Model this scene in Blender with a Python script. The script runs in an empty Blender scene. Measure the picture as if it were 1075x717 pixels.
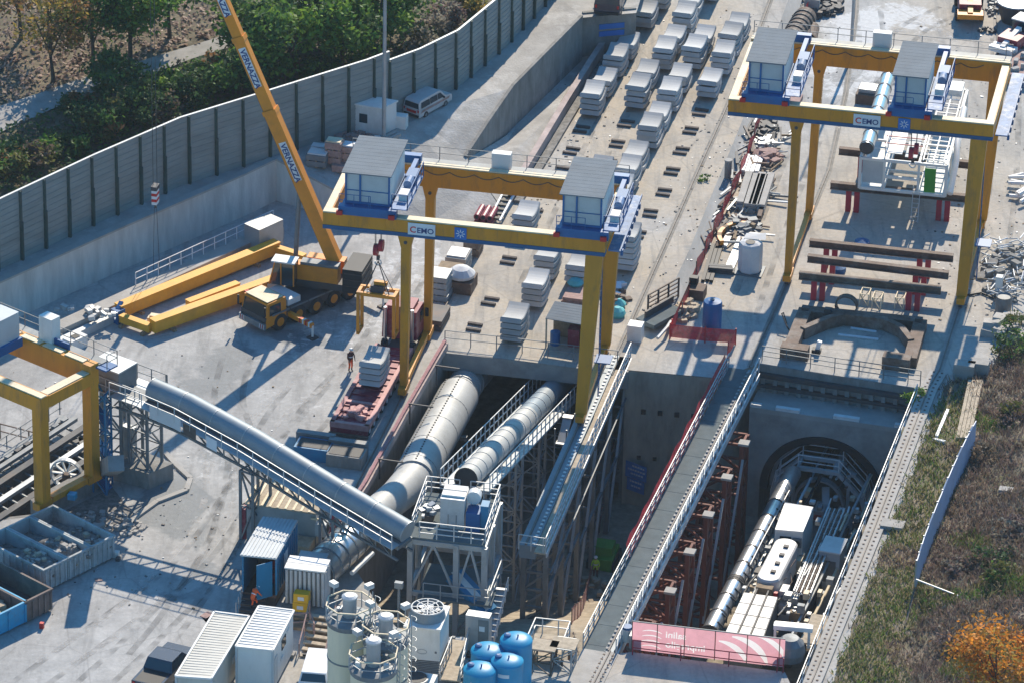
import bpy, bmesh, math, random
from mathutils import Vector, Matrix, noise
from mathutils.geometry import delaunay_2d_cdt, intersect_point_tri_2d
random.seed(7)
sc = bpy.context.scene
COL = sc.collection
PI = math.pi
def V(*a): return Vector(a)
UP = V(0, 0, 1)

# ---------------------------------------------------------------- camera, sky, sun, exposure
CAM_F = 5400.0                      # focal length in photograph pixels (1075 wide)
PITCH, ROLL, DIST = math.radians(28), math.radians(1.2), 353.0
_f = V(0, math.cos(PITCH), -math.sin(PITCH)); _u = V(0, math.sin(PITCH), math.cos(PITCH)); _r = V(1, 0, 0)
CR = _r * math.cos(ROLL) + _u * math.sin(ROLL)
CU = _u * math.cos(ROLL) - _r * math.sin(ROLL)
CP = -_f * DIST
cam = bpy.data.cameras.new('camera')
cam.sensor_fit = 'HORIZONTAL'; cam.sensor_width = 36.0; cam.lens = CAM_F / 1075 * 36.0
cam.clip_start = 5.0; cam.clip_end = 3000.0
cam_o = bpy.data.objects.new('camera', cam); COL.objects.link(cam_o)
m = Matrix((CR, CU, -_f)).transposed().to_4x4(); m.translation = CP
cam_o.matrix_world = m
sc.camera = cam_o

SUN_EL, SUN_AZ = math.radians(36), math.radians(12.5)       # azimuth from +Y towards +X
world = bpy.data.worlds.new('World'); sc.world = world; world.use_nodes = True
wn = world.node_tree
bg = wn.nodes['Background']
sky = wn.nodes.new('ShaderNodeTexSky'); sky.sky_type = 'NISHITA'; sky.sun_disc = False
sky.sun_elevation = SUN_EL; sky.sun_rotation = SUN_AZ
sky.air_density = 1.3; sky.dust_density = 0.6; sky.ozone_density = 2.5
tint = wn.nodes.new('ShaderNodeMix'); tint.data_type = 'RGBA'; tint.blend_type = 'MULTIPLY'; tint.inputs[0].default_value = 1.0; tint.inputs[7].default_value = (0.4, 1.0, 1.42, 1)   # clear deep blue sky
wn.links.new(sky.outputs[0], tint.inputs[6]); wn.links.new(tint.outputs[2], bg.inputs[0]); bg.inputs[1].default_value = 0.085
sun = bpy.data.lights.new('sun', 'SUN'); sun.energy = 4.7; sun.angle = math.radians(0.5); sun.color = (1.0, 0.88, 0.715)
sun_o = bpy.data.objects.new('sun', sun); COL.objects.link(sun_o)
_sd = V(math.sin(SUN_AZ) * math.cos(SUN_EL), math.cos(SUN_AZ) * math.cos(SUN_EL), math.sin(SUN_EL))
sun_o.rotation_euler = (-_sd).to_track_quat('-Z', 'Y').to_euler()
sun_o.location = (0, 0, 120)
sc.view_settings.view_transform = 'Standard'; sc.view_settings.look = 'None'
sc.view_settings.exposure = 0.53; sc.view_settings.gamma = 1.0; sc.view_settings.use_curve_mapping = False
sc.render.engine = 'CYCLES'
sc.cycles.max_bounces = 5; sc.cycles.diffuse_bounces = 3; sc.cycles.glossy_bounces = 2
sc.cycles.transparent_max_bounces = 8

# ---------------------------------------------------------------- placing helpers
def G(u, v, z=0.0):
    """ground point (height z) that stands at photograph position u, v"""
    d = CR * ((u - 537.5) / CAM_F) + CU * ((358.5 - v) / CAM_F) + _f
    return CP + d * ((z - CP.z) / d.z)
def PX(p):
    q = Vector(p) - CP; k = CAM_F / q.dot(_f)
    return 537.5 + q.dot(CR) * k, 358.5 - q.dot(CU) * k
def HT(u, v0, v1, z0=0.0):
    """height of an upright thing standing at u, v0 whose top shows at row v1"""
    b = G(u, v0, z0); lo, hi = 0.0, 80.0
    for _ in range(40):
        k = (lo + hi) / 2
        if PX(b + UP * k)[1] > v1: lo = k
        else: hi = k
    return lo
YD = V(math.sin(math.radians(13.5)), math.cos(math.radians(13.5)), 0)     # along the gantry rails
XD = V(YD.y, -YD.x, 0)                                                    # across them
def rnd(a, b): return random.uniform(a, b)

# ---------------------------------------------------------------- materials
MATS = {}
def mat(name, col, rough=0.7, metal=0.0, var=0.12, scale=0.8, dirt=None, dirt_amt=0.35, dscale=0.5, bump=0.0, bscale=6.0, stretch=None, spec=0.4):
    if name in MATS: return MATS[name]
    m = bpy.data.materials.new(name); m.use_nodes = True
    n = m.node_tree.nodes; l = m.node_tree.links
    b = n['Principled BSDF']
    b.inputs['Roughness'].default_value = rough; b.inputs['Metallic'].default_value = metal
    b.inputs['Specular IOR Level'].default_value = spec
    geo = n.new('ShaderNodeNewGeometry')
    src = geo.outputs['Position']
    if stretch:
        mp = n.new('ShaderNodeMapping'); mp.inputs['Scale'].default_value = stretch
        l.new(src, mp.inputs['Vector']); src = mp.outputs[0]
    t = n.new('ShaderNodeTexNoise'); t.inputs['Scale'].default_value = scale; t.inputs['Detail'].default_value = 7; t.inputs['Roughness'].default_value = 0.65
    l.new(src, t.inputs['Vector'])
    r = n.new('ShaderNodeMapRange'); r.inputs[1].default_value = 0.3; r.inputs[2].default_value = 0.7
    r.inputs[3].default_value = 1 - var * 1.6; r.inputs[4].default_value = 1 + var
    l.new(t.outputs['Fac'], r.inputs[0])
    mx = n.new('ShaderNodeMix'); mx.data_type = 'RGBA'; mx.blend_type = 'MULTIPLY'; mx.inputs[0].default_value = 1.0
    mx.inputs[6].default_value = (*col, 1)
    l.new(r.outputs[0], mx.inputs[7])
    out = mx.outputs[2]
    if dirt:
        t2 = n.new('ShaderNodeTexNoise'); t2.inputs['Scale'].default_value = dscale; t2.inputs['Detail'].default_value = 9; t2.inputs['Roughness'].default_value = 0.75
        mp2 = n.new('ShaderNodeMapping'); mp2.inputs['Location'].default_value = (13.7, 5.1, 2.2)
        l.new(src, mp2.inputs['Vector']); l.new(mp2.outputs[0], t2.inputs['Vector'])
        r2 = n.new('ShaderNodeMapRange'); r2.inputs[1].default_value = 0.5; r2.inputs[2].default_value = 0.68; r2.inputs[3].default_value = 0; r2.inputs[4].default_value = dirt_amt * 1.6
        r2.clamp = True
        l.new(t2.outputs['Fac'], r2.inputs[0])
        m2 = n.new('ShaderNodeMix'); m2.data_type = 'RGBA'
        l.new(r2.outputs[0], m2.inputs[0]); l.new(out, m2.inputs[6]); m2.inputs[7].default_value = (*dirt, 1)
        out = m2.outputs[2]
    l.new(out, b.inputs['Base Color'])
    if bump:
        tb = n.new('ShaderNodeTexNoise'); tb.inputs['Scale'].default_value = bscale; tb.inputs['Detail'].default_value = 5
        l.new(geo.outputs['Position'], tb.inputs['Vector'])
        bp = n.new('ShaderNodeBump'); bp.inputs['Strength'].default_value = bump; bp.inputs['Distance'].default_value = 0.1
        l.new(tb.outputs['Fac'], bp.inputs['Height']); l.new(bp.outputs[0], b.inputs['Normal'])
    MATS[name] = m
    return m
DUST = (0.33, 0.31, 0.28); RUST = (0.16, 0.07, 0.035); GRIME = (0.06, 0.055, 0.05)
def M(k): return MATS[k]
mat('concrete', (0.36, 0.34, 0.31), 0.85, var=0.14, dirt=(0.2, 0.19, 0.17), bump=.3)
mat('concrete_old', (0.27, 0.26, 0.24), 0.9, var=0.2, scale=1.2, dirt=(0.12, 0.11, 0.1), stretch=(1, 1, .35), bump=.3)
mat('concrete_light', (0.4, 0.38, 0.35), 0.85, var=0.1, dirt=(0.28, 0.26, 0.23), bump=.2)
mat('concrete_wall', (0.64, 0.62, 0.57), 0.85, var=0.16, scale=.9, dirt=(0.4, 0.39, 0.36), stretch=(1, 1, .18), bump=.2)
mat('concrete_pinkish', (0.46, 0.37, 0.34), 0.85, var=0.16, dirt=(0.28, 0.2, 0.17), bump=.3)
mat('segment_concrete', (0.44, 0.445, 0.44), 0.75, var=0.07, scale=.7, dirt=(0.34, 0.335, 0.32), dirt_amt=.25)
mat('crane_yellow', (0.66, 0.265, 0.014), 0.5, var=0.09, scale=.6, dirt=(0.3, 0.14, 0.045), dirt_amt=.5, dscale=1.1, stretch=(1, 1, .22))
mat('crane_cream', (0.75, 0.62, 0.42), 0.6, var=0.08, dirt=(0.4, 0.3, 0.18))
mat('rail_blue', (0.008, 0.1, 0.24), 0.5, var=0.12, dirt=(0.05, 0.08, 0.16))
mat('trolley_blue', (0.005, 0.12, 0.33), 0.45, var=0.12, dirt=(0.06, 0.1, 0.22))
mat('walk_blue', (0.14, 0.24, 0.44), 0.6, var=0.25, scale=2, dirt=(0.5, 0.52, 0.56), dirt_amt=.6, dscale=1.2)
mat('panel_grey', (0.5, 0.53, 0.54), 0.55, var=0.06, dirt=(0.3, 0.31, 0.31), dirt_amt=.2)
mat('roof_grey', (0.19, 0.215, 0.235), 0.8, spec=.12, var=0.08, dirt=(0.17, 0.17, 0.17), dirt_amt=.3)
mat('panel_white', (0.74, 0.73, 0.69), 0.6, var=0.05, dirt=(0.42, 0.4, 0.35), dirt_amt=.25, stretch=(1, 1, .4))
mat('white_paint', (0.74, 0.73, 0.7), 0.5, var=0.05, dirt=(0.5, 0.47, 0.42), dirt_amt=.3, dscale=1.2)
mat('galv', (0.4, 0.42, 0.43), 0.5, metal=.35, var=0.1, dirt=(0.28, 0.27, 0.25))
mat('galv_light', (0.55, 0.56, 0.56), 0.5, metal=.2, var=0.08, dirt=(0.36, 0.34, 0.32))
mat('duct_grey', (0.45, 0.45, 0.43), 0.6, metal=.1, var=0.08, dirt=(0.3, 0.29, 0.26), dirt_amt=.35)
mat('conveyor_blue_grey', (0.23, 0.28, 0.315), 0.55, metal=.1, var=0.1, dirt=(0.24, 0.25, 0.25))
mat('silver', (0.68, 0.68, 0.67), 0.28, metal=.85, var=0.06, dirt=(0.4, 0.38, 0.35), dirt_amt=.4)
mat('steel_dark', (0.075, 0.075, 0.078), 0.65, metal=.2, var=0.2, dirt=(0.15, 0.1, 0.07))
mat('steel_grey', (0.2, 0.215, 0.225), 0.6, metal=.2, var=0.16, dirt=(0.12, 0.11, 0.1))
mat('steel_brown', (0.14, 0.09, 0.065), 0.75, var=0.25, scale=2, dirt=(0.27, 0.24, 0.21), dirt_amt=.5)
mat('oxide_red', (0.17, 0.04, 0.025), 0.7, var=0.18, dirt=(0.1, 0.04, 0.03))
mat('post_red', (0.42, 0.025, 0.05), 0.5, var=0.12, dirt=(0.3, 0.1, 0.09))
mat('truck_maroon', (0.24, 0.02, 0.045), 0.45, var=0.15, scale=2, dirt=(0.38, 0.22, 0.22), dirt_amt=.5, dscale=1.2)
mat('truck_pink', (0.52, 0.25, 0.23), 0.6, var=0.12, scale=2, dirt=(0.35, 0.1, 0.1))
mat('red', (0.55, 0.02, 0.02), 0.5, var=.08)
mat('net_red', (0.66, 0.04, 0.05), 0.7, var=.25, scale=3, dirt=(0.6, 0.25, 0.25), dirt_amt=.4, dscale=1.5)
mat('net_pink', (0.48, 0.24, 0.25), 0.8, var=.2, scale=3)
mat('girder_yellow', (0.78, 0.38, 0.03), 0.5, var=.09, dirt=(0.5, 0.26, 0.06), dirt_amt=.35)
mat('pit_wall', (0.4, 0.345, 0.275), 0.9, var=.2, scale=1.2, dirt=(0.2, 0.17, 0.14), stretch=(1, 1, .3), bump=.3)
mat('boom_orange', (0.74, 0.26, 0.018), 0.42, var=.08, dirt=(0.45, 0.18, 0.03))
mat('tyre', (0.03, 0.03, 0.032), 0.85, var=.2, dirt=(0.14, 0.13, 0.12), dirt_amt=.6)
mat('glass', (0.015, 0.04, 0.055), 0.08, var=.05, spec=.8)
mat('black', (0.02, 0.02, 0.022), 0.6, var=.15)
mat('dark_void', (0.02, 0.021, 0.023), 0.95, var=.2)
mat('rail_steel', (0.2, 0.175, 0.155), 0.7, metal=.15, var=.15)
mat('tank_blue', (0.01, 0.28, 0.5), 0.42, var=.08, dirt=(0.06, 0.27, 0.46), dirt_amt=.3)
mat('deep_blue', (0.005, 0.105, 0.29), 0.5, var=.1)
mat('container_blue', (0.01, 0.19, 0.36), 0.5, var=.1, dirt=(0.1, 0.16, 0.3))
mat('skip_blue', (0.015, 0.33, 0.56), 0.5, var=.14, dirt=(0.1, 0.2, 0.3), dirt_amt=.5)
mat('skip_grey', (0.42, 0.45, 0.45), 0.7, var=.15, dirt=(0.16, 0.15, 0.14), dirt_amt=.5)
mat('skip_brown', (0.2, 0.15, 0.13), 0.8, var=.25, dirt=(0.1, 0.06, 0.05))
mat('silo_cream', (0.8, 0.68, 0.48), 0.55, var=.06, dirt=(0.62, 0.55, 0.42), dirt_amt=.25, stretch=(1, 1, .2))
mat('wood', (0.3, 0.22, 0.14), 0.85, var=.25, scale=3, dirt=(0.2, 0.15, 0.1))
mat('wood_pale', (0.45, 0.37, 0.27), 0.85, var=.2, scale=3)
mat('timber_dark', (0.11, 0.09, 0.08), 0.85, var=.25, scale=3)
mat('orange_ppe', (0.85, 0.13, 0.03), 0.8, var=.05)
mat('hivis', (0.45, 0.75, 0.05), 0.8, var=.05)
mat('dark_cloth', (0.1, 0.035, 0.03), 0.85, var=.1)
mat('skin', (0.45, 0.25, 0.17), 0.6, var=.03)
mat('helmet_white', (0.8, 0.8, 0.78), 0.35, var=.02)
mat('yellow_box', (0.75, 0.42, 0.02), 0.5, var=.06)
mat('brick_pink', (0.38, 0.25, 0.22), 0.85, var=.2, scale=4)
mat('bag_white', (0.62, 0.62, 0.62), 0.8, var=.08)
mat('rubble', (0.2, 0.19, 0.175), 0.9, var=.35, scale=3, dirt=(0.34, 0.32, 0.29), dirt_amt=.5, dscale=2)
mat('plate_grey', (0.135, 0.16, 0.165), 0.9, spec=.1, var=.12, scale=1.2, dirt=(0.15, 0.16, 0.16), dirt_amt=.3)
mat('turquoise', (0.1, 0.45, 0.47), 0.7, var=.15)
mat('lime', (0.05, 0.28, 0.03), 0.6, var=.15)
mat('sign_white', (0.7, 0.72, 0.74), 0.5, var=.05)
mat('sign_blue', (0.02, 0.16, 0.5), 0.5, var=.06)
mat('sign_ink', (0.03, 0.06, 0.2), 0.5, var=.02)
mat('sign_red', (0.6, 0.03, 0.04), 0.5, var=.02)
mat('banner_red', (0.8, 0.4, 0.44), 0.75, var=.07, scale=1.5)
mat('banner_white', (0.9, 0.83, 0.8), 0.75, var=.05)
mat('bark', (0.1, 0.075, 0.055), 0.9, var=.25, scale=4)
mat('car_blue', (0.012, 0.022, 0.05), 0.25, var=.03, spec=.7)
mat('car_white', (0.72, 0.73, 0.74), 0.25, var=.02, spec=.6)

def per_object(k, a):
    t = MATS[k].node_tree; n = t.nodes; b = n['Principled BSDF']; oi = n.new('ShaderNodeObjectInfo'); r = n.new('ShaderNodeMapRange'); r.inputs[3].default_value = 1 - a; r.inputs[4].default_value = 1 + a * .6
    mx = n.new('ShaderNodeMix'); mx.data_type = 'RGBA'; mx.blend_type = 'MULTIPLY'; mx.inputs[0].default_value = 1; t.links.new(oi.outputs['Random'], r.inputs[0]); t.links.new(b.inputs['Base Color'].links[0].from_socket, mx.inputs[6]); t.links.new(r.outputs[0], mx.inputs[7]); t.links.new(mx.outputs[2], b.inputs['Base Color'])
per_object('segment_concrete', .2); per_object('timber_dark', .3); per_object('post_red', .15)
def see_through(k, f):
    t = MATS[k].node_tree; n = t.nodes; tr = n.new('ShaderNodeBsdfTransparent'); ms = n.new('ShaderNodeMixShader'); ms.inputs[0].default_value = f
    t.links.new(n['Principled BSDF'].outputs[0], ms.inputs[1]); t.links.new(tr.outputs[0], ms.inputs[2]); t.links.new(ms.outputs[0], n['Material Output'].inputs['Surface'])
see_through('net_red', .08); see_through('net_pink', .3)
def thin_cloth(k, f):
    t = MATS[k].node_tree; n = t.nodes; b = n['Principled BSDF']; tr = n.new('ShaderNodeBsdfTranslucent'); ms = n.new('ShaderNodeMixShader'); ms.inputs[0].default_value = f
    t.links.new(b.inputs['Base Color'].links[0].from_socket, tr.inputs[0]); t.links.new(b.outputs[0], ms.inputs[1]); t.links.new(tr.outputs[0], ms.inputs[2]); t.links.new(ms.outputs[0], n['Material Output'].inputs['Surface'])
thin_cloth('banner_red', .5); thin_cloth('banner_white', .5)
# ---------------------------------------------------------------- mesh building
class MB:
    def __init__(self): self.v = []; self.f = []; self.mi = []; self.mats = []
    def _m(self, k):
        if k not in self.mats: self.mats.append(k)
        return self.mats.index(k)
    def add(self, vs, fs, k):
        o = len(self.v); i = self._m(k)
        self.v += [Vector(p) for p in vs]
        for f in fs: self.f.append(tuple(a + o for a in f)); self.mi.append(i)
        return self
    def quad(self, a, b, c, d, k): return self.add([a, b, c, d], [(0, 1, 2, 3)], k)
    def poly(self, pts, k): return self.add(pts, [tuple(range(len(pts)))], k)
    def hexa(self, p, k):
        """p = 4 bottom corners then 4 top corners, anticlockwise"""
        return self.add(p, [(3, 2, 1, 0), (4, 5, 6, 7), (0, 1, 5, 4), (1, 2, 6, 5), (2, 3, 7, 6), (3, 0, 4, 7)], k)
    def pbox(self, n, a, b, z0, z1, k):
        """box on the parallelogram n, n+a, n+a+b, n+b between heights z0 and z1 (relative to n.z)"""
        n = Vector(n); a = Vector(a); b = Vector(b)
        if a.cross(b).z < 0: a, b = b, a
        q = [n, n + a, n + a + b, n + b]
        return self.hexa([p + UP * z0 for p in q] + [p + UP * z1 for p in q], k)
    def cbox(self, c, sx, sy, sz, k, x=None, y=None, base=True):
        """box centred on c in plan, standing on c when base, axes x and y"""
        x = x or XD; y = y or YD; c = Vector(c)
        if not base: c = c - UP * (sz / 2)
        return self.pbox(c - x * (sx / 2) - y * (sy / 2), x * sx, y * sy, 0, sz, k)
    def bar(self, p0, p1, w, h, k, side=None):
        """straight box bar from p0 to p1, w wide (horizontal), h high, centred on the line"""
        p0 = Vector(p0); p1 = Vector(p1); d = (p1 - p0)
        if d.length < 1e-6: return self
        d.normalize()
        if side is None:
            side = d.cross(UP)
            if side.length < 0.05: side = XD.copy()
        side = Vector(side); side = (side - d * side.dot(d)).normalized(); top = side.cross(d).normalized()
        s = side * (w / 2); t = top * (h / 2)
        q = lambda p: [p - s - t, p + s - t, p + s + t, p - s + t]
        A, B = q(p0), q(p1)
        return self.add(A + B, [(0, 1, 2, 3), (7, 6, 5, 4), (0, 4, 5, 1), (1, 5, 6, 2), (2, 6, 7, 3), (3, 7, 4, 0)], k)
    def tube(self, pts, r, k, n=10, cap=True, a0=0.0):
        """round tube through points; r one radius or one per point"""
        pts = [Vector(p) for p in pts]; rs = r if isinstance(r, (list, tuple)) else [r] * len(pts)
        rings = []; prev = None
        for i, p in enumerate(pts):
            d = (pts[min(i + 1, len(pts) - 1)] - pts[max(i - 1, 0)]).normalized()
            s = d.cross(UP)
            if s.length < 0.05: s = V(1, 0, 0)
            s.normalize(); t = s.cross(d).normalized()
            rings.append([p + (s * math.cos(a0 + 2 * PI * j / n) + t * math.sin(a0 + 2 * PI * j / n)) * rs[i] for j in range(n)])
        vs = [q for R_ in rings for q in R_]; fs = []
        for i in range(len(pts) - 1):
            for j in range(n):
                a = i * n + j; b = i * n + (j + 1) % n
                fs.append((a, b, b + n, a + n))
        if cap: fs += [tuple(range(n - 1, -1, -1)), tuple(range((len(pts) - 1) * n, len(pts) * n))]
        return self.add(vs, fs, k)
    def cyl(self, c, r, h, k, n=20, r1=None): return self.tube([c, Vector(c) + UP * h], [r, r if r1 is None else r1], k, n)
    def lathe(self, c, prof, k, n=24):
        """prof = (radius, z) pairs about the upright axis through c"""
        c = Vector(c); vs = []; fs = []
        for r, z in prof:
            vs += [c + V(r * math.cos(2 * PI * j / n), r * math.sin(2 * PI * j / n), z) for j in range(n)]
        for i in range(len(prof) - 1):
            for j in range(n):
                a = i * n + j; b = i * n + (j + 1) % n; fs.append((a, b, b + n, a + n))
        fs.append(tuple(range(n - 1, -1, -1))); fs.append(tuple(range((len(prof) - 1) * n, len(prof) * n)))
        return self.add(vs, fs, k)
    def prism(self, pts, h, k):
        n = len(pts); pts = [Vector(p) for p in pts]
        ar = sum(pts[i].x * pts[(i + 1) % n].y - pts[(i + 1) % n].x * pts[i].y for i in range(n))
        if ar < 0: pts = pts[::-1]
        return self.add(pts + [p + UP * h for p in pts], [tuple(range(n - 1, -1, -1)), tuple(range(n, 2 * n))] + [(i, (i + 1) % n, n + (i + 1) % n, n + i) for i in range(n)], k)
    def wall(self, pts, t, h, k, side=None):
        """upright wall following pts (tops follow each point's z + h), t thick to the left"""
        pts = [Vector(p) for p in pts]
        for i in range(len(pts) - 1):
            a, b = pts[i], pts[i + 1]; d = (b - a); d.z = 0; d.normalize(); s = V(-d.y, d.x, 0) * t
            self.hexa([a, b, b + s, a + s] + [p + UP * h for p in (a, b, b + s, a + s)] if t > 0 else [a + s, b + s, b, a] + [p + UP * h for p in (a + s, b + s, b, a)], k)
        return self
    def ribs(self, a, b, c, d, nr, w, h, k):
        """nr raised ribs across the quad a-b-c-d, each running from edge ab to edge dc"""
        a, b, c, d = map(Vector, (a, b, c, d)); nrm = (b - a).cross(d - a).normalized()
        for i in range(nr):
            t = (i + .5) / nr
            p, q = a.lerp(b, t), d.lerp(c, t)
            self.bar(p + nrm * (h / 2 - .005), q + nrm * (h / 2 - .005), w, h, k, side=(b - a).normalized())
        return self
    def rubble(self, c, rx, ry, hz, n, k, s=(.15, .45)):
        c = Vector(c)
        for i in range(n):
            a = rnd(0, 2 * PI); q = math.sqrt(random.random()); x, y = math.cos(a) * q, math.sin(a) * q
            p = c + XD * (x * rx) + YD * (y * ry) + UP * (hz * (1 - q * q) * rnd(.5, 1))
            e = rnd(*s); th = rnd(0, PI); ax = V(math.cos(th), math.sin(th), rnd(-.3, .3)).normalized()
            self.bar(p - ax * e * .5, p + ax * e * rnd(.3, .6), e * rnd(.5, 1), e * rnd(.4, .8), k)
        return self
    def build(self, name, parent=None, org=None, smooth=False):
        me = bpy.data.meshes.new(name)
        if parent is not None: org = ORG[parent.name]
        elif org is None:
            zs = min(p.z for p in self.v); n = len(self.v)
            org = V(sum(p.x for p in self.v) / n, sum(p.y for p in self.v) / n, zs)
        org = Vector(org)
        me.from_pydata([tuple(p - org) for p in self.v], [], self.f)
        for k in self.mats: me.materials.append(MATS[k])
        for p, i in zip(me.polygons, self.mi): p.material_index = i
        if smooth:
            me.shade_smooth()
            try: me.set_sharp_from_angle(angle=math.radians(40))
            except Exception: pass
        me.update()
        o = bpy.data.objects.new(name, me); COL.objects.link(o)
        if parent is not None: o.parent = parent
        else: o.location = org
        ORG[o.name] = org
        return o
ORG = {}
def tag(o, label, cat, group=None):
    o['label'] = label; o['category'] = cat
    if group: o['group'] = group
    return o
def thing(name, label, cat, loc=(0, 0, 0), group=None):
    o = bpy.data.objects.new(name, None); COL.objects.link(o); o.location = Vector(loc); o.empty_display_size = .3
    ORG[o.name] = Vector(loc)
    return tag(o, label, cat, group)
def kind(o, k): o['kind'] = k; return o
def one(mb, name, label, cat, group=None, smooth=False): return tag(mb.build(name, smooth=smooth), label, cat, group)
def dup(root, loc, label=None, rotz=None, group=None):
    r = root.copy(); COL.objects.link(r); r.location = Vector(loc)
    if rotz is not None: r.rotation_euler = (0, 0, rotz)
    if label: r['label'] = label
    if group: r['group'] = group
    for ch in list(root.children):
        c = ch.copy(); COL.objects.link(c); c.parent = r
        for g in list(ch.children):
            d = g.copy(); COL.objects.link(d); d.parent = c
    return r
def along(pts, step):
    """points every step metres along a polyline, with directions"""
    out = []; pts = [Vector(p) for p in pts]; carry = 0.0
    for a, b in zip(pts, pts[1:]):
        L = (b - a).length; d = (b - a).normalized(); s = carry
        while s <= L: out.append((a + d * s, d)); s += step
        carry = s - L
    return out
def railing(mb, pts, h=1.1, step=1.5, r=.035, k='galv', rails=2):
    pts = [Vector(p) for p in pts]
    for p, d in along(pts, step): mb.bar(p, p + UP * h, r * 2, r * 2, k)
    mb.bar(pts[-1], pts[-1] + UP * h, r * 2, r * 2, k)
    for a, b in zip(pts, pts[1:]):
        for j in range(rails): mb.bar(a + UP * (h * (j + 1) / rails), b + UP * (h * (j + 1) / rails), r * 1.6, r * 1.6, k)
    return mb
def lattice(mb, c4, z0, z1, panel, k, w=.16, bw=.09, horiz=True):
    """four-legged braced tower: legs at the four ground points c4"""
    c4 = [Vector(p) for p in c4]; n = max(1, round((z1 - z0) / panel))
    at = lambda i, z: V(c4[i].x, c4[i].y, z)
    for i in range(4): mb.bar(at(i, z0), at(i, z1), w, w, k)
    for j in range(n):
        a, b = z0 + (z1 - z0) * j / n, z0 + (z1 - z0) * (j + 1) / n
        for i in range(4):
            e = (i + 1) % 4
            mb.bar(at(i, a), at(e, b), bw, bw, k) if (j + i) % 2 else mb.bar(at(e, a), at(i, b), bw, bw, k)
            if horiz: mb.bar(at(i, b), at(e, b), bw, bw, k)
    return mb
def text_mesh(s, size, k, pos, xdir, ydir, name, parent, mirror=False, lift=.012, bold=.0):
    """lettering as a flat mesh lying on the plane xdir / ydir, left end of its baseline at pos"""
    cu = bpy.data.curves.new('lettering', 'FONT'); cu.body = s; cu.size = size; cu.offset = bold; cu.resolution_u = 3
    ob = bpy.data.objects.new('lettering', cu); COL.objects.link(ob)
    dg = bpy.context.evaluated_depsgraph_get(); me = bpy.data.meshes.new_from_object(ob.evaluated_get(dg))
    bpy.data.objects.remove(ob); bpy.data.curves.remove(cu)
    xd = Vector(xdir).normalized(); yd = Vector(ydir).normalized(); nr = xd.cross(yd).normalized()
    xs = [v.co.x for v in me.vertices]; wdt = max(xs) if xs else 0
    pos = Vector(pos) - ORG[parent.name]
    for v in me.vertices:
        x = wdt - v.co.x if mirror else v.co.x
        v.co = pos + xd * x + yd * v.co.y + nr * lift
    me.materials.clear(); me.materials.append(MATS[k])
    o = bpy.data.objects.new(name, me); COL.objects.link(o); o.parent = parent; ORG[o.name] = ORG[parent.name]
    return o, wdt
# ================================================================ the setting
def blend(a, b, t): return a + (b - a) * max(0.0, min(1.0, t))
def sstep(a, b, x):
    t = max(0.0, min(1.0, (x - a) / (b - a))); return t * t * (3 - 2 * t)
def inside(p, poly):
    c = False; n = len(poly)
    for i in range(n):
        a, b = poly[i], poly[(i + 1) % n]
        if (a.y > p.y) != (b.y > p.y) and p.x < (b.x - a.x) * (p.y - a.y) / (b.y - a.y) + a.x: c = not c
    return c

# ---- outlines (rims of the excavations, at yard level)
LEDGE = -2.0
pit_back = [G(466, 368), G(612, 387), G(657, 388), G(757, 397), G(797, 381), G(967, 408)]
pit_right = [G(906, 562), G(838, 735)]
pit_front = [G(824, 705), G(663, 684), G(600, 692), G(560, 694), G(486, 668), G(425, 668)]
pit_left = [G(400, 640), G(352, 562), G(380, 513)]
PIT = pit_back + pit_right + pit_front + pit_left
TRENCH = [G(-60, 552), G(44, 541), G(100, 506), G(88, 456), G(-60, 522)]

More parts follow.
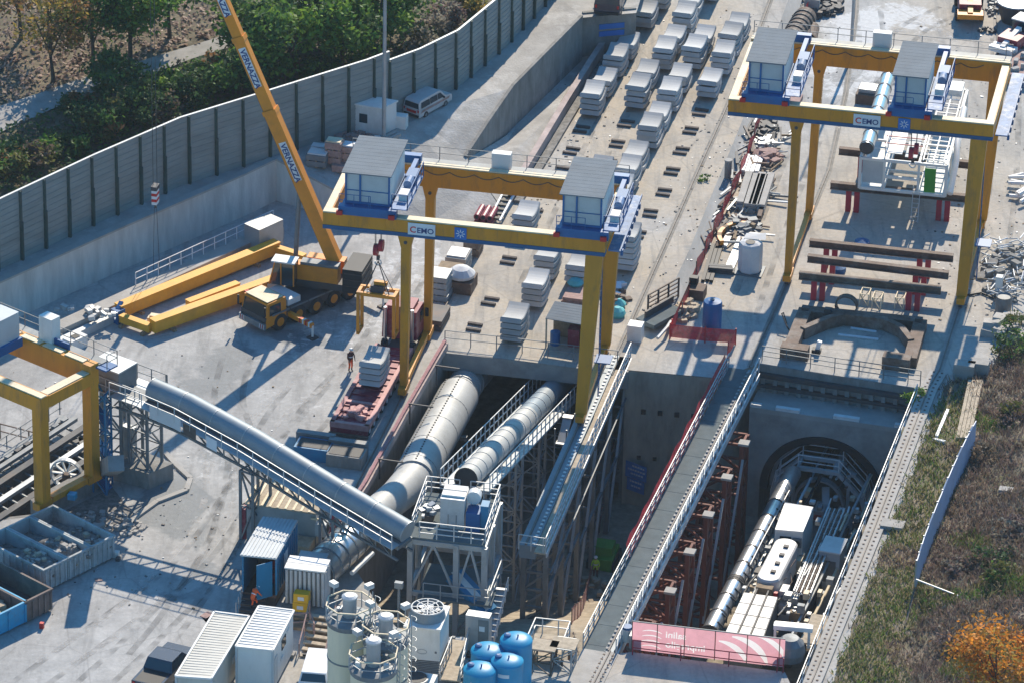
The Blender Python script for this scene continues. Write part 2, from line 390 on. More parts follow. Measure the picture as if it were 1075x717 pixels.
# ---- ground sheet
gm = bpy.data.materials.new('yard'); gm.use_nodes = True
def ground_material():
    n = gm.node_tree.nodes; l = gm.node_tree.links; b = n['Principled BSDF']
    geo = n.new('ShaderNodeNewGeometry')
    at = n.new('ShaderNodeAttribute'); at.attribute_name = 'stain'
    sp = n.new('ShaderNodeSeparateColor'); l.new(at.outputs['Color'], sp.inputs[0])
    def tex(scale, detail=8, rough=.65, off=0, stretch=None, dist=0):
        t = n.new('ShaderNodeTexNoise'); t.inputs['Scale'].default_value = scale; t.inputs['Detail'].default_value = detail; t.inputs['Roughness'].default_value = rough
        t.inputs['Distortion'].default_value = dist
        mp = n.new('ShaderNodeMapping'); mp.inputs['Location'].default_value = (off, off * 1.7, off * .3)
        mp.inputs['Rotation'].default_value = (0, 0, math.radians(13.5 if stretch else 0))
        if stretch: mp.inputs['Scale'].default_value = stretch
        l.new(geo.outputs['Position'], mp.inputs[0]); l.new(mp.outputs[0], t.inputs['Vector']); return t.outputs['Fac']
    def rng(x, a, b_, c, d):
        r = n.new('ShaderNodeMapRange'); r.inputs[1].default_value = a; r.inputs[2].default_value = b_; r.inputs[3].default_value = c; r.inputs[4].default_value = d
        l.new(x, r.inputs[0]); return r.outputs[0]
    def mth(op, x, y):
        q = n.new('ShaderNodeMath'); q.operation = op
        for i, s in enumerate((x, y)):
            if isinstance(s, (int, float)): q.inputs[i].default_value = s
            else: l.new(s, q.inputs[i])
        return q.outputs[0]
    def mix(f, a, c, mode='MIX'):
        q = n.new('ShaderNodeMix'); q.data_type = 'RGBA'; q.blend_type = mode
        for i, s in ((0, f), (6, a), (7, c)):
            if isinstance(s, tuple): q.inputs[i].default_value = (*s, 1)
            elif isinstance(s, (int, float)): q.inputs[i].default_value = s
            else: l.new(s, q.inputs[i])
        return q.outputs[2]
    fine = tex(3.2, 9, .7); mid = tex(.55, 9, .68, 4); big = tex(.13, 6, .6, 9, dist=.6); streak = tex(.5, 8, .7, 3, (2.2, .25, 1)); splat = tex(1.1, 10, .75, 17, dist=.8)
    c = mix(rng(mid, .38, .66, 0, 1), (0.37, 0.365, 0.352), (0.49, 0.48, 0.46))
    c = mix(mth('MULTIPLY', sp.outputs[2], rng(splat, .3, .6, .5, 1)), c, (0.49, 0.42, 0.325))
    c = mix(rng(big, .48, .66, 0, .5), c, (0.27, 0.262, 0.25))
    c = mix(rng(streak, .5, .68, 0, .6), c, (0.235, 0.23, 0.22))
    wet = rng(mth('ADD', tex(.2, 9, .62, 23, dist=.9), mth('MULTIPLY', sp.outputs[0], .24)), .6, .68, 0, 1); wet = mth('MULTIPLY', wet, rng(sp.outputs[0], 0.02, .25, 0.1, .9))
    c = mix(mth('MULTIPLY', wet, .85), c, (0.155, 0.172, 0.185))
    sl = rng(mth('ADD', splat, mth('MULTIPLY', sp.outputs[1], .34)), .64, .76, 0, 1)
    sl = mth('MULTIPLY', sl, rng(sp.outputs[1], 0.02, .25, 0, .85))
    c = mix(sl, c, (0.62, 0.62, 0.61))
    c = mix(1.0, c, rng(fine, .3, .7, .84, 1.1), 'MULTIPLY')
    # fine cracks and tyre dirt
    v = n.new('ShaderNodeTexVoronoi'); v.feature = 'DISTANCE_TO_EDGE'; v.inputs['Scale'].default_value = .16
    l.new(geo.outputs['Position'], v.inputs['Vector'])
    c = mix(rng(v.outputs['Distance'], 0, .012, .3, 0), c, (0.16, 0.15, 0.14))
    l.new(c, b.inputs['Base Color'])
    l.new(rng(wet, 0, 1, .9, .62), b.inputs['Roughness']); b.inputs['Specular IOR Level'].default_value = .2
    bp = n.new('ShaderNodeBump'); bp.inputs['Strength'].default_value = .35; bp.inputs['Distance'].default_value = .06
    l.new(mth('ADD', fine, mid), bp.inputs['Height']); l.new(bp.outputs[0], b.inputs['Normal'])
ground_material(); MATS['yard'] = gm
# stains: u, v, radius u, radius v (photograph pixels on the ground), turn, channel (0 wet, 1 slurry, 2 sandy), strength
STAINS = [
 (225, 385, 70, 30, -25, 0, .8), (330, 350, 60, 22, -20, 0, .6), (150, 420, 60, 18, -15, 0, .5), (190, 525, 60, 40, 0, 0, .7), (210, 560, 70, 22, 10, 0, .6),
 (250, 470, 60, 40, 0, 0, .55), (430, 330, 20, 50, 0, 0, .4), (60, 380, 50, 14, -20, 0, .4), (160, 640, 140, 30, -30, 0, .25), (240, 600, 60, 22, 0, 0, .5), (130, 545, 40, 16, 0, 0, .5),
 (360, 330, 90, 60, -20, 1, .35), (440, 290, 60, 60, 0, 1, .5), (470, 180, 60, 60, 0, 1, .3), (330, 400, 90, 50, -30, 1, .25), (150, 600, 160, 60, -30, 1, .15), (90, 690, 120, 40, 0, 1, .15), (230, 490, 60, 30, 0, 1, .3),
 (900, 30, 55, 28, -25, 1, 1.0), (868, 62, 40, 22, -20, 1, .95), (955, 18, 45, 20, 10, 1, .8), (925, 75, 50, 20, 0, 1, .7), (880, 95, 30, 14, 0, 1, .6), (985, 60, 40, 30, 0, 1, .35), (760, 300, 60, 20, 0, 1, .2),
 (600, 300, 170, 150, 0, 2, .9), (690, 130, 150, 150, 0, 2, .9), (760, 60, 90, 90, 0, 2, .8), (780, 250, 60, 150, 15, 2, .9), (920, 330, 140, 90, 0, 2, .7), (920, 200, 120, 100, 0, 2, .7), (1040, 200, 60, 220, 0, 2, .6), (720, 700, 140, 30, 0, 2, .7), (620, 640, 60, 60, 0, 2, 1), (350, 690, 90, 40, 0, 2, .5), (990, 20, 110, 50, 0, 2, .6),
 (745, 230, 22, 130, 20, 0, .35), (880, 350, 60, 25, 0, 0, .25), (1030, 330, 25, 60, 0, 0, .2)]
def stain_at(p):
    u, v = PX(V(p[0], p[1], 0)); c = [0.0, 0.0, 0.0]
    nz = noise.noise(V(p[0] * .16, p[1] * .16, 3)) * .5 + noise.noise(V(p[0] * .45, p[1] * .45, 8)) * .3
    for su, sv, ru, rv, an, ch, st in STAINS:
        a = math.radians(an); du, dv = u - su, v - sv
        x = (du * math.cos(a) + dv * math.sin(a)) / ru; y = (-du * math.sin(a) + dv * math.cos(a)) / rv
        d = x * x + y * y
        if d < 2.2: c[ch] = max(c[ch], st * (1 - sstep(.5, 1.0, math.sqrt(d) + nz * .5)))
    return c
def build_ground():
    pts = []; edges = []
    for loop in (PIT, TRENCH):
        o = len(pts); pts += [(p.x, p.y) for p in loop]; edges += [(o + i, o + (i + 1) % len(loop)) for i in range(len(loop))]
    y = -56.0
    while y < 92:
        x = -52.0
        while x < 56:
            pts.append((x + rnd(-.2, .2), y + rnd(-.2, .2))); x += 1.1
        y += 1.1
    for s in (90, 180, 320):
        for i in range(-3, 4):
            for q in ((i / 3 * s, s), (i / 3 * s, -s), (s, i / 3.01 * s), (-s, i / 3.01 * s)): pts.append(q)
    r = delaunay_2d_cdt([Vector(p) for p in pts], edges, [], 0, 1e-4)
    vs, fs = r[0], r[2]
    keep = []
    for f in fs:
        c = (vs[f[0]] + vs[f[1]] + vs[f[2]]) / 3
        if not inside(c, PIT) and not inside(c, TRENCH):
            a = (vs[f[1]] - vs[f[0]]).cross(vs[f[2]] - vs[f[0]]); keep.append(tuple(f) if a > 0 else tuple(f)[::-1])
    me = bpy.data.meshes.new('ground'); me.from_pydata([(p.x, p.y, 0) for p in vs], [], keep); me.materials.append(gm)
    at = me.color_attributes.new('stain', 'FLOAT_COLOR', 'POINT')
    for i, p in enumerate(vs):
        c = stain_at(p) if abs(p.x) < 60 and abs(p.y) < 95 else (0, 0, .5)
        at.data[i].color = (*c, 1)
    o = bpy.data.objects.new('ground', me); COL.objects.link(o); kind(o, 'structure')
build_ground()

# ---- floor of the excavation: deep under the machine on the right, climbing as an earth ramp on the left
_ra, _rb = G(628, 690), G(785, 372)
_rd = (_rb - _ra).normalized(); _rn = V(_rd.y, -_rd.x, 0)
FLOOR = -10.5
def floor_z(p):
    s = (Vector((p[0], p[1], 0)) - _ra).dot(_rn)
    up = blend(-3.0, FLOOR, sstep(-36, -15, p[1])) + .25 * noise.noise(V(p[0] * .3, p[1] * .3, 2))
    return blend(up, FLOOR, sstep(-2.5, 2.5, s))
def grid_mesh(name, x0, x1, y0, y1, st, fz, mats, keep=None, mi=None):
    nx, ny = int((x1 - x0) / st) + 1, int((y1 - y0) / st) + 1
    vs = [(x0 + i * st, y0 + j * st, fz((x0 + i * st, y0 + j * st))) for j in range(ny) for i in range(nx)]
    fs = []
    for j in range(ny - 1):
        for i in range(nx - 1):
            f = (j * nx + i, j * nx + i + 1, (j + 1) * nx + i + 1, (j + 1) * nx + i)
            c = V(x0 + (i + .5) * st, y0 + (j + .5) * st, 0)
            if keep is None or keep(c): fs.append(f)
    me = bpy.data.meshes.new(name); me.from_pydata(vs, [], fs)
    for k in mats: me.materials.append(MATS[k])
    me.shade_smooth()
    o = bpy.data.objects.new(name, me); COL.objects.link(o); ORG[o.name] = V(0, 0, 0); return o
mat('pit_earth', (0.34, 0.29, 0.22), 0.95, var=.22, scale=1.5, dirt=(0.2, 0.17, 0.14), dscale=.8, bump=.6, bscale=3)
kind(grid_mesh('pit_floor', -16, 34, -48, 26, 1.0, floor_z, ['pit_earth']), 'structure')
tr = MB(); tr.prism([p + UP * -4.2 for p in TRENCH], .2, 'concrete_old'); kind(tr.build('trench_floor'), 'structure')

# ---- retaining walls of the excavation
w = MB(); w.wall([p + UP * -11.2 for p in [G(657, 388), G(757, 397), G(797, 381)]], .6, 11.15, 'pit_wall')
c0 = G(657, 388); c1 = G(757, 397); cd = (c1 - c0).normalized(); cn = V(cd.y, -cd.x, 0)
wall_c = one(w, 'retaining_wall', 'tall stained concrete wall of the pit with round anchor holes, between the white trestle and the ramp', 'wall')
w = MB()
for i in range(5):
    p = c0 + cd * (1.3 + i * 1.15) - UP * 3.1 + cn * .02; w.bar(p - cn * .05, p + cn * .05, .32, .36, 'black')
for i in range(2):
    p = c0 + cd * (1.1 + i * 1.1) - UP * 6.7 + cn * .02; w.bar(p - cn * .05, p + cn * .05, .26, .28, 'black')
w.build('anchor_hole', wall_c)
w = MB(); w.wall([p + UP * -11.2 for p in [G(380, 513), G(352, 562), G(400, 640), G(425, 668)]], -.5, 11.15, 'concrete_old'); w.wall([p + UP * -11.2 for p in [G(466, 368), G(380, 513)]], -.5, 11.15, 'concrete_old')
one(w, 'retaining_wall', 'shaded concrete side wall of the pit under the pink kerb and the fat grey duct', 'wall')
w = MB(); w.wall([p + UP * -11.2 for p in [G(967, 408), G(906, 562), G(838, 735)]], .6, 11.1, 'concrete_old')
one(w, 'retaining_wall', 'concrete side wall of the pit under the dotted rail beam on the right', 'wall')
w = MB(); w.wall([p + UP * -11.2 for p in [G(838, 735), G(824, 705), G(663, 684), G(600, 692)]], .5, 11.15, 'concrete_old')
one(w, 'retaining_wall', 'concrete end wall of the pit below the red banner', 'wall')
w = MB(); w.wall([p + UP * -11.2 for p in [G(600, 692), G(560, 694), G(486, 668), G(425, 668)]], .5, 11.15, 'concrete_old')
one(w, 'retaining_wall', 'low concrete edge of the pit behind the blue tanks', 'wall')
w = MB(); w.wall([p + UP * -4.2 for p in TRENCH + [TRENCH[0]]], .4, 4.15, 'concrete_old')
one(w, 'retaining_wall', 'dark concrete lining of the trench below the small yellow gantry crane', 'wall')

# ---- left tunnel mouth: slab over a dark box
s0, s1 = G(466, 368), G(657, 388); sd = (s1 - s0).normalized(); sn = V(-sd.y, sd.x, 0)
t = thing('tunnel_portal', 'wide dark box tunnel mouth under the segment yard where the grey ducts go in', 'tunnel', s0)
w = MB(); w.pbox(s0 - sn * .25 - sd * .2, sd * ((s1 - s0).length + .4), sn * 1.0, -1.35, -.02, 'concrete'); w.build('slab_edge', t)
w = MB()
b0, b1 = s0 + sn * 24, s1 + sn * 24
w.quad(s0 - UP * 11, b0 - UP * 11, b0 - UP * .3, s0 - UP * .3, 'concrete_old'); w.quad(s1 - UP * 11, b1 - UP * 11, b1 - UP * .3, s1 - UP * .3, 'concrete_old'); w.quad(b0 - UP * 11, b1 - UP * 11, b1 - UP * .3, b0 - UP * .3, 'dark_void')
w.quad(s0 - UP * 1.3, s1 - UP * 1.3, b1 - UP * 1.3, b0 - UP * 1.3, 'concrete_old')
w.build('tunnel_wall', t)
# ---- right tunnel portal: fascia, ledge and arch
f0, f1 = G(790, 380.5), G(967, 408); p0, p1 = G(787, 427, LEDGE), G(948, 450, LEDGE)
t = thing('tunnel_portal', 'round tunnel mouth in a grey concrete block where the white boring machine stands', 'tunnel', p0 - UP * 7.9)
pd = (p1 - p0).normalized(); pn = V(-pd.y, pd.x, 0); PW = (p1 - p0).length + .5
w = MB()
w.pbox(p0, pd * PW, pn * 8.5, -.35, 0, 'concrete_light')                                   # ledge slab
w.build('ledge', t)
w = MB(); NA = 28; RA = 4.35; ctr = p0 + pd * (PW * .475) - UP * (1.5 + RA)
fr = lambda x, z: p0 + pd * x + UP * z
for i in range(NA):
    a, b = PI - PI * i / NA, PI - PI * (i + 1) / NA
    ca = ctr + (pd * math.cos(a) + UP * math.sin(a)) * RA; cb = ctr + (pd * math.cos(b) + UP * math.sin(b)) * RA
    xa, xb = (ca - p0).dot(pd), (cb - p0).dot(pd)
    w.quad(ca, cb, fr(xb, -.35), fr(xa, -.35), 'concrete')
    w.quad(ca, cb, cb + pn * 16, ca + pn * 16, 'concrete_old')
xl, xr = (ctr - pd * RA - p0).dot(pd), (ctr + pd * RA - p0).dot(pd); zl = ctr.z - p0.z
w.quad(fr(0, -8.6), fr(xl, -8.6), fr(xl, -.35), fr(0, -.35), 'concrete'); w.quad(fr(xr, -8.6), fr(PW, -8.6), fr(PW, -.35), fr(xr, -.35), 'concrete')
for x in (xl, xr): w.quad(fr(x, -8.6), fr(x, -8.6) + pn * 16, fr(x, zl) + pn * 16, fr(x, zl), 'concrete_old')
w.quad(fr(0, -8.6), fr(0, -.35), fr(0, -.35) + pn * 8, fr(0, -8.6) + pn * 8, 'concrete')
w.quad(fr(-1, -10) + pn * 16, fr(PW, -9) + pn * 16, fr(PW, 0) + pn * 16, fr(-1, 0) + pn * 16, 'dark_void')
w.build('portal_wall', t)
w = MB()
for i in range(NA):
    a, b = PI * 1.02 - PI * 1.04 * i / NA, PI * 1.02 - PI * 1.04 * (i + 1) / NA
    for r0_, r1_, y0_, k in ((RA - .02, RA - .55, -.12, 'black'), (RA - .6, RA - .85, .5, 'galv')):
        A = [ctr + (pd * math.cos(x) + UP * math.sin(x)) * r for x in (a, b) for r in (r0_, r1_)]
        A = [q + pn * y0_ for q in A]
        w.hexa([A[0], A[1], A[3], A[2]] + [q + pn * .6 for q in (A[0], A[1], A[3], A[2])], k)
w.build('seal_ring', t)
w = MB(); w.pbox(f0 - UP * 0, f1 - f0, pn * .5, -2.05, -.02, 'concrete_old')
n_p = 14
for i in range(n_p + 1):
    q = f0.lerp(f1, i / n_p) - pn * .12
    w.bar(q - UP * 2.0, q - UP * .75, .3, .25, 'concrete_old', side=pd)
w.bar(f0 - pn * .22 - UP * .7, f1 - pn * .22 - UP * .7, .35, .3, 'steel_dark'); w.bar(f0 - pn * .2 - UP * 1.5, f1 - pn * .2 - UP * 1.5, .3, .25, 'steel_dark')
w.build('fascia', t)
for a, b in ((.0, .07), (.16, .31), (.52, .68), (.9, .97)):
    w = MB(); q0, q1 = p0 + pd * (PW * a), p0 + pd * (PW * b); w.pbox(q0 + pn * .05, q1 - q0, pn * .35, 0, .22, 'white_paint'); w.build('parapet_block', t)

# ---- upper terrace with road on the left, its walls
TZ = 3.3
t_edge = [G(-80, 332, TZ), G(0, 297, TZ), G(127, 240, TZ), G(254, 185, TZ), G(290, 168, TZ), G(384, 216, TZ)]
tr_r = [G(490, 165, TZ), G(540, 92, TZ), G(612, 19, TZ), G(668, 14, TZ)]
terr = t_edge + tr_r + [G(700, -80, TZ), G(480, -80, TZ)]
bar_px = [(-80, 322), (0, 283), (100, 235), (190, 195), (285, 165), (385, 133), (408, 124)]
bar_px2 = [(408, 124), (440, 112), (480, 92), (530, 50), (570, 8), (600, -30)]
mat('terrace_dust', (0.36, 0.345, 0.32), 0.9, var=.15, scale=.5, dirt=(0.5, 0.49, 0.47), dirt_amt=.6, dscale=.45, bump=.4)
TER = [(-80, 332, 3.3), (0, 297, 3.3), (127, 240, 3.3), (254, 185, 3.3), (290, 168, 3.3), (336, 192, 2.5), (384, 218, 1.25), (430, 248, .03), (530, 226, .03), (508, 192, .9), (490, 166, 1.7), (515, 128, 2.6), (540, 92, 3.3), (612, 19, 3.6), (668, 14, 3.6), (700, -90, 3.6)]
TIN = [(700, -90, 3.6)] + [(u, v - 4, 3.3) for u, v in bar_px + bar_px2[1:]] + [(590, 0, 3.5), (540, 60, 3.3), (480, 110, 3.3), (440, 124, 3.3), (400, 145, 3.2), (448, 150, 2.6), (400, 178, 2.4), (450, 190, 1.5), (350, 165, 3.1), (480, 215, .5), (440, 222, .7), (465, 170, 2.0), (420, 200, 1.6), (320, 165, 3.3)]
def terrace_surface():
    A = [G(*p) for p in TER]; B = [G(*p) for p in TIN]; allp = A + B
    r = delaunay_2d_cdt([V(p.x, p.y) for p in allp], [(i, i + 1) for i in range(len(A) - 1)], [], 0, 1e-3)
    zs = [allp[o[0]].z if o else 0 for o in r[3]]
    outline = [V(p.x, p.y, 0) for p in A] + [V(p.x, p.y, 0) for p in reversed([G(u, v - 4, 3.3) for u, v in bar_px + bar_px2[1:]])]
    w = MB()
    for f in r[2]:
        c = (r[0][f[0]] + r[0][f[1]] + r[0][f[2]]) / 3
        if inside(c, outline): w.add([V(r[0][i].x, r[0][i].y, zs[i]) for i in f], [(0, 1, 2) if (r[0][f[1]] - r[0][f[0]]).cross(r[0][f[2]] - r[0][f[0]]) > 0 else (0, 2, 1)], 'terrace_dust')
    kind(w.build('terrace'), 'structure')
terrace_surface()
mat('slab_white', (0.5, 0.5, 0.49), 0.85, var=.12, scale=1.2, dirt=(0.36, 0.35, 0.33), dscale=.9, bump=.3)
w = MB()
we = [G(*p) for p in TER[:8]]
def slope_wall(w, pts, t, k, extra=0.0):
    for a, b in zip(pts, pts[1:]):
        d = V(b.x - a.x, b.y - a.y, 0).normalized(); q = V(-d.y, d.x, 0) * t; z = lambda p: V(p.x, p.y, -.1)
        w.hexa([z(a), z(b), z(b + q), z(a + q), a + UP * extra, b + UP * extra, b + q + UP * extra, a + q + UP * extra], k)
slope_wall(w, we, .45, 'concrete_wall', -.005)
rw = one(w, 'retaining_wall', 'long pale concrete retaining wall below the green posted noise barrier', 'wall')
w = MB()
for a, b in zip(we[:-1], we[1:-1]):
    d = (b - a).normalized(); s = V(-d.y, d.x, 0).normalized(); w.bar(a + s * .2 + UP * .05, b + s * .2 + UP * .05, .6, .14, 'concrete_light')
w.build('coping', rw)
# trough beside the road
w = MB(); slope_wall(w, [G(*p) for p in TER[10:14]], .25, 'concrete_old', .2)
one(w, 'retaining_wall', 'shaded concrete side wall of the trough beside the rising road', 'wall')
w = MB(); w.wall([V(tr_r[2].x, tr_r[2].y, -.1), V(tr_r[3].x, tr_r[3].y, -.1)], .3, TZ + .5, 'concrete_old')
tw = one(w, 'retaining_wall', 'shaded concrete end wall closing the trough below the dark blue van', 'wall')
w = MB(); d = (tr_r[3] - tr_r[2]).normalized(); q = tr_r[2] + d * 1.3 - V(-d.y, d.x, 0) * .03
for z in (-.9, -1.5): w.bar(q + UP * z, q + d * 2.0 + UP * z, .06, .42, 'sign_blue')
w.build('panel', tw)
w = MB(); w.poly([G(491, 167, 1.5), G(508, 192, .8), G(532, 226, .03), G(560, 178, .02), G(620, 80, .02), G(668, 10, .02), G(612, 15, .02) - V(0, 6, 0), G(540, 137, .03), G(520, 150, .6)], 'terrace_dust'); kind(w.build('trough_floor'), 'structure')

# ---- noise barrier
mat('barrier_panel', (0.26, 0.29, 0.28), 0.7, var=.12, scale=.5, dirt=(0.33, 0.345, 0.335), dirt_amt=.5, stretch=(.6, .6, 2.2))
mat('barrier_post', (0.035, 0.07, 0.06), 0.6, var=.2, dirt=(0.1, 0.1, 0.09))
def barrier(px, h, label, step=2.35, post_cut=1.0):
    pts = [G(u, v, TZ) for u, v in px]
    o = thing('noise_barrier', label, 'fence', pts[len(pts) // 2])
    w = MB()
    for a, b in zip(pts, pts[1:]):
        w.bar(a + UP * h / 2, b + UP * h / 2, .12, h, 'barrier_panel')
        for i in range(1, 12):
            z = h * i / 12; w.bar(a + UP * z, b + UP * z, .19, .06, 'barrier_panel')
    w.build('panel', o)
    w = MB()
    for a, b in zip(pts, pts[1:]): w.bar(a + UP * (h + .04), b + UP * (h + .04), .17, .07, 'galv')
    w.build('cap_rail', o)
    for p, d in along(pts, step):
        s = V(d.y, -d.x, 0); w = MB(); w.bar(p + s * .1, p + s * .1 + UP * h, .16, .22, 'barrier_post')
        w.bar(p + s * .22, p + s * .22 + UP * h * .55, .12, .2, 'barrier_post')
        w.build('post', o)
barrier(bar_px, 5.3, 'tall grey ribbed noise barrier with dark green posts above the long retaining wall')
barrier(bar_px2, 4.6, 'lower stretch of grey noise barrier climbing along the road behind the red and white van')

# ---- wooded slope behind the barrier
HN = V(-.75, .66, 0)
_bp = [G(u, v, TZ) for u, v in bar_px + bar_px2[1:]]
def bdist(p):
    p = Vector((p[0], p[1], 0)); best = 1e9; sg = 1
    for a, b in zip(_bp, _bp[1:]):
        a = V(a.x, a.y, 0); b = V(b.x, b.y, 0); d = b - a; t_ = max(0, min(1, (p - a).dot(d) / d.dot(d))); q = p - (a + d * t_)
        if q.length < best: best = q.length; sg = 1 if d.cross(p - a).z > 0 else -1
    return best * sg
def hill_z(p):
    d = bdist(p)
    return 3.2 + .13 * max(0, d - 2) + .35 * noise.noise(V(p[0] * .12, p[1] * .12, 4)) * sstep(0, 4, d)
mat('slope_earth', (0.16, 0.135, 0.085), 0.95, var=.35, scale=.6, dirt=(0.22, 0.17, 0.11), dirt_amt=.6, dscale=.25, bump=.8, bscale=2)
mat('path_gravel', (0.36, 0.34, 0.31), 0.95, var=.15, scale=1.2, dirt=(0.22, 0.2, 0.16), dscale=.5)
kind(grid_mesh('slope', -75, 16, -6, 122, 1.6, hill_z, ['slope_earth'], keep=lambda c: bdist(c) > -.1), 'structure')
def onhill(u, v, f):
    z = 3.0
    for _ in range(12): z = f(G(u, v, z))
    return G(u, v, z)
w = MB(); pl = [(-20, 152, 118), (0, 141, 113), (40, 123, 100), (80, 105, 86), (120, 92, 74), (160, 80, 62), (200, 64, 50), (245, 50, 36), (290, 28, 12), (340, 5, -14), (380, -15, -40)]
rows = []
for (u0_, a0_, b0_), (u1_, a1_, b1_) in zip(pl, pl[1:]):
    for i in range(5):
        t_ = i / 5; u, a, b = blend(u0_, u1_, t_), blend(a0_, a1_, t_), blend(b0_, b1_, t_)
        rows.append([onhill(u, blend(a, b, j / 4), hill_z) + UP * .12 for j in range(5)])
for r0_, r1_ in zip(rows, rows[1:]):
    for j in range(4): w.quad(r0_[j], r1_[j], r1_[j + 1], r0_[j + 1], 'path_gravel')
kind(w.build('path', smooth=True), 'structure')

# ---- bank on the right
bank_edge = [G(846, 760), G(866, 716), G(925, 562), G(985, 405), G(1000, 396), G(1036, 384), G(1052, 358), G(1100, 325)]
def kdist(p):
    p = Vector((p[0], p[1], 0)); best = 1e9; sg = 1
    for a, b in zip(bank_edge, bank_edge[1:]):
        d = b - a; t_ = max(0, min(1, (p - a).dot(d) / d.dot(d))); q = p - (a + d * t_)
        if q.length < best: best = q.length; sg = -1 if d.cross(p - a).z > 0 else 1
    return best * sg
def bank_z(p):
    d = kdist(p)
    return -.25 * (1 - sstep(-.5, .6, d)) + .03 + .06 * max(0, min(d, 5)) + .26 * max(0, d - 5) + .22 * noise.noise(V(p[0] * .25, p[1] * .25, 7)) * sstep(.2, 3, d)
mat('bank_earth', (0.22, 0.18, 0.135), 0.95, var=.3, scale=.8, dirt=(0.14, 0.15, 0.06), dirt_amt=.75, dscale=.22, bump=.8, bscale=2)
kind(grid_mesh('bank', 14, 80, -60, 22, 1.1, bank_z, ['bank_earth'], keep=lambda c: kdist(c) > -1.6 and not inside(c, PIT)), 'structure')
# ---- the thin air haze round camera and site
hm = bpy.data.materials.new('haze'); hm.use_nodes = True; hn = hm.node_tree.nodes; hn.remove(hn['Principled BSDF'])
pv = hn.new('ShaderNodeVolumePrincipled'); pv.inputs['Color'].default_value = (0.8, 0.9, 1.0, 1); pv.inputs['Density'].default_value = 0.00008; pv.inputs['Anisotropy'].default_value = 0.0
hm.node_tree.links.new(pv.outputs[0], hn['Material Output'].inputs['Volume']); MATS['haze'] = hm
w = MB(); w.hexa([V(x, y, z) for z in (-13, 190) for x, y in ((-360, -420), (360, -420), (360, 360), (-360, 360))], 'haze'); o = w.build('haze'); kind(o, 'stuff')
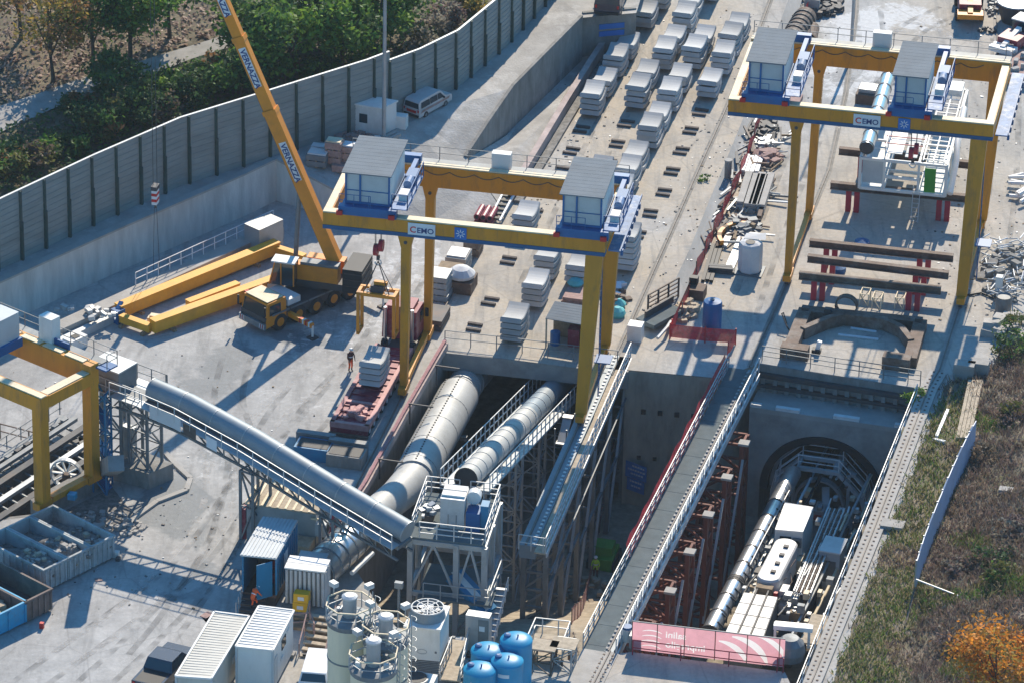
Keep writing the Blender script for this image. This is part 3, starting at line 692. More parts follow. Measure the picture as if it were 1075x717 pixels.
# ================================================================ gantry cranes
class Fr:
    """frame on a thing: p(x forward, y left, z up)"""
    def __init__(s, o, fwd, left=None):
        s.o = Vector(o); s.x = Vector(fwd).normalized(); s.y = Vector(left).normalized() if left else UP.cross(s.x).normalized()
    def p(s, x, y, z=0): return s.o + s.x * x + s.y * y + UP * z
def gantry(label, FL, RL, FR_, RR, zb, P0, P1, houses, sign_u, blue_u, hooks, cabinet, group):
    o = thing('gantry_crane', label, 'gantry crane', FL, group)
    ax = (P1 - P0); ax.z = 0; L = ax.length; ax.normalize(); dy = RL - FL; dy.z = 0; GY = dy.length; yy = dy.normalized(); ny = V(ax.y, -ax.x, 0)
    B0 = V(P0.x, P0.y, zb)
    HF, HR = 1.15, 1.5
    at = lambda x, y, z: B0 + ax * x + yy * y + UP * z
    xo = lambda u, v, z: (G(u, v, z) - P0).dot(ax)
    w = MB(); w.pbox(at(0, -.35, 0), ax * L, yy * .7, .28, HF, 'crane_yellow')
    for i in range(1, int(L / 1.05)): w.pbox(at(i * 1.05, -.37, 0), ax * .05, yy * .02, .3, HF - .05, 'crane_yellow')
    w.build('front_girder', o)
    w = MB(); w.pbox(at(0, -.39, 0), ax * L, yy * .78, 0, .277, 'rail_blue'); w.build('stripe', o)
    w = MB(); w.pbox(at(0, -.3, HF), ax * L, yy * .6, .003, .1, 'crane_cream'); w.build('top_plate', o)
    w = MB(); w.pbox(at(0, GY - .35, 0), ax * L, yy * .7, -.2, HR - .2, 'crane_yellow')
    n = 9; pts = [at(L * (.1 + .8 * i / (n * 6)), GY - .37, HR - .45 - .28 * abs(math.sin(PI * i / 6))) for i in range(n * 6 + 1)]
    w.tube(pts, .03, 'timber_dark', 5); w.build('rear_girder', o)
    w = MB(); w.pbox(at(0, GY - .3, HR - .2), ax * L, yy * .5, .003, .1, 'crane_cream'); w.build('top_plate', o)
    w = MB(); w.pbox(at(0, GY + .37, HR - .3), ax * L, yy * .7, 0, .06, 'steel_grey')
    railing(w, [at(0, GY + 1.05, HR - .25), at(L, GY + 1.05, HR - .25)], .95, 2.0, .025, 'steel_grey'); w.build('walkway', o)
    for x in (.0, L - .55):
        w = MB(); w.pbox(at(x, .36, 0), ax * .55, yy * (GY - .72), .2, HF, 'crane_yellow'); w.pbox(at(x, .36, HF), ax * .5, yy * (GY - .72), .003, .08, 'crane_cream'); w.build('end_girder', o)
    w = MB(); w.pbox(at(L + .1, .3, 0), ax * .85, yy * (GY + .4), .1, .2, 'walk_blue')
    w.pbox(at(L + .95, .3, 0), ax * .05, yy * (GY + .4), .15, .35, 'deep_blue')
    for i in range(8): w.pbox(at(L + .9, .5 + i * GY / 8, 0), ax * .16, yy * .3, -.25, .15, 'deep_blue')
    w.build('service_platform', o)
    for F, wt, wb in ((FL, .62, .5), (RL, .62, .5), (FR_, 1.15, .75), (RR, 1.15, .75)):
        rear = (F - FL).dot(yy) > GY * .5
        tx = (F - P0).dot(ax) + (.35 if wt > 1 else .0)
        T = at(min(max(tx, .5), L - wt / 2), GY if rear else 0, -.2 if rear else 0)
        b = Vector(F) + UP * .75; w = MB(); hw = lambda c, q, t: [c - ax * q / 2 - yy * t, c + ax * q / 2 - yy * t, c + ax * q / 2 + yy * t, c - ax * q / 2 + yy * t]
        w.hexa(hw(b, wb, .28) + hw(T, wt, .33), 'crane_yellow')
        if wt < 1:                                            # pinned head of the slim legs
            w.hexa(hw(T - UP * .9, .62, .35) + hw(T, 1.05, .35), 'crane_yellow'); c = T - UP * .45; w.tube([c - yy * .4, c + yy * .38], .12, 'steel_dark', 10)
        lg = w.build('leg', o)
        w = MB(); w.pbox(Vector(F) - ax * .28 - yy * .75, ax * .56, yy * 1.5, .35, .8, 'crane_yellow')
        w.build('bogie', lg)
        for s in (-.45, .45):
            w = MB(); w.tube([Vector(F) + yy * s - ax * .12 + UP * .29, Vector(F) + yy * s + ax * .12 + UP * .29], .27, 'steel_dark', 12); w.build('rail_wheel', lg)
    for a, b in ((FL, RL), (FR_, RR)):
        w = MB(); w.bar(Vector(a) + yy * .8 + UP * .72, Vector(b) - yy * .8 + UP * .72, .34, .42, 'crane_yellow'); w.build('sill_beam', o)
    w = MB(); fx = FR_ + ax * .75; tx = V(0, 0, zb)                       # ladder beside the right leg
    for s in (-.22, .22): w.bar(fx + yy * (2.2 + s) + UP * 1, fx + yy * (2.2 + s) + UP * zb, .05, .05, 'deep_blue')
    for i in range(int(zb * 2.2)): w.bar(fx + yy * 1.98 + UP * (1 + i * .45), fx + yy * 2.42 + UP * (1 + i * .45), .04, .04, 'deep_blue')
    w.pbox(fx + yy * 1.2 - ax * .2, ax * 1.1, yy * 1.2, zb * .33, zb * .33 + .08, 'deep_blue'); w.build('ladder', o)
    for hi, (ua, ub, v) in enumerate(houses):
        xa, xb = xo(ua, v, zb + HF), xo(ub, v, zb + HF); wd = xb - xa; z0 = HF + .1
        w = MB(); w.pbox(at(xa - .35, -.55, z0), ax * (wd + .9), yy * .5, 0, .62, 'trolley_blue'); w.pbox(at(xa - .3, GY - .2, z0), ax * (wd + .8), yy * .5, .15, .72, 'trolley_blue')
        for x in (xa - .2, xb + .1): w.pbox(at(x, -.05, z0), ax * .3, yy * (GY - .2), .18, .6, 'trolley_blue')
        w.pbox(at(xa + .1, -.05, z0), ax * (wd - .1), yy * 5.2, .4, .62, 'trolley_blue')
        tr = w.build('trolley_frame', o)
        for x in (xa - .25, xb + .25):
            w = MB(); w.pbox(at(x - .2, -.75, z0), ax * .4, yy * .2, .02, .34, 'red'); w.build('buffer', tr)
        w = MB(); zf, zt, D_ = z0 + .65, z0 + 2.95, 5.0
        w.pbox(at(xa + .06, 0, zf), ax * (wd - .12), yy * D_, 0, zt - zf - .02, 'panel_grey')
        for y in (1.2, 2.5, 3.8): w.pbox(at(xb - .07, y, zf), ax * .03, yy * .05, .1, 1.9, 'panel_white')
        ho = w.build('trolley_house', o)
        w = MB(); w.pbox(at(xb - .058, .02, zf), ax * .02, yy * (D_ - .04), .02, zt - zf - .05, 'panel_white'); w.build('side_cladding', ho)
        w = MB()
        for x in (xa, xa + wd * (.32 if hi == 0 else .34), xb - .1):
            w.pbox(at(x, -.09, zf), ax * .12, yy * .1, 0, zt - zf, 'trolley_blue')
        for z in (0.0, zt - zf - .14): w.pbox(at(xa, -.08, zf), ax * wd, yy * .08, z, z + .14, 'trolley_blue')
        w.pbox(at(xa + .1, -.05, zf), ax * (wd - .2), yy * .05, .95, 1.0, 'trolley_blue')
        w.build('window_frame', ho)
        w = MB(); c = [at(xa - .15, -.35, zt - z0 + z0 - .0 - zt + zt) for _ in range(1)]
        q = [at(xa - .18, -.35, zt), at(xb + .16, -.35, zt), at(xb + .16, D_ + .15, zt + .12), at(xa - .18, D_ + .15, zt + .12)]
        w.hexa(q + [p + UP * .08 for p in q], 'roof_grey'); w.ribs(q[0] + UP * .08, q[3] + UP * .08, q[2] + UP * .08, q[1] + UP * .08, 11, .1, .06, 'roof_grey')
        w.build('roof', ho)
        w = MB(); w.pbox(at(xb + .12, -.3, z0), ax * 1.15, yy * (GY * .66), .62, .68, 'walk_blue')
        railing(w, [at(xb + 1.25, -.3, z0 + .68), at(xb + 1.25, GY * .62, z0 + .68)], 1.05, 1.5, .03, 'deep_blue'); railing(w, [at(xb + .2, -.3, z0 + .68), at(xb + 1.25, -.3, z0 + .68)], 1.05, 1.5, .03, 'deep_blue')
        railing(w, [at(xa - .3, -.5, z0 + .6), at(xa + .3 + wd * .5, -.5, z0 + .6)], .9, 1.0, .02, 'deep_blue')
        w.build('side_walkway', o)
        w = MB(); c = at(xb + .7, GY * .5, z0 + .68); w.cbox(c, .7, 1.3, .7, 'deep_blue', ax, yy); w.tube([c + UP * .5 - yy * 1.6, c + UP * .5 - yy * .7], .3, 'walk_blue', 12); w.cbox(c - yy * 2.6, .6, .9, .5, 'white_paint', ax, yy)
        w.build('winch', o)
        hz = hooks[hi] if hi < len(hooks) else None
        if hz is not None:
            c = at((xa + xb) / 2, GY * .45, 0); c.z = 0
            w = MB()
            for s in (-.25, .25):
                for q_ in (-.2, .2): w.tube([c + ax * s + yy * q_ + UP * (zb + HF), c + ax * s * .7 + yy * q_ * .6 + UP * hz], .022, 'steel_dark', 5)
            w.build('hoist_rope', o)
            w = MB(); w.tube([c - ax * .3 + UP * hz, c + ax * .0 + UP * hz], .42, 'post_red', 16); w.tube([c + ax * .05 + UP * (hz + .35), c + ax * .35 + UP * (hz + .35)], .42, 'post_red', 16)
            w.bar(c + UP * (hz - .4), c + UP * (hz - .75), .2, .2, 'steel_dark')
            w.tube([c + UP * (hz - .7) + ax * (.22 * math.sin(t)) + UP * (.22 * math.cos(t) - .22) for t in [i * .55 for i in range(10)]], .06, 'white_paint', 7)
            w.build('hook_block', o)
            HOOKS.append(c + UP * (hz - 1.2))
    if cabinet:
        x = xo(cabinet[0], cabinet[1], zb + HR); w = MB(); w.pbox(at(x - .65, GY + .4, HR - .24), ax * 1.3, yy * .6, 0, 1.15, 'panel_white'); w.build('electric_cabinet', o)
    for (u0_, u1_, v), txt in ((sign_u, 1), (blue_u, 0)):
        xa, xb = xo(u0_, v, zb + .7), xo(u1_, v, zb + .7); w = MB(); w.pbox(at(xa, -.43, .22), ax * (xb - xa), yy * .03, 0, .86, 'sign_white' if txt else 'sign_blue'); s = w.build('sign_board', o)
        if txt:
            k0 = at(xa + .12, -.435, .4); c, wd = text_mesh('C', .62, 'sign_red', k0, ax, UP, 'lettering', s, lift=.012, bold=.012)
            text_mesh('EMO', .55, 'sign_ink', k0 + ax * (wd + .06), ax, UP, 'lettering', s, lift=.012, bold=.01)
        else:
            w = MB(); cc = at((xa + xb) / 2, -.445, .65)
            for i in range(8):
                a = i * PI / 4; d = ax * math.cos(a) + UP * math.sin(a); w.bar(cc + d * .1, cc + d * .3, .012, .06, 'sign_white', side=yy)
            w.build('emblem', s)
    return o
HOOKS = []
gm0, gm1 = G(340, 231, 12.3), G(636, 261, 12.3)
gantry('long yellow gantry crane above the open pit and the low-bed truck', G(424, 414), G(449, 357), G(610, 443), G(635, 371), 11.85, gm0, gm1,
       [(361, 410, 226), (586, 629, 256)], (428, 458, 240), (477, 490, 245), [8.6, None], (517, 195), 'gantry cranes of the yard')
gr0, gr1 = G(765, 113, 12.6), G(1043, 140, 12.6)
gantry('yellow gantry crane above the white machine rack in the far right yard', G(827, 296), G(849, 231), G(1009, 320), G(1030, 240), 12.15, gr0, gr1,
       [(782, 820, 113), (935, 969, 129)], (897, 926, 122), (944, 957, 126), [None, 8.3], (918, 66), 'gantry cranes of the yard')

def small_gantry():
    A, B = G(45, 533, 1.2), G(97, 505, 1.2); o = thing('gantry_crane', 'smaller yellow gantry crane at the left edge standing on the dark trench wall', 'gantry crane', A, 'gantry cranes of the yard')
    yy = (B - A).normalized(); GY = (B - A).length; zb = 8.4
    F1 = G(48, 411, zb); F0 = G(0, 391, zb); ax = V(F0.x - F1.x, F0.y - F1.y, 0).normalized()
    at = lambda x, y, z: V(A.x, A.y, zb) + ax * x + yy * y + UP * z
    L = 14.0
    w = MB(); w.pbox(at(-.4, -.38, 0), ax * L, yy * .76, 0, 1.0, 'crane_yellow'); w.build('front_girder', o)
    w = MB(); w.pbox(at(-.4, -.3, 1.0), ax * L, yy * .5, .003, .08, 'crane_cream'); w.build('top_plate', o)
    w = MB(); w.pbox(at(-.4, GY - .38, 0), ax * L, yy * .76, 0, 1.5, 'crane_yellow'); w.build('rear_girder', o)
    w = MB()
    for i in range(7): w.pbox(at(.3 + i * 1.9, GY - .3, 1.5), ax * 1.6, yy * .5, .003, .07, 'crane_cream')
    w.build('top_plate', o)
    w = MB(); w.pbox(at(-.5, GY + .4, 1.3), ax * L, yy * .8, 0, .06, 'steel_grey'); railing(w, [at(-1.3, GY + 1.15, 1.36), at(L - .5, GY + 1.15, 1.36)], 1, 2, .025, 'steel_grey')
    railing(w, [at(-1.3, GY + 1.15, 1.36), at(-1.3, GY + .2, 1.36)], 1, 1, .025, 'steel_grey'); w.pbox(at(-1.3, GY + .1, 1.2), ax * .9, yy * 1.1, 0, .1, 'deep_blue'); w.build('walkway', o)
    w = MB(); w.pbox(at(-.4, .39, 0), ax * .8, yy * (GY - .78), .1, .95, 'crane_yellow'); w.pbox(at(-.3, .39, .95), ax * .6, yy * (GY - .78), .003, .07, 'crane_cream'); w.build('end_girder', o)
    for y in (0, GY):
        w = MB(); w.pbox(V(A.x, A.y, 0) + yy * (y - .36) - ax * .37, ax * .74, yy * .72, 1.75, zb - .003, 'crane_yellow'); lg = w.build('leg', o)
        w = MB(); w.pbox(V(A.x, A.y, 0) + yy * (y - .6) - ax * .3, ax * .6, yy * 1.2, 1.25, 1.75, 'crane_yellow'); w.build('bogie', lg)
    w = MB(); w.pbox(V(A.x, A.y, 0) + yy * .7 - ax * .25, ax * .5, yy * (GY - 1.4), 1.4, 1.8, 'crane_yellow'); w.build('sill_beam', o)
    w = MB(); c = at(4.0, GY + .6, 1.36); w.cbox(c, 1.1, .8, 1.9, 'panel_white', ax, yy); w.build('electric_cabinet', o)
    w = MB(); c = at(6.3, GY * .5, 1.1); w.cbox(c, 2.0, 3.5, .6, 'trolley_blue', ax, yy); w.cbox(c + UP * .6 + yy * .4, 1.6, 2.6, 1.8, 'panel_grey', ax, yy); w.build('trolley_house', o)
    w = MB(); w.pbox(at(2.2, GY + .4, 1.4), ax * 2.6, yy * .15, -.2, .5, 'deep_blue'); w.build('cable_tray', o)
small_gantry()
# its footing
w = MB(); a, b = G(40, 548), G(114, 507); w.pbox(a, b - a, V(-.55, .83, 0) * 1.0, 0, 1.2, 'concrete_old')
one(w, 'track_wall', 'low dark concrete wall carrying the rail of the smaller yellow gantry crane', 'wall')
# ================================================================ rails, rail beams, trestles, ducts and conveyors
def offset_poly(pts, d):
    out = []
    for i, p in enumerate(pts):
        t = (pts[min(i + 1, len(pts) - 1)] - pts[max(i - 1, 0)]); t.z = 0; t.normalize(); out.append(p + V(t.y, -t.x, 0) * d)
    return out
def rail_line(name, label, pts, w_beam=.9, h_beam=.12, clips=True, k='concrete_light', cat='crane rail'):
    o = thing(name, label, cat, pts[0]); w = MB()
    for a, b in zip(pts, pts[1:]): w.bar(a + UP * (h_beam / 2 - .02), b + UP * (h_beam / 2 - .02), w_beam, h_beam + .04, k)
    w.build('bed', o); w = MB()
    for a, b in zip(pts, pts[1:]): w.bar(a + UP * (h_beam + .06), b + UP * (h_beam + .06), .07, .12, 'rail_steel')
    w.build('rail', o)
    if clips:
        w = MB()
        for p, d in along(pts, .55):
            s = V(d.y, -d.x, 0)
            for q in (-.28, .28): w.bar(p + s * (q - .07) + UP * (h_beam + .02), p + s * (q + .07) + UP * (h_beam + .02), .11, .04, 'steel_brown')
        kind(w.build('clip_row', o), 'stuff')
    return o
rail_line('crane_rail', 'pale rail beam with two rows of dark clips along the right edge of the pit', [G(840, 745), G(855, 712), G(916, 562), G(975, 410), G(985, 393)], 1.15, .22)
rail_line('crane_rail', 'crane rail at the right side of the far yard beside the scrap heap', [G(985, 393), G(1009, 319), G(1030, 240), G(1042, 150), G(1047, 70), G(1046, 0), G(1042, -60)], .5, .03, False, 'concrete')
rail_line('crane_rail', 'crane rail from the grey ramp into the far right yard', [G(787, 385), G(827, 296), G(849, 231), G(870, 180), G(888, 98), G(898, 20), G(902, -40)], .42, .02, False, 'concrete_old')
rail_line('crane_rail', 'crane rail on the segment yard right of the concrete stacks', [G(645, 378), G(657, 352), G(695, 266), G(733, 180), G(761, 118), G(800, 25), G(820, -30)], .42, .02, False, 'concrete_old')
rail_line('crane_rail', 'crane rail left of the pit behind the low-bed truck', [G(330, 605), G(372, 515), G(424, 413), G(449, 356), G(531, 212), G(575, 130), G(630, 45)], .4, .03, False, 'concrete')

# pink kerb and parapet along the left of the pit and of the segment yard
o = thing('parapet_wall', 'weathered pinkish parapet wall along the left side of the segment yard', 'wall', G(560, 173))
w = MB(); pk = [G(536, 213), G(562, 171), G(592, 121), G(620, 76), G(645, 38), G(672, -6), G(700, -50)]
for a, b in zip(pk, pk[1:]): w.bar(a + UP * .5, b + UP * .5, .35, 1.0, 'concrete_pinkish')
w.build('wall_body', o); w = MB()
for a, b in zip(pk, pk[1:]): w.bar(a + UP * 1.04, b + UP * 1.04, .45, .08, 'concrete_pinkish')
w.build('coping', o); w = MB(); q = offset_poly(pk, .55)
for a, b in zip(q, q[1:]): w.bar(a + UP * .12, b + UP * .12, .6, .24, 'rubble')
w.build('gravel_strip', o)
o = thing('pit_kerb', 'pink painted steel kerb with short handrail posts along the left rim of the pit', 'kerb', G(380, 513))
w = MB(); pk = [G(356, 556), G(384, 513), G(424, 440), G(467, 366)]
for a, b in zip(pk, pk[1:]): w.bar(a + UP * .25, b + UP * .25, .45, .5, 'concrete_pinkish')
w.build('kerb_body', o); w = MB()
for a, b in zip(pk, pk[1:]): w.bar(a + UP * .6, b + UP * .6, .22, .2, 'net_pink')
w.build('kerb_beam', o)
for u, v in ((389, 493), (421, 435), (449, 395)):
    w = MB(); p = G(u, v) + V(.6, -.3, 0); w.bar(p - UP * .5, p + UP * 1.0, .09, .09, 'steel_dark'); w.bar(p + UP * 1.0 - XD * .1, p + UP * 1.0 + XD * 1.6, .09, .09, 'steel_dark'); w.build('outrigger', o)
# guardrails
def guard(name, label, pts, h=1.1, step=1.6, k='galv', r=.03, rails=2):
    w = MB(); railing(w, pts, h, step, r, k, rails); return one(w, name, label, 'railing')
guard('guardrail', 'thin steel guardrail on the slab edge above the dark tunnel mouth', [G(467, 362), G(540, 370), G(612, 379), G(648, 383)], 1.1, 1.8, 'steel_grey')
guard('guardrail', 'dark guardrail on the edge above the round tunnel portal', [G(800, 378), G(880, 391), G(966, 404)], 1.1, 1.7, 'steel_grey', .03, 3)
guard('guardrail', 'thin handrail along the pit side of the dotted rail beam', offset_poly([G(836, 735), G(905, 562), G(963, 418)], -.05), 1.1, 2.0, 'galv_light')
guard('guardrail', 'steel handrail on the rim of the trench by the small gantry crane', [G(-30, 452), G(40, 470)], 1.1, 2.2, 'steel_brown', .04)

# ---- trestle with rail beam and walkway crossing the pit
def trestle(label, L0, L1, R0, R1, name, parts):
    o = thing(name, label, 'trestle', V(L0.x, L0.y, floor_z(L0))); return o
L0, L1, R0, R1 = G(545, 572), G(634, 372), G(573, 580), G(664, 374)
o = thing('rail_trestle', 'white railed steel trestle crossing the pit from the conveyor tower to the tunnel slab', 'trestle', V(L0.x, L0.y, floor_z(L0)))
d = (L1 - L0).normalized(); x = V(d.y, -d.x, 0); LT = (L1 - L0).length; WT = (R0 - L0).dot(x)
at = lambda a, b, z: L0 + d * a + x * b + UP * z
w = MB(); w.pbox(at(0, 0, 0), d * LT, x * (WT * .58), -.9, .06, 'conveyor_blue_grey'); w.build('rail_girder', o)
w = MB(); w.pbox(at(0, WT * .2, .06), d * LT, x * .12, .02, .14, 'rail_steel'); w.build('rail', o)
w = MB()
for i in range(int(LT / .5)): w.pbox(at(.2 + i * .5, WT * .42, .06), d * .2, x * .18, .002, .07, 'white_paint')
kind(w.build('clip_row', o), 'stuff')
w = MB(); w.pbox(at(-.6, WT * .6, 0), d * (LT + .6), x * (WT * .4), -.12, 0, 'wood_pale'); w.build('walkway', o)
w = MB(); railing(w, [at(-.6, WT, 0), at(LT, WT, 0)], 1.15, 1.2, .035, 'galv_light', 3); w.bar(at(-.6, WT + .06, -.15), at(LT, WT + .06, -.15), .08, .34, 'galv_light'); railing(w, [at(-.6, .1, .06), at(-.6, WT, .0)], 1.1, .8, .03, 'galv_light'); w.build('handrail', o)
for i in range(6):
    a = .6 + i * (LT - 1.5) / 5; w = MB(); z0 = floor_z(at(a, 0, 0)) - .3
    for b in (.2, WT - .2): w.bar(at(a, b, z0), at(a, b, -.6), .3, .3, 'steel_grey')
    nb = 4
    for j in range(nb):
        za, zb_ = z0 + (-.9 - z0) * j / nb, z0 + (-.9 - z0) * (j + 1) / nb
        w.bar(at(a, .2, za), at(a, WT - .2, zb_), .14, .14, 'steel_grey'); w.bar(at(a, .2, zb_), at(a, WT - .2, zb_), .16, .16, 'steel_grey')
    w.build('bent', o)
    if i < 5:
        a2 = .6 + (i + 1) * (LT - 1.5) / 5; w = MB(); zz = floor_z(at(a2, 0, 0))
        w.bar(at(a, WT - .1, z0 + .5), at(a2, WT - .1, -1.2), .16, .2, 'galv'); w.bar(at(a, WT - .1, z0 * .5 - .5), at(a2, WT - .1, z0 * .5 - .5), .16, .18, 'steel_grey'); w.bar(at(a, WT + .1, -2.2), at(a2, WT + .1, -2.2), .12, .12, 'steel_grey')
        w.bar(at(a, .1, z0 + .5), at(a2, .1, -1.2), .16, .2, 'steel_grey'); w.build('brace', o)
# lean bracing that catches the sun
# ---- the grey ramp on red towers
La, Lm, Lb = G(612, 681), G(696, 516), G(765, 386); Ra, Rm, Rb = G(633, 685), G(716, 517), G(784, 386)
d = (Lb - La).normalized(); x = V(d.y, -d.x, 0); LT = (Lb - La).length; WT = 1.35
o = thing('ramp_trestle', 'long grey plated walkway ramp on rust red steel towers across the pit', 'trestle', V(La.x, La.y, floor_z(La)))
at = lambda a, b, z: La + d * a + x * b + UP * z
w = MB(); w.pbox(at(0, 0, 0), d * LT, x * WT, -.1, .05, 'plate_grey')
for i in range(int(LT / 2.5)): w.pbox(at(.6 + i * 2.5, .02, .05), d * .04, x * (WT - .04), .001, .012, 'plate_grey')
w.build('deck', o)
w = MB(); w.pbox(at(0, WT + .02, 0), d * LT, x * .55, -.95, .1, 'conveyor_blue_grey'); w.build('rail_girder', o)
w = MB(); w.pbox(at(0, WT + .22, .1), d * LT, x * .1, .002, .13, 'rail_steel'); w.build('rail', o)
w = MB()
for i in range(int(LT / .52)): w.pbox(at(.2 + i * .52, WT + .03, .1), d * .22, x * .16, .003, .1, 'concrete_light')
kind(w.build('clip_row', o), 'stuff')
w = MB(); railing(w, [at(0, WT + .75, -.2), at(LT, WT + .75, -.2)], 1.3, 1.25, .035, 'galv_light', 2); w.bar(at(0, WT + .8, -.3), at(LT, WT + .8, -.3), .1, .5, 'galv_light')
for i in range(int(LT / 1.25)): w.bar(at(i * 1.25, WT + .75, -.25), at(i * 1.25 + .9, WT + .75, .9), .05, .05, 'galv_light')
w.build('handrail', o)
w = MB(); railing(w, [at(0, 0, .05), at(LT, 0, .05)], 1.1, 1.3, .035, 'galv', 3); w.build('handrail', o)
w = MB(); n = 60; ys = [LT * (.3 + .7 * i / n) for i in range(n + 1)]
for a, b in zip(ys, ys[1:]):
    ha, hb = 1.1 + .08 * math.sin(a * 2.1), 1.1 + .08 * math.sin(b * 2.1); w.quad(at(a, -.06, .08), at(b, -.06, .08), at(b, -.3 + .03 * math.cos(b * 1.7), hb), at(a, -.3 + .03 * math.cos(a * 1.7), ha), 'net_red')
w.build('pink_net', o)
def tower(parent, a, b0_, b1_, zt, k, dep=1.3, cap=True):
    q = [at(a, b0_, 0), at(a, b1_, 0), at(a + dep, b1_, 0), at(a + dep, b0_, 0)]; z0 = min(floor_z(p) for p in q) - .3
    w = MB(); lattice(w, q, z0, zt, 2.0, k, .28, .16); w.build('support_tower', parent)
    if cap: w = MB(); w.pbox(at(a - .15, b1_ - .25, zt), d * .7, x * .7, 0, .16, 'concrete_light'); w.build('tower_cap', parent)
for u, v in ((763, 464), (745, 500), (725, 539), (705, 578), (684, 619), (663, 661)):
    a = (G(u, v, -1.2) - La).dot(d); tower(o, a, .1, WT + 1.55, -1.25, 'oxide_red', 1.5)
for a in (3.5, 9, 14.5, 20, 25.5):
    w = MB(); w.bar(at(a, WT + 1.7, floor_z(at(a, 2, 0)) + 1), at(a + 4.6, WT + 1.7, -2.2), .14, .22, 'galv'); w.build('brace', o)
w = MB(); w.pbox(at(-5, 0, .004), d * 5, x * (WT + .9), 0, .06, 'concrete_light'); one(w, 'ramp_slab', 'pale concrete slab at the foot of the grey walkway ramp', 'slab')
rail_line('crane_rail', 'short rail beam with clips leading from the foot of the grey ramp', [at(-6, WT + .4, .07), at(-.02, WT + .4, .07)], .5, .1)

# ---- fat grey air duct along the left of the pit
o = thing('air_duct', 'fat grey sheet metal air duct running beside the pink kerb into the tunnel', 'duct', G(345, 590))
wide = [G(481, 416, -1.9), G(447, 478, -.9), G(434, 504, -.4)]
w = MB(); w.tube([G(545, 345, -3.6), G(510, 378, -3.1), G(490, 402, -2.4), wide[0]], [1.15, 1.15, 1.15, 1.15], 'duct_grey', 28); w.build('duct_section', o, smooth=True)
w = MB(); w.tube([wide[0], wide[1], wide[2]], 1.42, 'duct_grey', 30); w.build('duct_section', o, smooth=True)
w = MB(); w.tube([wide[2], G(416, 521, .1), G(396, 538, .7), G(352, 579, 1.5)], [1.3, 1.12, 1.1, 1.1], 'duct_grey', 28); w.build('duct_section', o, smooth=True)
def hoops(parent, pts, r, step, k, wdt=.1, name='duct_hoop', r2=.05):
    for p, dd in along(pts, step):
        w = MB(); w.tube([p - dd * wdt / 2, p + dd * wdt / 2], r + r2, k, 26); w.build(name, parent)
hoops(o, [G(494, 396, -2.5), wide[0]], 1.15, 1.0, 'galv', .12); hoops(o, wide, 1.42, 3.4, 'steel_grey', .06, r2=.015)
w = MB()
for p, dd in along(wide, .42):
    s = V(dd.y, -dd.x, 0).normalized(); t_ = s.cross(dd)
    for a in (.35, 1.05): w.cbox(p + (s * math.sin(a - .4) + t_ * math.cos(a - .4)) * 1.42, .1, .1, .05, 'steel_dark')
kind(w.build('bolt_row', o), 'stuff')
for f in (.25, .6):
    p = wide[0].lerp(wide[2], f); w = MB(); z0 = floor_z(p) - .3; w.bar(V(p.x, p.y, z0), p - UP * 1.3, .4, .4, 'steel_grey'); w.bar(p - UP * 1.45 - XD * 1.4, p - UP * 1.45 + XD * 1.4, .3, .3, 'steel_grey'); w.build('support', o)
# silver end and the filter box
o = thing('air_duct', 'shiny silver insulated duct with dark bands joining the grey duct to the ribbed filter box', 'duct', G(345, 600))
sp = [G(376, 560, 1.5), G(368, 567, 1.55), G(346, 588, 1.6), G(332, 602, 1.65)]
w = MB(); w.tube(sp, [1.12, 1.2, 1.2, 1.2], 'silver', 28); w.build('duct_section', o, smooth=True); hoops(o, sp, 1.18, 1.15, 'steel_grey', .12)
w = MB(); w.tube([p + XD * 1.45 - UP * .7 for p in sp[1:3]], .16, 'white_paint', 8); w.build('side_pipe', o)

# ---- second, covered conveyor rising out of the tunnel
ca, cb = G(592, 398, -3.0), G(489, 503, 4.6)
o = thing('covered_conveyor', 'slim grey tube covered conveyor with railed walkways rising from the tunnel to the conveyor tower', 'conveyor', V(cb.x, cb.y, 0))
d = (cb - ca).normalized(); x = V(d.y, -d.x, 0).normalized(); LT = (cb - ca).length; up = x.cross(d); up = up if up.z > 0 else -up
far = ca - V(d.x, d.y, 0).normalized() * 12
w = MB(); w.tube([far, ca, ca.lerp(cb, .4)], .78, 'conveyor_blue_grey', 22); w.tube([ca.lerp(cb, .4), cb], [.78, .78], 'duct_grey', 22, cap=False); w.build('tube_cover', o, smooth=True)
w = MB(); w.tube([cb - d * .25, cb - d * .2], .76, 'black', 22); w.build('mouth_shade', o)  # black disc stands in for the shade inside the open tube
hoops(o, [ca.lerp(cb, .2), cb], .78, 1.6, 'galv', .08, r2=.03)
w = MB(); w.bar(far - UP * .75, ca - UP * .75, 1.9, .3, 'steel_grey'); w.bar(ca - up * .75, cb - up * .75, 1.9, .3, 'steel_grey'); w.build('belt_frame', o)
for sg in (-1, 1):
    w = MB(); a, b = ca + x * sg * 1.25 - up * .6, cb + x * sg * 1.25 - up * .6; w.bar(a, b, .75, .08, 'galv')
    railing(w, [a + x * sg * .36, b + x * sg * .36], 1.2, 1.3, .035, 'galv_light', 2); w.build('side_walkway', o)
for f in (.12, .38, .62):
    p = ca.lerp(cb, f) - UP * 1.0; q = [V(p.x, p.y, 0) + XD * i + YD * j for i, j in ((-1, -.9), (1, -.9), (1, .9), (-1, .9))]
    w = MB(); lattice(w, q, floor_z(p) - .3, p.z, 2.0, 'galv', .16, .09); w.build('support_tower', o)
p = ca.lerp(cb, .33) + XD * 2.2
w = MB(); z0 = floor_z(p)
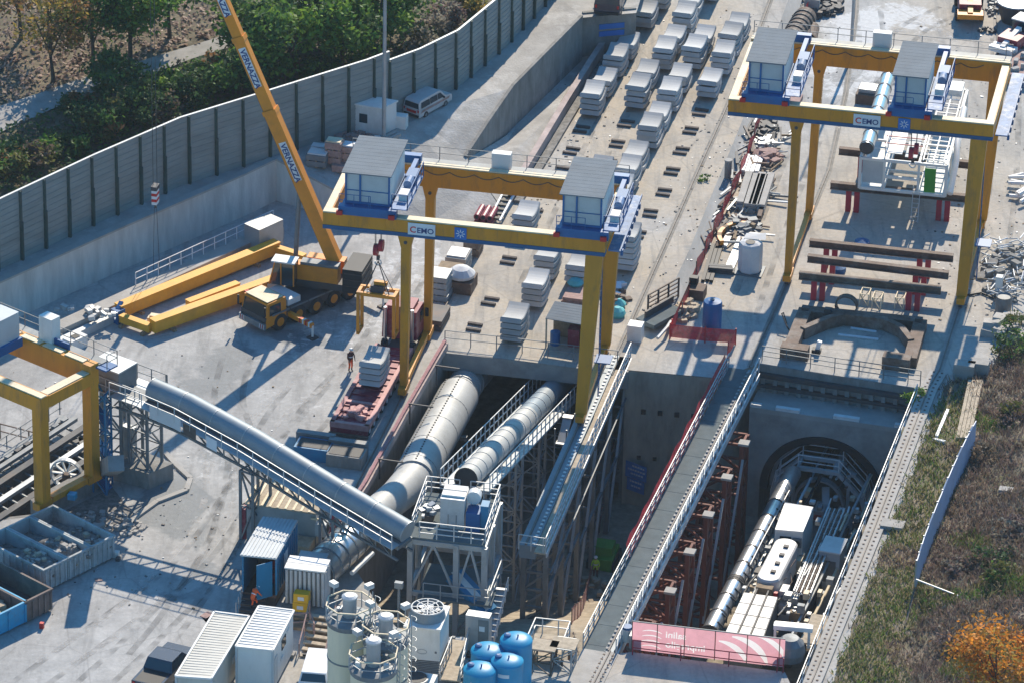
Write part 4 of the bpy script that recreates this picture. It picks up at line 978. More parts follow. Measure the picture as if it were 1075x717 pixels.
for i in range(9):                                                       # zigzag stair beside it
    z = z0 + i * 1.05; a, b = p + YD * (.9 if i % 2 else -.9), p + YD * (-.9 if i % 2 else .9); a = V(a.x, a.y, z); b = V(b.x, b.y, z + 1.05); w.bar(a, b, .6, .1, 'galv_light'); w.bar(b - XD * .35, b + XD * .35, .5, .08, 'galv_light')
for i, j in ((-.4, -1.2), (.4, -1.2), (.4, 1.2), (-.4, 1.2)): q = p + XD * i + YD * j; w.bar(V(q.x, q.y, z0 - .2), V(q.x, q.y, z0 + 9.6), .09, .09, 'galv')
w.build('stair_tower', o)

# ---- big diagonal conveyor with its curved tin cover
CV = [G(132, 398, 7.6), G(160, 408, 7.6), G(200, 425, 7.35), G(268, 462, 6.6), G(350, 512, 5.5), G(428, 558, 4.3)]
o = thing('covered_conveyor', 'long bluish tin covered conveyor slanting across the left yard to the conveyor tower', 'conveyor', V(CV[0].x, CV[0].y, 0))
w = MB(); w.tube(CV[1:], .72, 'conveyor_blue_grey', 24); w.build('tube_cover', o, smooth=True); hoops(o, CV[1:], .72, 2.6, 'galv', .07, r2=.02)
cd = V(CV[-1].x - CV[0].x, CV[-1].y - CV[0].y, 0).normalized(); cx = V(cd.y, -cd.x, 0)
w = MB(); lo = [p - UP * .75 + cx * .25 for p in CV]
for a, b in zip(lo, lo[1:]): w.bar(a, b, 1.5, .3, 'steel_grey')
for a, b in zip(lo, lo[1:]):
    for s in (-.75, .75): w.bar(a + cx * s - UP * .85, b + cx * s - UP * .85, .14, .14, 'steel_grey')
for (p, dd), (q, _) in zip(along(lo, 1.25), along(lo, 1.25)[1:]):
    for s in (-.75, .75): w.bar(p + cx * s, q + cx * s - UP * .85, .09, .09, 'steel_grey'); w.bar(q + cx * s, q + cx * s - UP * .85, .09, .09, 'steel_grey')
w.build('truss', o)
w = MB(); lo = [p - UP * .55 + cx * 1.25 for p in CV]
for a, b in zip(lo, lo[1:]): w.bar(a, b, .8, .06, 'galv')
railing(w, [p + cx * .4 for p in lo], 1.05, 1.3, .03, 'galv_light', 2); w.build('side_walkway', o)
w = MB(); a, b = CV[1], CV[2]
q = [p + cx * 1.66 - UP * .65 for p in (CV[1].lerp(CV[2], .35), CV[2], CV[2].lerp(CV[3], .1))]
for a, b in zip(q, q[1:]): w.quad(a - UP * .35, b - UP * .35, b + UP * .6, a + UP * .6, 'bag_white')
w.build('white_banner', o); w = MB(); a, b = CV[2].lerp(CV[3], .14) + cx * 1.68 - UP * .7, CV[2].lerp(CV[3], .34) + cx * 1.68 - UP * .7; w.quad(a - UP * .3, b - UP * .3, b + UP * .55, a + UP * .55, 'timber_dark'); w.build('dark_banner', o)
w = MB(); a, b = CV[2].lerp(CV[3], .5) + cx * 1.68 - UP * .7, CV[2].lerp(CV[3], .66) + cx * 1.68 - UP * .7; w.quad(a - UP * .3, b - UP * .3, b + UP * .5, a + UP * .5, 'sign_white'); w.build('sign_board', o)
for u, v, z in ((268, 490, 5.0), (352, 538, 3.9)):
    p = G(u, v, z); q = [V(p.x, p.y, 0) + cx * i + cd * j for i, j in ((-.9, -.5), (.9, -.5), (.9, .5), (-.9, .5))]; w = MB(); lattice(w, q, -.1, z, 2.2, 'steel_grey', .18, .1); w.build('support_leg', o)
# the block and tower carrying its left end
bk = [G(119, 487, 1.2), G(156, 497, 1.2), G(182, 486, 1.2), G(150, 473, 1.2)]
w = MB(); w.prism([V(p.x, p.y, 0) for p in bk], 1.2, 'concrete_old'); one(w, 'foundation_block', 'dark concrete foundation block under the lattice tower of the long conveyor', 'foundation')
o = thing('lattice_tower', 'grey lattice tower with a drive box carrying the left end of the long conveyor', 'tower', bk[0])
w = MB(); q = [G(136, 485, 1.2), G(155, 492, 1.2), G(170, 484, 1.2), G(150, 477, 1.2)]; lattice(w, q, 1.2, 6.3, 1.3, 'steel_grey', .18, .09); w.build('lattice', o)
w = MB(); q2 = [G(108, 494, 0), G(128, 498, 0), G(132, 484, 0), G(112, 481, 0)]; lattice(w, q2, 0, 6.6, 1.6, 'steel_grey', .2, .1); w.build('lattice', o)
w = MB(); c = G(119, 396, 7.4); w.cbox(c - UP * .6, 2.4, 1.8, 1.6, 'steel_grey', cd, -cx); w.cbox(c + UP * 1.0, 2.5, 1.9, .1, 'galv', cd, -cx); w.build('drive_box', o)
w = MB(); w.pbox(c - cd * 2.2 + cx * 1.0 - UP * .75, cd * 5.2, -cx * 2.9, 0, .08, 'galv'); railing(w, [c - cd * 2.2 + cx * 1.0 - UP * .7, c + cd * 3 + cx * 1.0 - UP * .7], 1.1, 1.2); railing(w, [c + cd * .5 - cx * 1.8 - UP * .7, c + cd * 3 - cx * 1.8 - UP * .7], 1.1, 1.2, .03, 'steel_grey'); w.build('platform', o)
w = MB(); c2 = G(136, 478, 1.2); w.cbox(c2, .9, .5, 2.2, 'galv', cd, -cx); w.build('electric_cabinet', o)
w = MB(); w.bar(G(112, 492, 1), G(122, 486, 6.6), 1.0, 1.0, 'steel_grey'); w.build('chute', o)
o = thing('stair_tower', 'blue scaffold stair tower behind the yellow leg of the small gantry crane', 'stair tower', G(106, 515))
w = MB(); q = [G(98, 516), G(112, 520), G(118, 508), G(104, 504)]; lattice(w, q, 0, 7.2, 1.2, 'container_blue', .12, .08)
for i in range(6):
    z = i * 1.2; a, b = q[0].lerp(q[3], .5), q[1].lerp(q[2], .5); a, b = (a, b) if i % 2 else (b, a); w.bar(a + UP * z, b + UP * (z + 1.2), .7, .1, 'deep_blue')
w.build('scaffold', o)

# ---- conveyor tower at the head of the pit
TD = 3.5
fl, frr, br, bl = G(431, 563, TD), G(509, 572, TD), G(529, 519, TD), G(448, 516, TD)
o = thing('conveyor_tower', 'grey steel transfer tower with two railed decks where both covered conveyors meet', 'tower', V(fl.x, fl.y, floor_z(fl)))
ax, ay = (frr - fl), (bl - fl); xx, yy = ax.normalized(), ay.normalized()
at = lambda a, b, z: V(fl.x, fl.y, 0) + ax * a + ay * b + UP * z
w = MB(); w.pbox(at(0, 0, TD), ax, ay, -.12, 0, 'plate_grey')
for b in (0, .33, .66, 1): w.bar(at(0, b, TD - .3), at(1, b, TD - .3), .2, .34, 'galv')
for a in (0, 1): w.bar(at(a, 0, TD - .3), at(a, 1, TD - .3), .2, .34, 'galv')
w.build('upper_deck', o)
w = MB(); railing(w, [at(.12, 0, TD), at(1, 0, TD), at(1, 1, TD), at(.6, 1, TD)], 1.15, 1.1, .035, 'galv_light', 3); railing(w, [at(0, .1, TD), at(0, 1, TD), at(.45, 1, TD)], 1.15, 1.1, .035, 'galv_light', 3); w.build('handrail', o)
for a, b in ((0, 0), (1, 0), (0, 1), (1, 1), (.62, 0), (0, .5), (1, .5)):
    w = MB(); p = at(a, b, 0); w.bar(V(p.x, p.y, floor_z(p) - .4), at(a, b, TD - .2), .34, .34, 'galv'); w.build('column', o)
w = MB()
for a, b, c_, e in ((0, 0, .62, 0), (.62, 0, 1, 0), (0, 0, 0, .5), (0, .5, 0, 1), (1, 0, 1, .5), (1, .5, 1, 1), (0, 1, 1, 1)):
    w.bar(at(a, b, -.4), at((a + c_) / 2, (b + e) / 2, TD - .4), .14, .14, 'galv'); w.bar(at(c_, e, -.4), at((a + c_) / 2, (b + e) / 2, TD - .4), .14, .14, 'galv')
    w.bar(at(a, b, -3.2), at(c_, e, -.6), .16, .16, 'steel_grey'); w.bar(at(a, b, -.55), at(c_, e, -.55), .24, .3, 'galv')
w.build('bracing', o)
w = MB(); w.pbox(at(.12, -.1, -.5), ax * 1.0, ay * .75, -.14, 0, 'plate_grey'); railing(w, [at(.2, -.1, -.5), at(1.1, -.1, -.5), at(1.12, .6, -.5)], 1.1, 1.1, .035, 'galv', 2); w.build('lower_deck', o)
w = MB(); c = at(.5, .42, TD); w.cbox(c, 1.55, 1.7, 2.1, 'galv_light', xx, yy); w.cbox(c + UP * 2.1 - yy * .25, 1.5, .6, .12, 'panel_white', xx, yy); w.cbox(c + UP * 2.1 + yy * .5, 1.5, .6, .12, 'panel_white', xx, yy)
for s in (-.26, .26): w.cbox(c + xx * s - yy * .86 + UP * .1, .04, .03, .9, 'steel_grey', xx, yy)
w.build('hopper_box', o)
w = MB(); c = at(.78, .36, TD); w.cbox(c, .9, 1.2, 1.3, 'deep_blue', xx, yy); w.cbox(c + xx * .7 + UP * .2, .5, .8, 1.6, 'container_blue', xx, yy); w.tube([c + UP * 1.9 + yy * .3 - xx * .1, c + UP * 1.9 + yy * .9 - xx * .1], .45, 'white_paint', 16); w.build('motor', o)
w = MB(); c = at(.15, .45, TD); w.cbox(c, .7, 1.4, .5, 'steel_brown', xx, yy); w.rubble(c + UP * .5, .6, .9, .3, 14, 'galv', (.1, .5)); w.build('drive_gear', o)
w = MB(); a, b = at(.55, .2, .4), at(1.08, -.05, -1.2); w.bar(a, b, 1.3, .5, 'container_blue'); w.bar(a + UP * .27, b + UP * .27, .5, .04, 'white_paint'); w.build('chute', o)
w = MB(); p, q = at(1.18, .25, -.5), at(1.12, -.35, floor_z(at(1.1, -.3, 0)) + .2)
w.bar(p, q, .8, .1, 'galv'); railing(w, [p + xx * .45, q + xx * .45], 1.0, .8, .03, 'galv_light'); railing(w, [p - xx * .45, q - xx * .45], 1.0, .8, .03, 'galv_light')
for i in range(10): w.bar(p.lerp(q, i / 10) - xx * .4 + UP * .1, p.lerp(q, i / 10) + xx * .4 + UP * .1, .25, .04, 'galv_light')
w.build('stair', o)

# ---- banner on the front fence
b0, b1 = G(663, 682), G(823, 701); bd = (b1 - b0).normalized(); bn = V(-bd.y, bd.x, 0); BL = (b1 - b0).length; bu = (UP + bn * .04).normalized()
o = thing('banner_fence', 'faded red banner with pale stripes and reversed lettering at the end of the pit', 'banner', b0)
w = MB()
for f in (0, .165, .345, .545, .755, .965): w.bar(b0 + bd * (BL * f) - bn * .03, b0 + bd * (BL * f) - bn * .03 + UP * 2.1, .05, .05, 'steel_brown')
w.bar(b0 + UP * 2.09, b1 + UP * 2.09, .06, .06, 'steel_grey'); w.build('banner_frame', o)
fc = lambda a, z: b0 + bd * a - bn * .022 + UP * z
def stripe_poly(cx_, cz, r, dr, a0, a1, sx, sz):
    n = 14; P_ = lambda t, r_: (min(BL - .08, cx_ + math.cos(t) * r_ * sx), min(2.0, max(.12, cz + math.sin(t) * r_ * sz)))
    ts = [a0 + (a1 - a0) * i / n for i in range(1, n)]; e = [dr * math.sin(PI * i / n) for i in range(1, n)]
    return [P_(t, r + k) for t, k in zip(ts, e)] + [P_(t, r - k) for t, k in reversed(list(zip(ts, e)))]
def text_tris(s_, size, x0, z0):
    """mirrored lettering as triangles in banner coordinates (the banner is seen from behind)"""
    cu = bpy.data.curves.new('t', 'FONT'); cu.body = s_; cu.size = size; cu.resolution_u = 3; cu.offset = .012; ob = bpy.data.objects.new('t', cu); COL.objects.link(ob)
    me = bpy.data.meshes.new_from_object(ob.evaluated_get(bpy.context.evaluated_depsgraph_get())); bpy.data.objects.remove(ob); me.calc_loop_triangles(); wd = max(v.co.x for v in me.vertices)
    P_ = [(x0 + wd - v.co.x, z0 + v.co.y) for v in me.vertices]; tris = [tuple(P_[i] for i in t.vertices) for t in me.loop_triangles]
    cnt = {}
    for p in me.polygons:
        for k in p.edge_keys: cnt[k] = cnt.get(k, 0) + 1
    return tris, [(P_[a_], P_[b_]) for (a_, b_), c_n in cnt.items() if c_n == 1]
def banner_cloth():
    polys = [stripe_poly(1.15 + j * .02, .1 + j * .36, .95, .1, .15 * PI, .8 * PI, .85, .42) for j in range(4)] + [stripe_poly(c_, -.3, r_, d_, .02 * PI, .52 * PI, .95, .85) for c_, r_, d_ in ((5.3, 2.0, .22), (6.1, 2.5, .26), (7.0, 3.0, .2))]
    tr_, segs = [], []
    for a_ in (text_tris('salini', .66, 2.1, 1.2), text_tris('impregilo', .66, 2.1, .5)): tr_ += a_[0]; segs += a_[1]
    for p in polys: segs += list(zip(p, p[1:] + p[:1]))
    rc_ = [(0, .06), (BL, .06), (BL, 2.06), (0, 2.06)]; segs += list(zip(rc_, rc_[1:] + rc_[:1])); pts, idx = [], {}
    def vid(p):
        k = (round(p[0], 4), round(p[1], 4))
        if k not in idx: idx[k] = len(pts); pts.append(V(*k))
        return idx[k]
    ed = [(vid(p), vid(q)) for p, q in segs]; ed = [e for e in ed if e[0] != e[1]]
    r = delaunay_2d_cdt(pts, ed, [], 0, 1e-4); w = MB()
    for f in r[2]:
        c = (r[0][f[0]] + r[0][f[1]] + r[0][f[2]]) / 3
        wh = any(inside(c, [V(*q) for q in p]) for p in polys) or any(intersect_point_tri_2d(c, V(*t[0]), V(*t[1]), V(*t[2])) for t in tr_)
        w.add([b0 + bd * r[0][i].x + UP * r[0][i].y for i in f], [(0, 1, 2)], 'banner_white' if wh else 'banner_red')
    w.build('banner_cloth', o)
banner_cloth()
guard('guardrail', 'dark low guardrail in front of the red banner', [G(664, 687), G(822, 706)], 1.05, 3.0, 'post_red', .03, 2)
# ================================================================ vehicles, people and things of the left yard
def wheel_part(parent, c, axis, r, wd, k_rim='steel_grey', name='wheel'):
    axis = Vector(axis).normalized(); c = Vector(c)
    w = MB(); w.tube([c - axis * wd / 2, c - axis * wd * .35, c + axis * wd * .35, c + axis * wd / 2], [r * .9, r, r, r * .9], 'tyre', 18); o = w.build(name, parent)
    w = MB(); w.tube([c - axis * (wd / 2 + .015), c + axis * (wd / 2 + .015)], r * .5, k_rim, 14); w.build('rim', o); return o
def person(base, face, label, top, legs, pose='stand', helmet='helmet_white', group=None):
    """one continuous skinned figure 1.78 m tall; face = direction it looks"""
    f = Fr(base, face); P_ = f.p
    if pose == 'stand': J = dict(hip=P_(0, 0, .93), ch=P_(.0, 0, 1.32), nk=P_(.02, 0, 1.5), hd=P_(.04, 0, 1.64), top=P_(.03, 0, 1.74), s=.2, el=(.04, .27, 1.14), hn=(.16, .24, .9), kn=(.03, .1, .5), ft=(-.03, .11, .08), kn2=(.03, -.1, .5), ft2=(-.02, -.13, .08))
    elif pose == 'stoop': J = dict(hip=P_(-.05, 0, .88), ch=P_(.2, 0, 1.2), nk=P_(.3, 0, 1.32), hd=P_(.42, 0, 1.42), top=P_(.5, 0, 1.5), s=.2, el=(.38, .24, .98), hn=(.55, .2, .8), kn=(.1, .1, .5), ft=(-.1, .1, .08), kn2=(.22, -.1, .55), ft2=(.2, -.12, .2))
    hip, ch, nk, hd, top_ = J['hip'], J['ch'], J['nk'], J['hd'], J['top']
    vs = [hip, hip.lerp(ch, .5), ch, nk, hd, top_]; rs = [(.155, .12), (.145, .11), (.17, .12), (.062, .06), (.1, .105), (.06, .07)]; es = [(0, 1), (1, 2), (2, 3), (3, 4), (4, 5)]
    def add(chain, start, rr):
        p = start
        for q, r in zip(chain, rr): vs.append(q); rs.append((r, r)); es.append((p, len(vs) - 1)); p = len(vs) - 1
    c_off = ch - f.o
    for sg in (1, -1):
        sh = ch + f.y * (.19 * sg) + UP * .07; el = f.p(J['el'][0], J['el'][1] * sg, J['el'][2]); hn = f.p(J['hn'][0], J['hn'][1] * sg, J['hn'][2])
        add([sh, el, hn, hn + (hn - el).normalized() * .13], 2, [.065, .05, .038, .03])
    for a, b, sg in (('kn', 'ft', 1), ('kn2', 'ft2', -1)):
        hj = hip + f.y * (.1 * sg) - UP * .06; kn, an = f.p(*J[a]), f.p(*J[b])
        add([hj, kn, an, an + f.x * .17 - UP * .04], 0, [.1, .07, .05, .045])
    me = bpy.data.meshes.new('person'); org = Vector(base); me.from_pydata([tuple(v - org) for v in vs], es, [])
    ob = bpy.data.objects.new('person', me); COL.objects.link(ob)
    sk = ob.modifiers.new('skin', 'SKIN'); sd = me.skin_vertices[0].data
    for i, r in enumerate(rs): sd[i].radius = r
    sd[0].use_root = True; ob.modifiers.new('sub', 'SUBSURF').levels = 1
    dg = bpy.context.evaluated_depsgraph_get(); nm = bpy.data.meshes.new_from_object(ob.evaluated_get(dg)); bpy.data.objects.remove(ob)
    ks = [top, legs, 'skin', 'black']
    nm.materials.clear()
    for k in ks: nm.materials.append(MATS[k])
    hz = hip.z - org.z + .02; nz = nk - org
    for p in nm.polygons:
        c = p.center; foot = min((c - (f.p(*J[b]) - org)).length for b in ('ft', 'ft2')); hand = min((c - (f.p(J['hn'][0], J['hn'][1] * s, J['hn'][2]) - org)).length for s in (1, -1))
        ax_ = (ch - hip).normalized(); hgt = (c - (hip - org)).dot(ax_)
        p.material_index = 3 if foot < .2 else 2 if hand < .14 or (c - (hd - org)).length < .15 else (1 if hgt < .03 and hand > .2 else 0)
    nm.shade_smooth()
    o = bpy.data.objects.new('person', nm); COL.objects.link(o); o.location = org; ORG[o.name] = org; tag(o, label, 'person', group)
    w = MB(); t = (top_ - hd).normalized(); w.tube([hd + t * .03, hd + t * .07, hd + t * .13, hd + t * .16], [.135, .13, .1, .03], helmet, 12)
    w.bar(hd + t * .045 + f.x * .08, hd + t * .045 + f.x * .18, .16, .02, helmet); w.build('helmet', o, smooth=True)
    w = MB(); e = hd + (nk - hd) * .02
    for s in (.035, -.035): w.cbox(e + f.x * .1 + f.y * s, .02, .022, .012, 'black', f.x, f.y)
    w.cbox(e + f.x * .115 - UP * .045, .03, .024, .04, 'skin', f.x, f.y); w.cbox(e + f.x * .1 - UP * .075, .012, .05, .01, 'dark_cloth', f.x, f.y); w.build('face', o)
    w = MB(); c = hip.lerp(ch, .55); a_ = (ch - hip).normalized(); w.tube([c - a_ * .03, c + a_ * .03], .175, 'sign_white', 14); w.build('reflective_band', o)
    return o

def car(name, label, cat, o, fwd, L, Wd, prof, glass, paint, wheels, r, extra=None):
    """prof: side outline (x from rear, z); widths shrink above the belt line"""
    f = Fr(o, fwd); t = thing(name, label, cat, o); belt = glass['belt']; ht = max(z for _, z in prof)
    wz = lambda z: Wd / 2 * (1 if z <= belt else 1 - .16 * (z - belt) / (ht - belt))
    w = MB(); n = len(prof); A = [f.p(x - L / 2, wz(z), z) for x, z in prof]; B = [f.p(x - L / 2, -wz(z), z) for x, z in prof]
    w.add(A + B, [tuple(range(n)), tuple(range(2 * n - 1, n - 1, -1))] + [(i, i + n, (i + 1) % n + n, (i + 1) % n) for i in range(n)], paint); w.build('body', t)
    for nm_, q in glass['side']:
        for s in (1, -1):
            w = MB(); w.poly([f.p(x - L / 2, s * (wz(z) + .012), z) for x, z in q], 'glass'); w.build(nm_, t)
    for nm_, (xa, za, xb, zb) in glass['cross']:
        w = MB(); d = V(xb - xa, 0, zb - za); nx, nz = (d.z, -d.x); l_ = math.hypot(nx, nz); nx, nz = nx / l_ * .015, nz / l_ * .015
        if nz < 0 and abs(nz) > .001: nx, nz = -nx, -nz
        if nm_ == 'rear_window': nx = -abs(nx)
        w.quad(f.p(xa - L / 2 + nx, wz(za) * .88, za + nz), f.p(xa - L / 2 + nx, -wz(za) * .88, za + nz), f.p(xb - L / 2 + nx, -wz(zb) * .88, zb + nz), f.p(xb - L / 2 + nx, wz(zb) * .88, zb + nz), 'glass'); w.build(nm_, t)
    for x in wheels:
        for s in (1, -1): wheel_part(t, f.p(x - L / 2, s * (Wd / 2 - .08), r), f.y, r, .2)
    for s in (1, -1):
        w = MB(); w.cbox(f.p(-L / 2 - .01, s * Wd * .42, belt - .3), .05, .16, .26, 'red', f.x, f.y); w.build('tail_light', t)
        w = MB(); w.cbox(f.p(L / 2 - .06, s * Wd * .38, belt - .32), .1, .3, .16, 'sign_white', f.x, f.y); w.build('headlight', t)
        w = MB(); w.cbox(f.p(L * .22, s * (Wd / 2 + .1), belt + .0), .12, .2, .16, 'black', f.x, f.y); w.build('mirror', t)
    w = MB(); w.cbox(f.p(-L / 2 - .02, 0, .35), .1, Wd * .9, .22, 'black', f.x, f.y); w.build('bumper', t)
    return t, f
VANP = [(0, .35), (4.9, .35), (4.95, .75), (4.85, 1.05), (4.0, 1.22), (3.35, 1.9), (3.1, 1.97), (.35, 1.95), (.08, 1.78), (0, 1.1)]
VANG = dict(belt=1.15, side=[('window', [(.3, 1.2), (1.6, 1.2), (1.6, 1.75), (.4, 1.75)]), ('window', [(1.68, 1.2), (2.75, 1.2), (2.75, 1.75), (1.68, 1.75)]), ('window', [(2.83, 1.2), (3.75, 1.2), (3.25, 1.75), (2.83, 1.75)])],
            cross=[('windscreen', (4.0, 1.24, 3.37, 1.87)), ('rear_window', (.02, 1.2, .08, 1.72))])
vb, vf = G(436.5, 119, 3.15), G(457, 107.5, 3.2)
t, f = car('van', 'silver minivan with red side stripes parked under the noise barrier', 'van', G(449, 115.5, 3.18), vf - vb, 4.95, 1.95, VANP, VANG, 'galv_light', (1.0, 3.95), .34); t.scale = (.78, .78, .78)
w = MB()
for s in (1, -1): w.poly([f.p(-2.3, s * .982, .75), f.p(1.9, s * .982, .75), f.p(2.2, s * .982, .98), f.p(-2.0, s * .982, 1.0)], 'brick_pink')
w.poly([f.p(-2.49, .55, .7), f.p(-2.49, -.55, .7), f.p(-2.49, -.6, .98), f.p(-2.49, .6, .98)], 'red'); w.build('red_stripe', t)
t, f = car('van', 'dark blue van on the terrace above the trough end wall', 'van', G(639, 16, 3.62) + V(.2, 1.7, 0), V(.15, 1, 0), 4.9, 2.0, VANP, VANG, 'car_blue', (1.0, 3.95), .36)
PICK = [(0, .45), (5.1, .45), (5.15, .8), (5.0, 1.05), (3.95, 1.15), (3.3, 1.72), (1.95, 1.75), (1.62, 1.12), (0, 1.12)]
PICKG = dict(belt=1.1, side=[('window', [(1.85, 1.15), (2.5, 1.15), (2.5, 1.6), (2.02, 1.6)]), ('window', [(2.58, 1.15), (3.6, 1.15), (3.2, 1.6), (2.58, 1.6)])], cross=[('windscreen', (3.93, 1.17, 3.33, 1.7)), ('rear_window', (1.65, 1.2, 1.92, 1.66))])
t, f = car('pickup_truck', 'dark blue pickup truck parked left of the cream container', 'pickup truck', G(173, 712), G(188, 690) - G(165, 715), 5.15, 1.95, PICK, PICKG, 'car_blue', (.95, 4.1), .38)
w = MB(); w.pbox(f.p(-2.5, -.82, 1.1), f.x * 1.5, f.y * 1.64, 0, .025, 'black'); w.build('load_bed', t)
SUV = [(0, .4), (4.3, .4), (4.35, .75), (4.2, .98), (3.2, 1.08), (2.55, 1.55), (2.2, 1.6), (.4, 1.58), (.1, 1.05), (0, .95)]
SUVG = dict(belt=1.02, side=[('window', [(.45, 1.06), (1.5, 1.06), (1.5, 1.46), (.6, 1.46)]), ('window', [(1.58, 1.06), (2.95, 1.06), (2.5, 1.46), (1.58, 1.46)])], cross=[('windscreen', (3.2, 1.1, 2.57, 1.52)), ('rear_window', (.11, 1.08, .36, 1.5))])
car('car', 'white hatchback parked beside the cream silos', 'car', G(334, 713), G(338, 697) - G(332, 718), 4.3, 1.8, SUV, SUVG, 'car_white', (.8, 3.5), .33)

# ---------------------------------------------------------------- mobile crane
fw = V(-.70, -.714, 0).normalized(); f = Fr(G(266, 347), fw)
o = thing('mobile_crane', 'orange mobile crane with a long telescopic boom raised over the yard', 'mobile crane', f.o, None)
B = lambda w, x0, x1, y0, y1, z0, z1, k: w.pbox(f.p(x1, y0, 0), f.x * (x0 - x1), f.y * (y1 - y0), z0, z1, k)
w = MB(); B(w, 0, -9.4, -1.25, 1.25, .75, 1.35, 'steel_dark'); B(w, -2.1, -9.4, -1.3, 1.3, 1.35, 1.5, 'steel_dark'); B(w, -2.2, -3.4, -1.1, 1.1, 1.5, 1.95, 'white_paint'); B(w, -8.6, -9.4, -1.3, 1.3, 1.5, 1.9, 'boom_orange'); w.build('chassis', o)
w = MB(); w.hexa([f.p(.05, -1.3, .55), f.p(.05, 1.3, .55), f.p(-1.9, 1.3, .8), f.p(-1.9, -1.3, .8), f.p(-.25, -1.2, 2.35), f.p(-.25, 1.2, 2.35), f.p(-1.9, 1.25, 2.4), f.p(-1.9, -1.25, 2.4)], 'boom_orange'); B(w, -.3, -1.8, -1.1, 1.1, 2.405, 2.45, 'crane_cream'); cb = w.build('driver_cab', o)
w = MB(); w.quad(f.p(-.035, -1.12, 1.35), f.p(-.035, 1.12, 1.35), f.p(-.225, 1.08, 2.2), f.p(-.225, -1.08, 2.2), 'glass'); w.build('windscreen', cb)
for s in (1, -1):
    w = MB(); w.quad(f.p(-.35, s * 1.275, 1.4), f.p(-1.4, s * 1.285, 1.4), f.p(-1.4, s * 1.265, 2.15), f.p(-.4, s * 1.25, 2.15), 'glass'); w.build('side_window', cb)
    w = MB(); w.cbox(f.p(.02, s * .95, .75), .12, .4, .2, 'white_paint', f.x, f.y); w.build('headlight', cb)
    w = MB(); w.bar(f.p(.15, s * 1.35, 1.6), f.p(.15, s * 1.35, 2.3), .12, .12, 'black'); w.build('mirror', cb)
w = MB(); B(w, .16, 0, -1.3, 1.3, .5, .95, 'steel_grey')
for i in range(5):
    for s in (-1, 1): w.quad(f.p(.165, s * (.75 + i * .1), .55), f.p(.165, s * (.8 + i * .1), .55), f.p(.165, s * (.85 + i * .1), .9), f.p(.165, s * (.8 + i * .1), .9), 'red' if i % 2 else 'sign_white')
w.build('bumper', cb)
for i, x in enumerate((-1.35, -3.1, -4.75, -6.4, -8.0)):
    for s in (1, -1): wheel_part(o, f.p(x, s * 1.08, .66), f.y, .66, .45, 'boom_orange')
    w = MB(); B(w, x + .78, x - .78, -1.36, 1.36, 1.36, 1.46, 'steel_grey'); w.build('mudguard', o)
for x, s in ((-2.2, 1), (-2.2, -1), (-8.9, 1), (-8.9, -1)):
    e = f.p(x, s * 3.6, 0); w = MB(); w.bar(f.p(x, s * .9, 1.0), e + UP * .95, .3, .32, 'boom_orange')
    for i in range(4): w.bar(f.p(x, s * (2.4 + i * .3), .98), f.p(x, s * (2.55 + i * .3), .98), .32, .34, 'sign_white' if i % 2 else 'red')
    w.bar(e + UP * .95, e + UP * .12, .13, .13, 'white_paint'); w.cbox(e, .6, .6, .1, 'steel_dark', f.x, f.y); w.build('outrigger', o)
piv = f.p(-6.0, 0, 1.5); bdx = V(-.97, .24, 0).normalized(); s_ = Fr(piv, bdx)
S = lambda w, x0, x1, y0, y1, z0, z1, k: w.pbox(s_.p(x0, y0, 0), s_.x * (x1 - x0), s_.y * (y1 - y0), z0, z1, k)
w = MB(); w.cyl(piv, 1.0, .25, 'steel_dark', 20); S(w, -2.2, 2.0, -1.25, 1.15, .25, .75, 'steel_dark'); S(w, -1.8, 1.6, .35, 1.15, .75, 1.9, 'boom_orange'); S(w, -1.8, .9, -1.3, -.5, .75, 1.7, 'boom_orange'); S(w, -1.8, .9, .36, 1.1, 1.903, 2.1, 'steel_grey'); w.build('turntable_body', o)
w = MB(); S(w, -3.6, -2.2, -1.35, 1.35, .3, 2.1, 'black')
for z in (.8, 1.3, 1.75): S(w, -3.63, -2.3, -1.38, 1.38, z, z + .06, 'steel_dark')
w.build('counterweight', o)
w = MB(); c = s_.p(2.0, 1.55, .6); w.hexa([c + s_.x * a + s_.y * b for a, b in ((-.9, -.5), (.9, -.5), (.9, .5), (-.9, .5))] + [c + s_.x * a + s_.y * b + UP * 1.7 for a, b in ((-.9, -.48), (.45, -.48), (.45, .48), (-.9, .48))], 'glass'); cb = w.build('operator_cab', o)
w = MB(); w.pbox(c - s_.x * 1.0 - s_.y * .55 + UP * 1.71, s_.x * 1.7, s_.y * 1.1, 0, .1, 'white_paint'); w.build('cab_roof', cb)
w = MB()
for a, b in ((-.9, .5), (.85, .5), (-.9, -.5), (.85, -.5), (0, .51)): w.bar(c + s_.x * a + s_.y * b, c + s_.x * (a if a < .5 else .45) + s_.y * b + UP * 1.7, .08, .08, 'boom_orange')
w.build('cab_frame', cb)
BP = s_.p(-1.3, 0, 2.0)
lo, hi = 20.0, 45.0                                                     # tip height that keeps the boom over the turntable's heading
for _ in range(40):
    z = (lo + hi) / 2; T = G(157, -178, z); q = T - BP; lo, hi = (z, hi) if q.y / -q.x > .24 / .97 else (lo, z)
bd_ = (T - BP).normalized(); BLN = (T - BP).length; bs = V(bd_.y, -bd_.x, 0).normalized(); bs = bs if bs.y < 0 else -bs; bt = bd_.cross(bs); bt = bt if bt.z > 0 else -bt
secs = [(0, .36, .72, .9), (.36, .53, .62, .8), (.53, .7, .54, .71), (.7, .86, .46, .62), (.86, 1.0, .4, .54)]
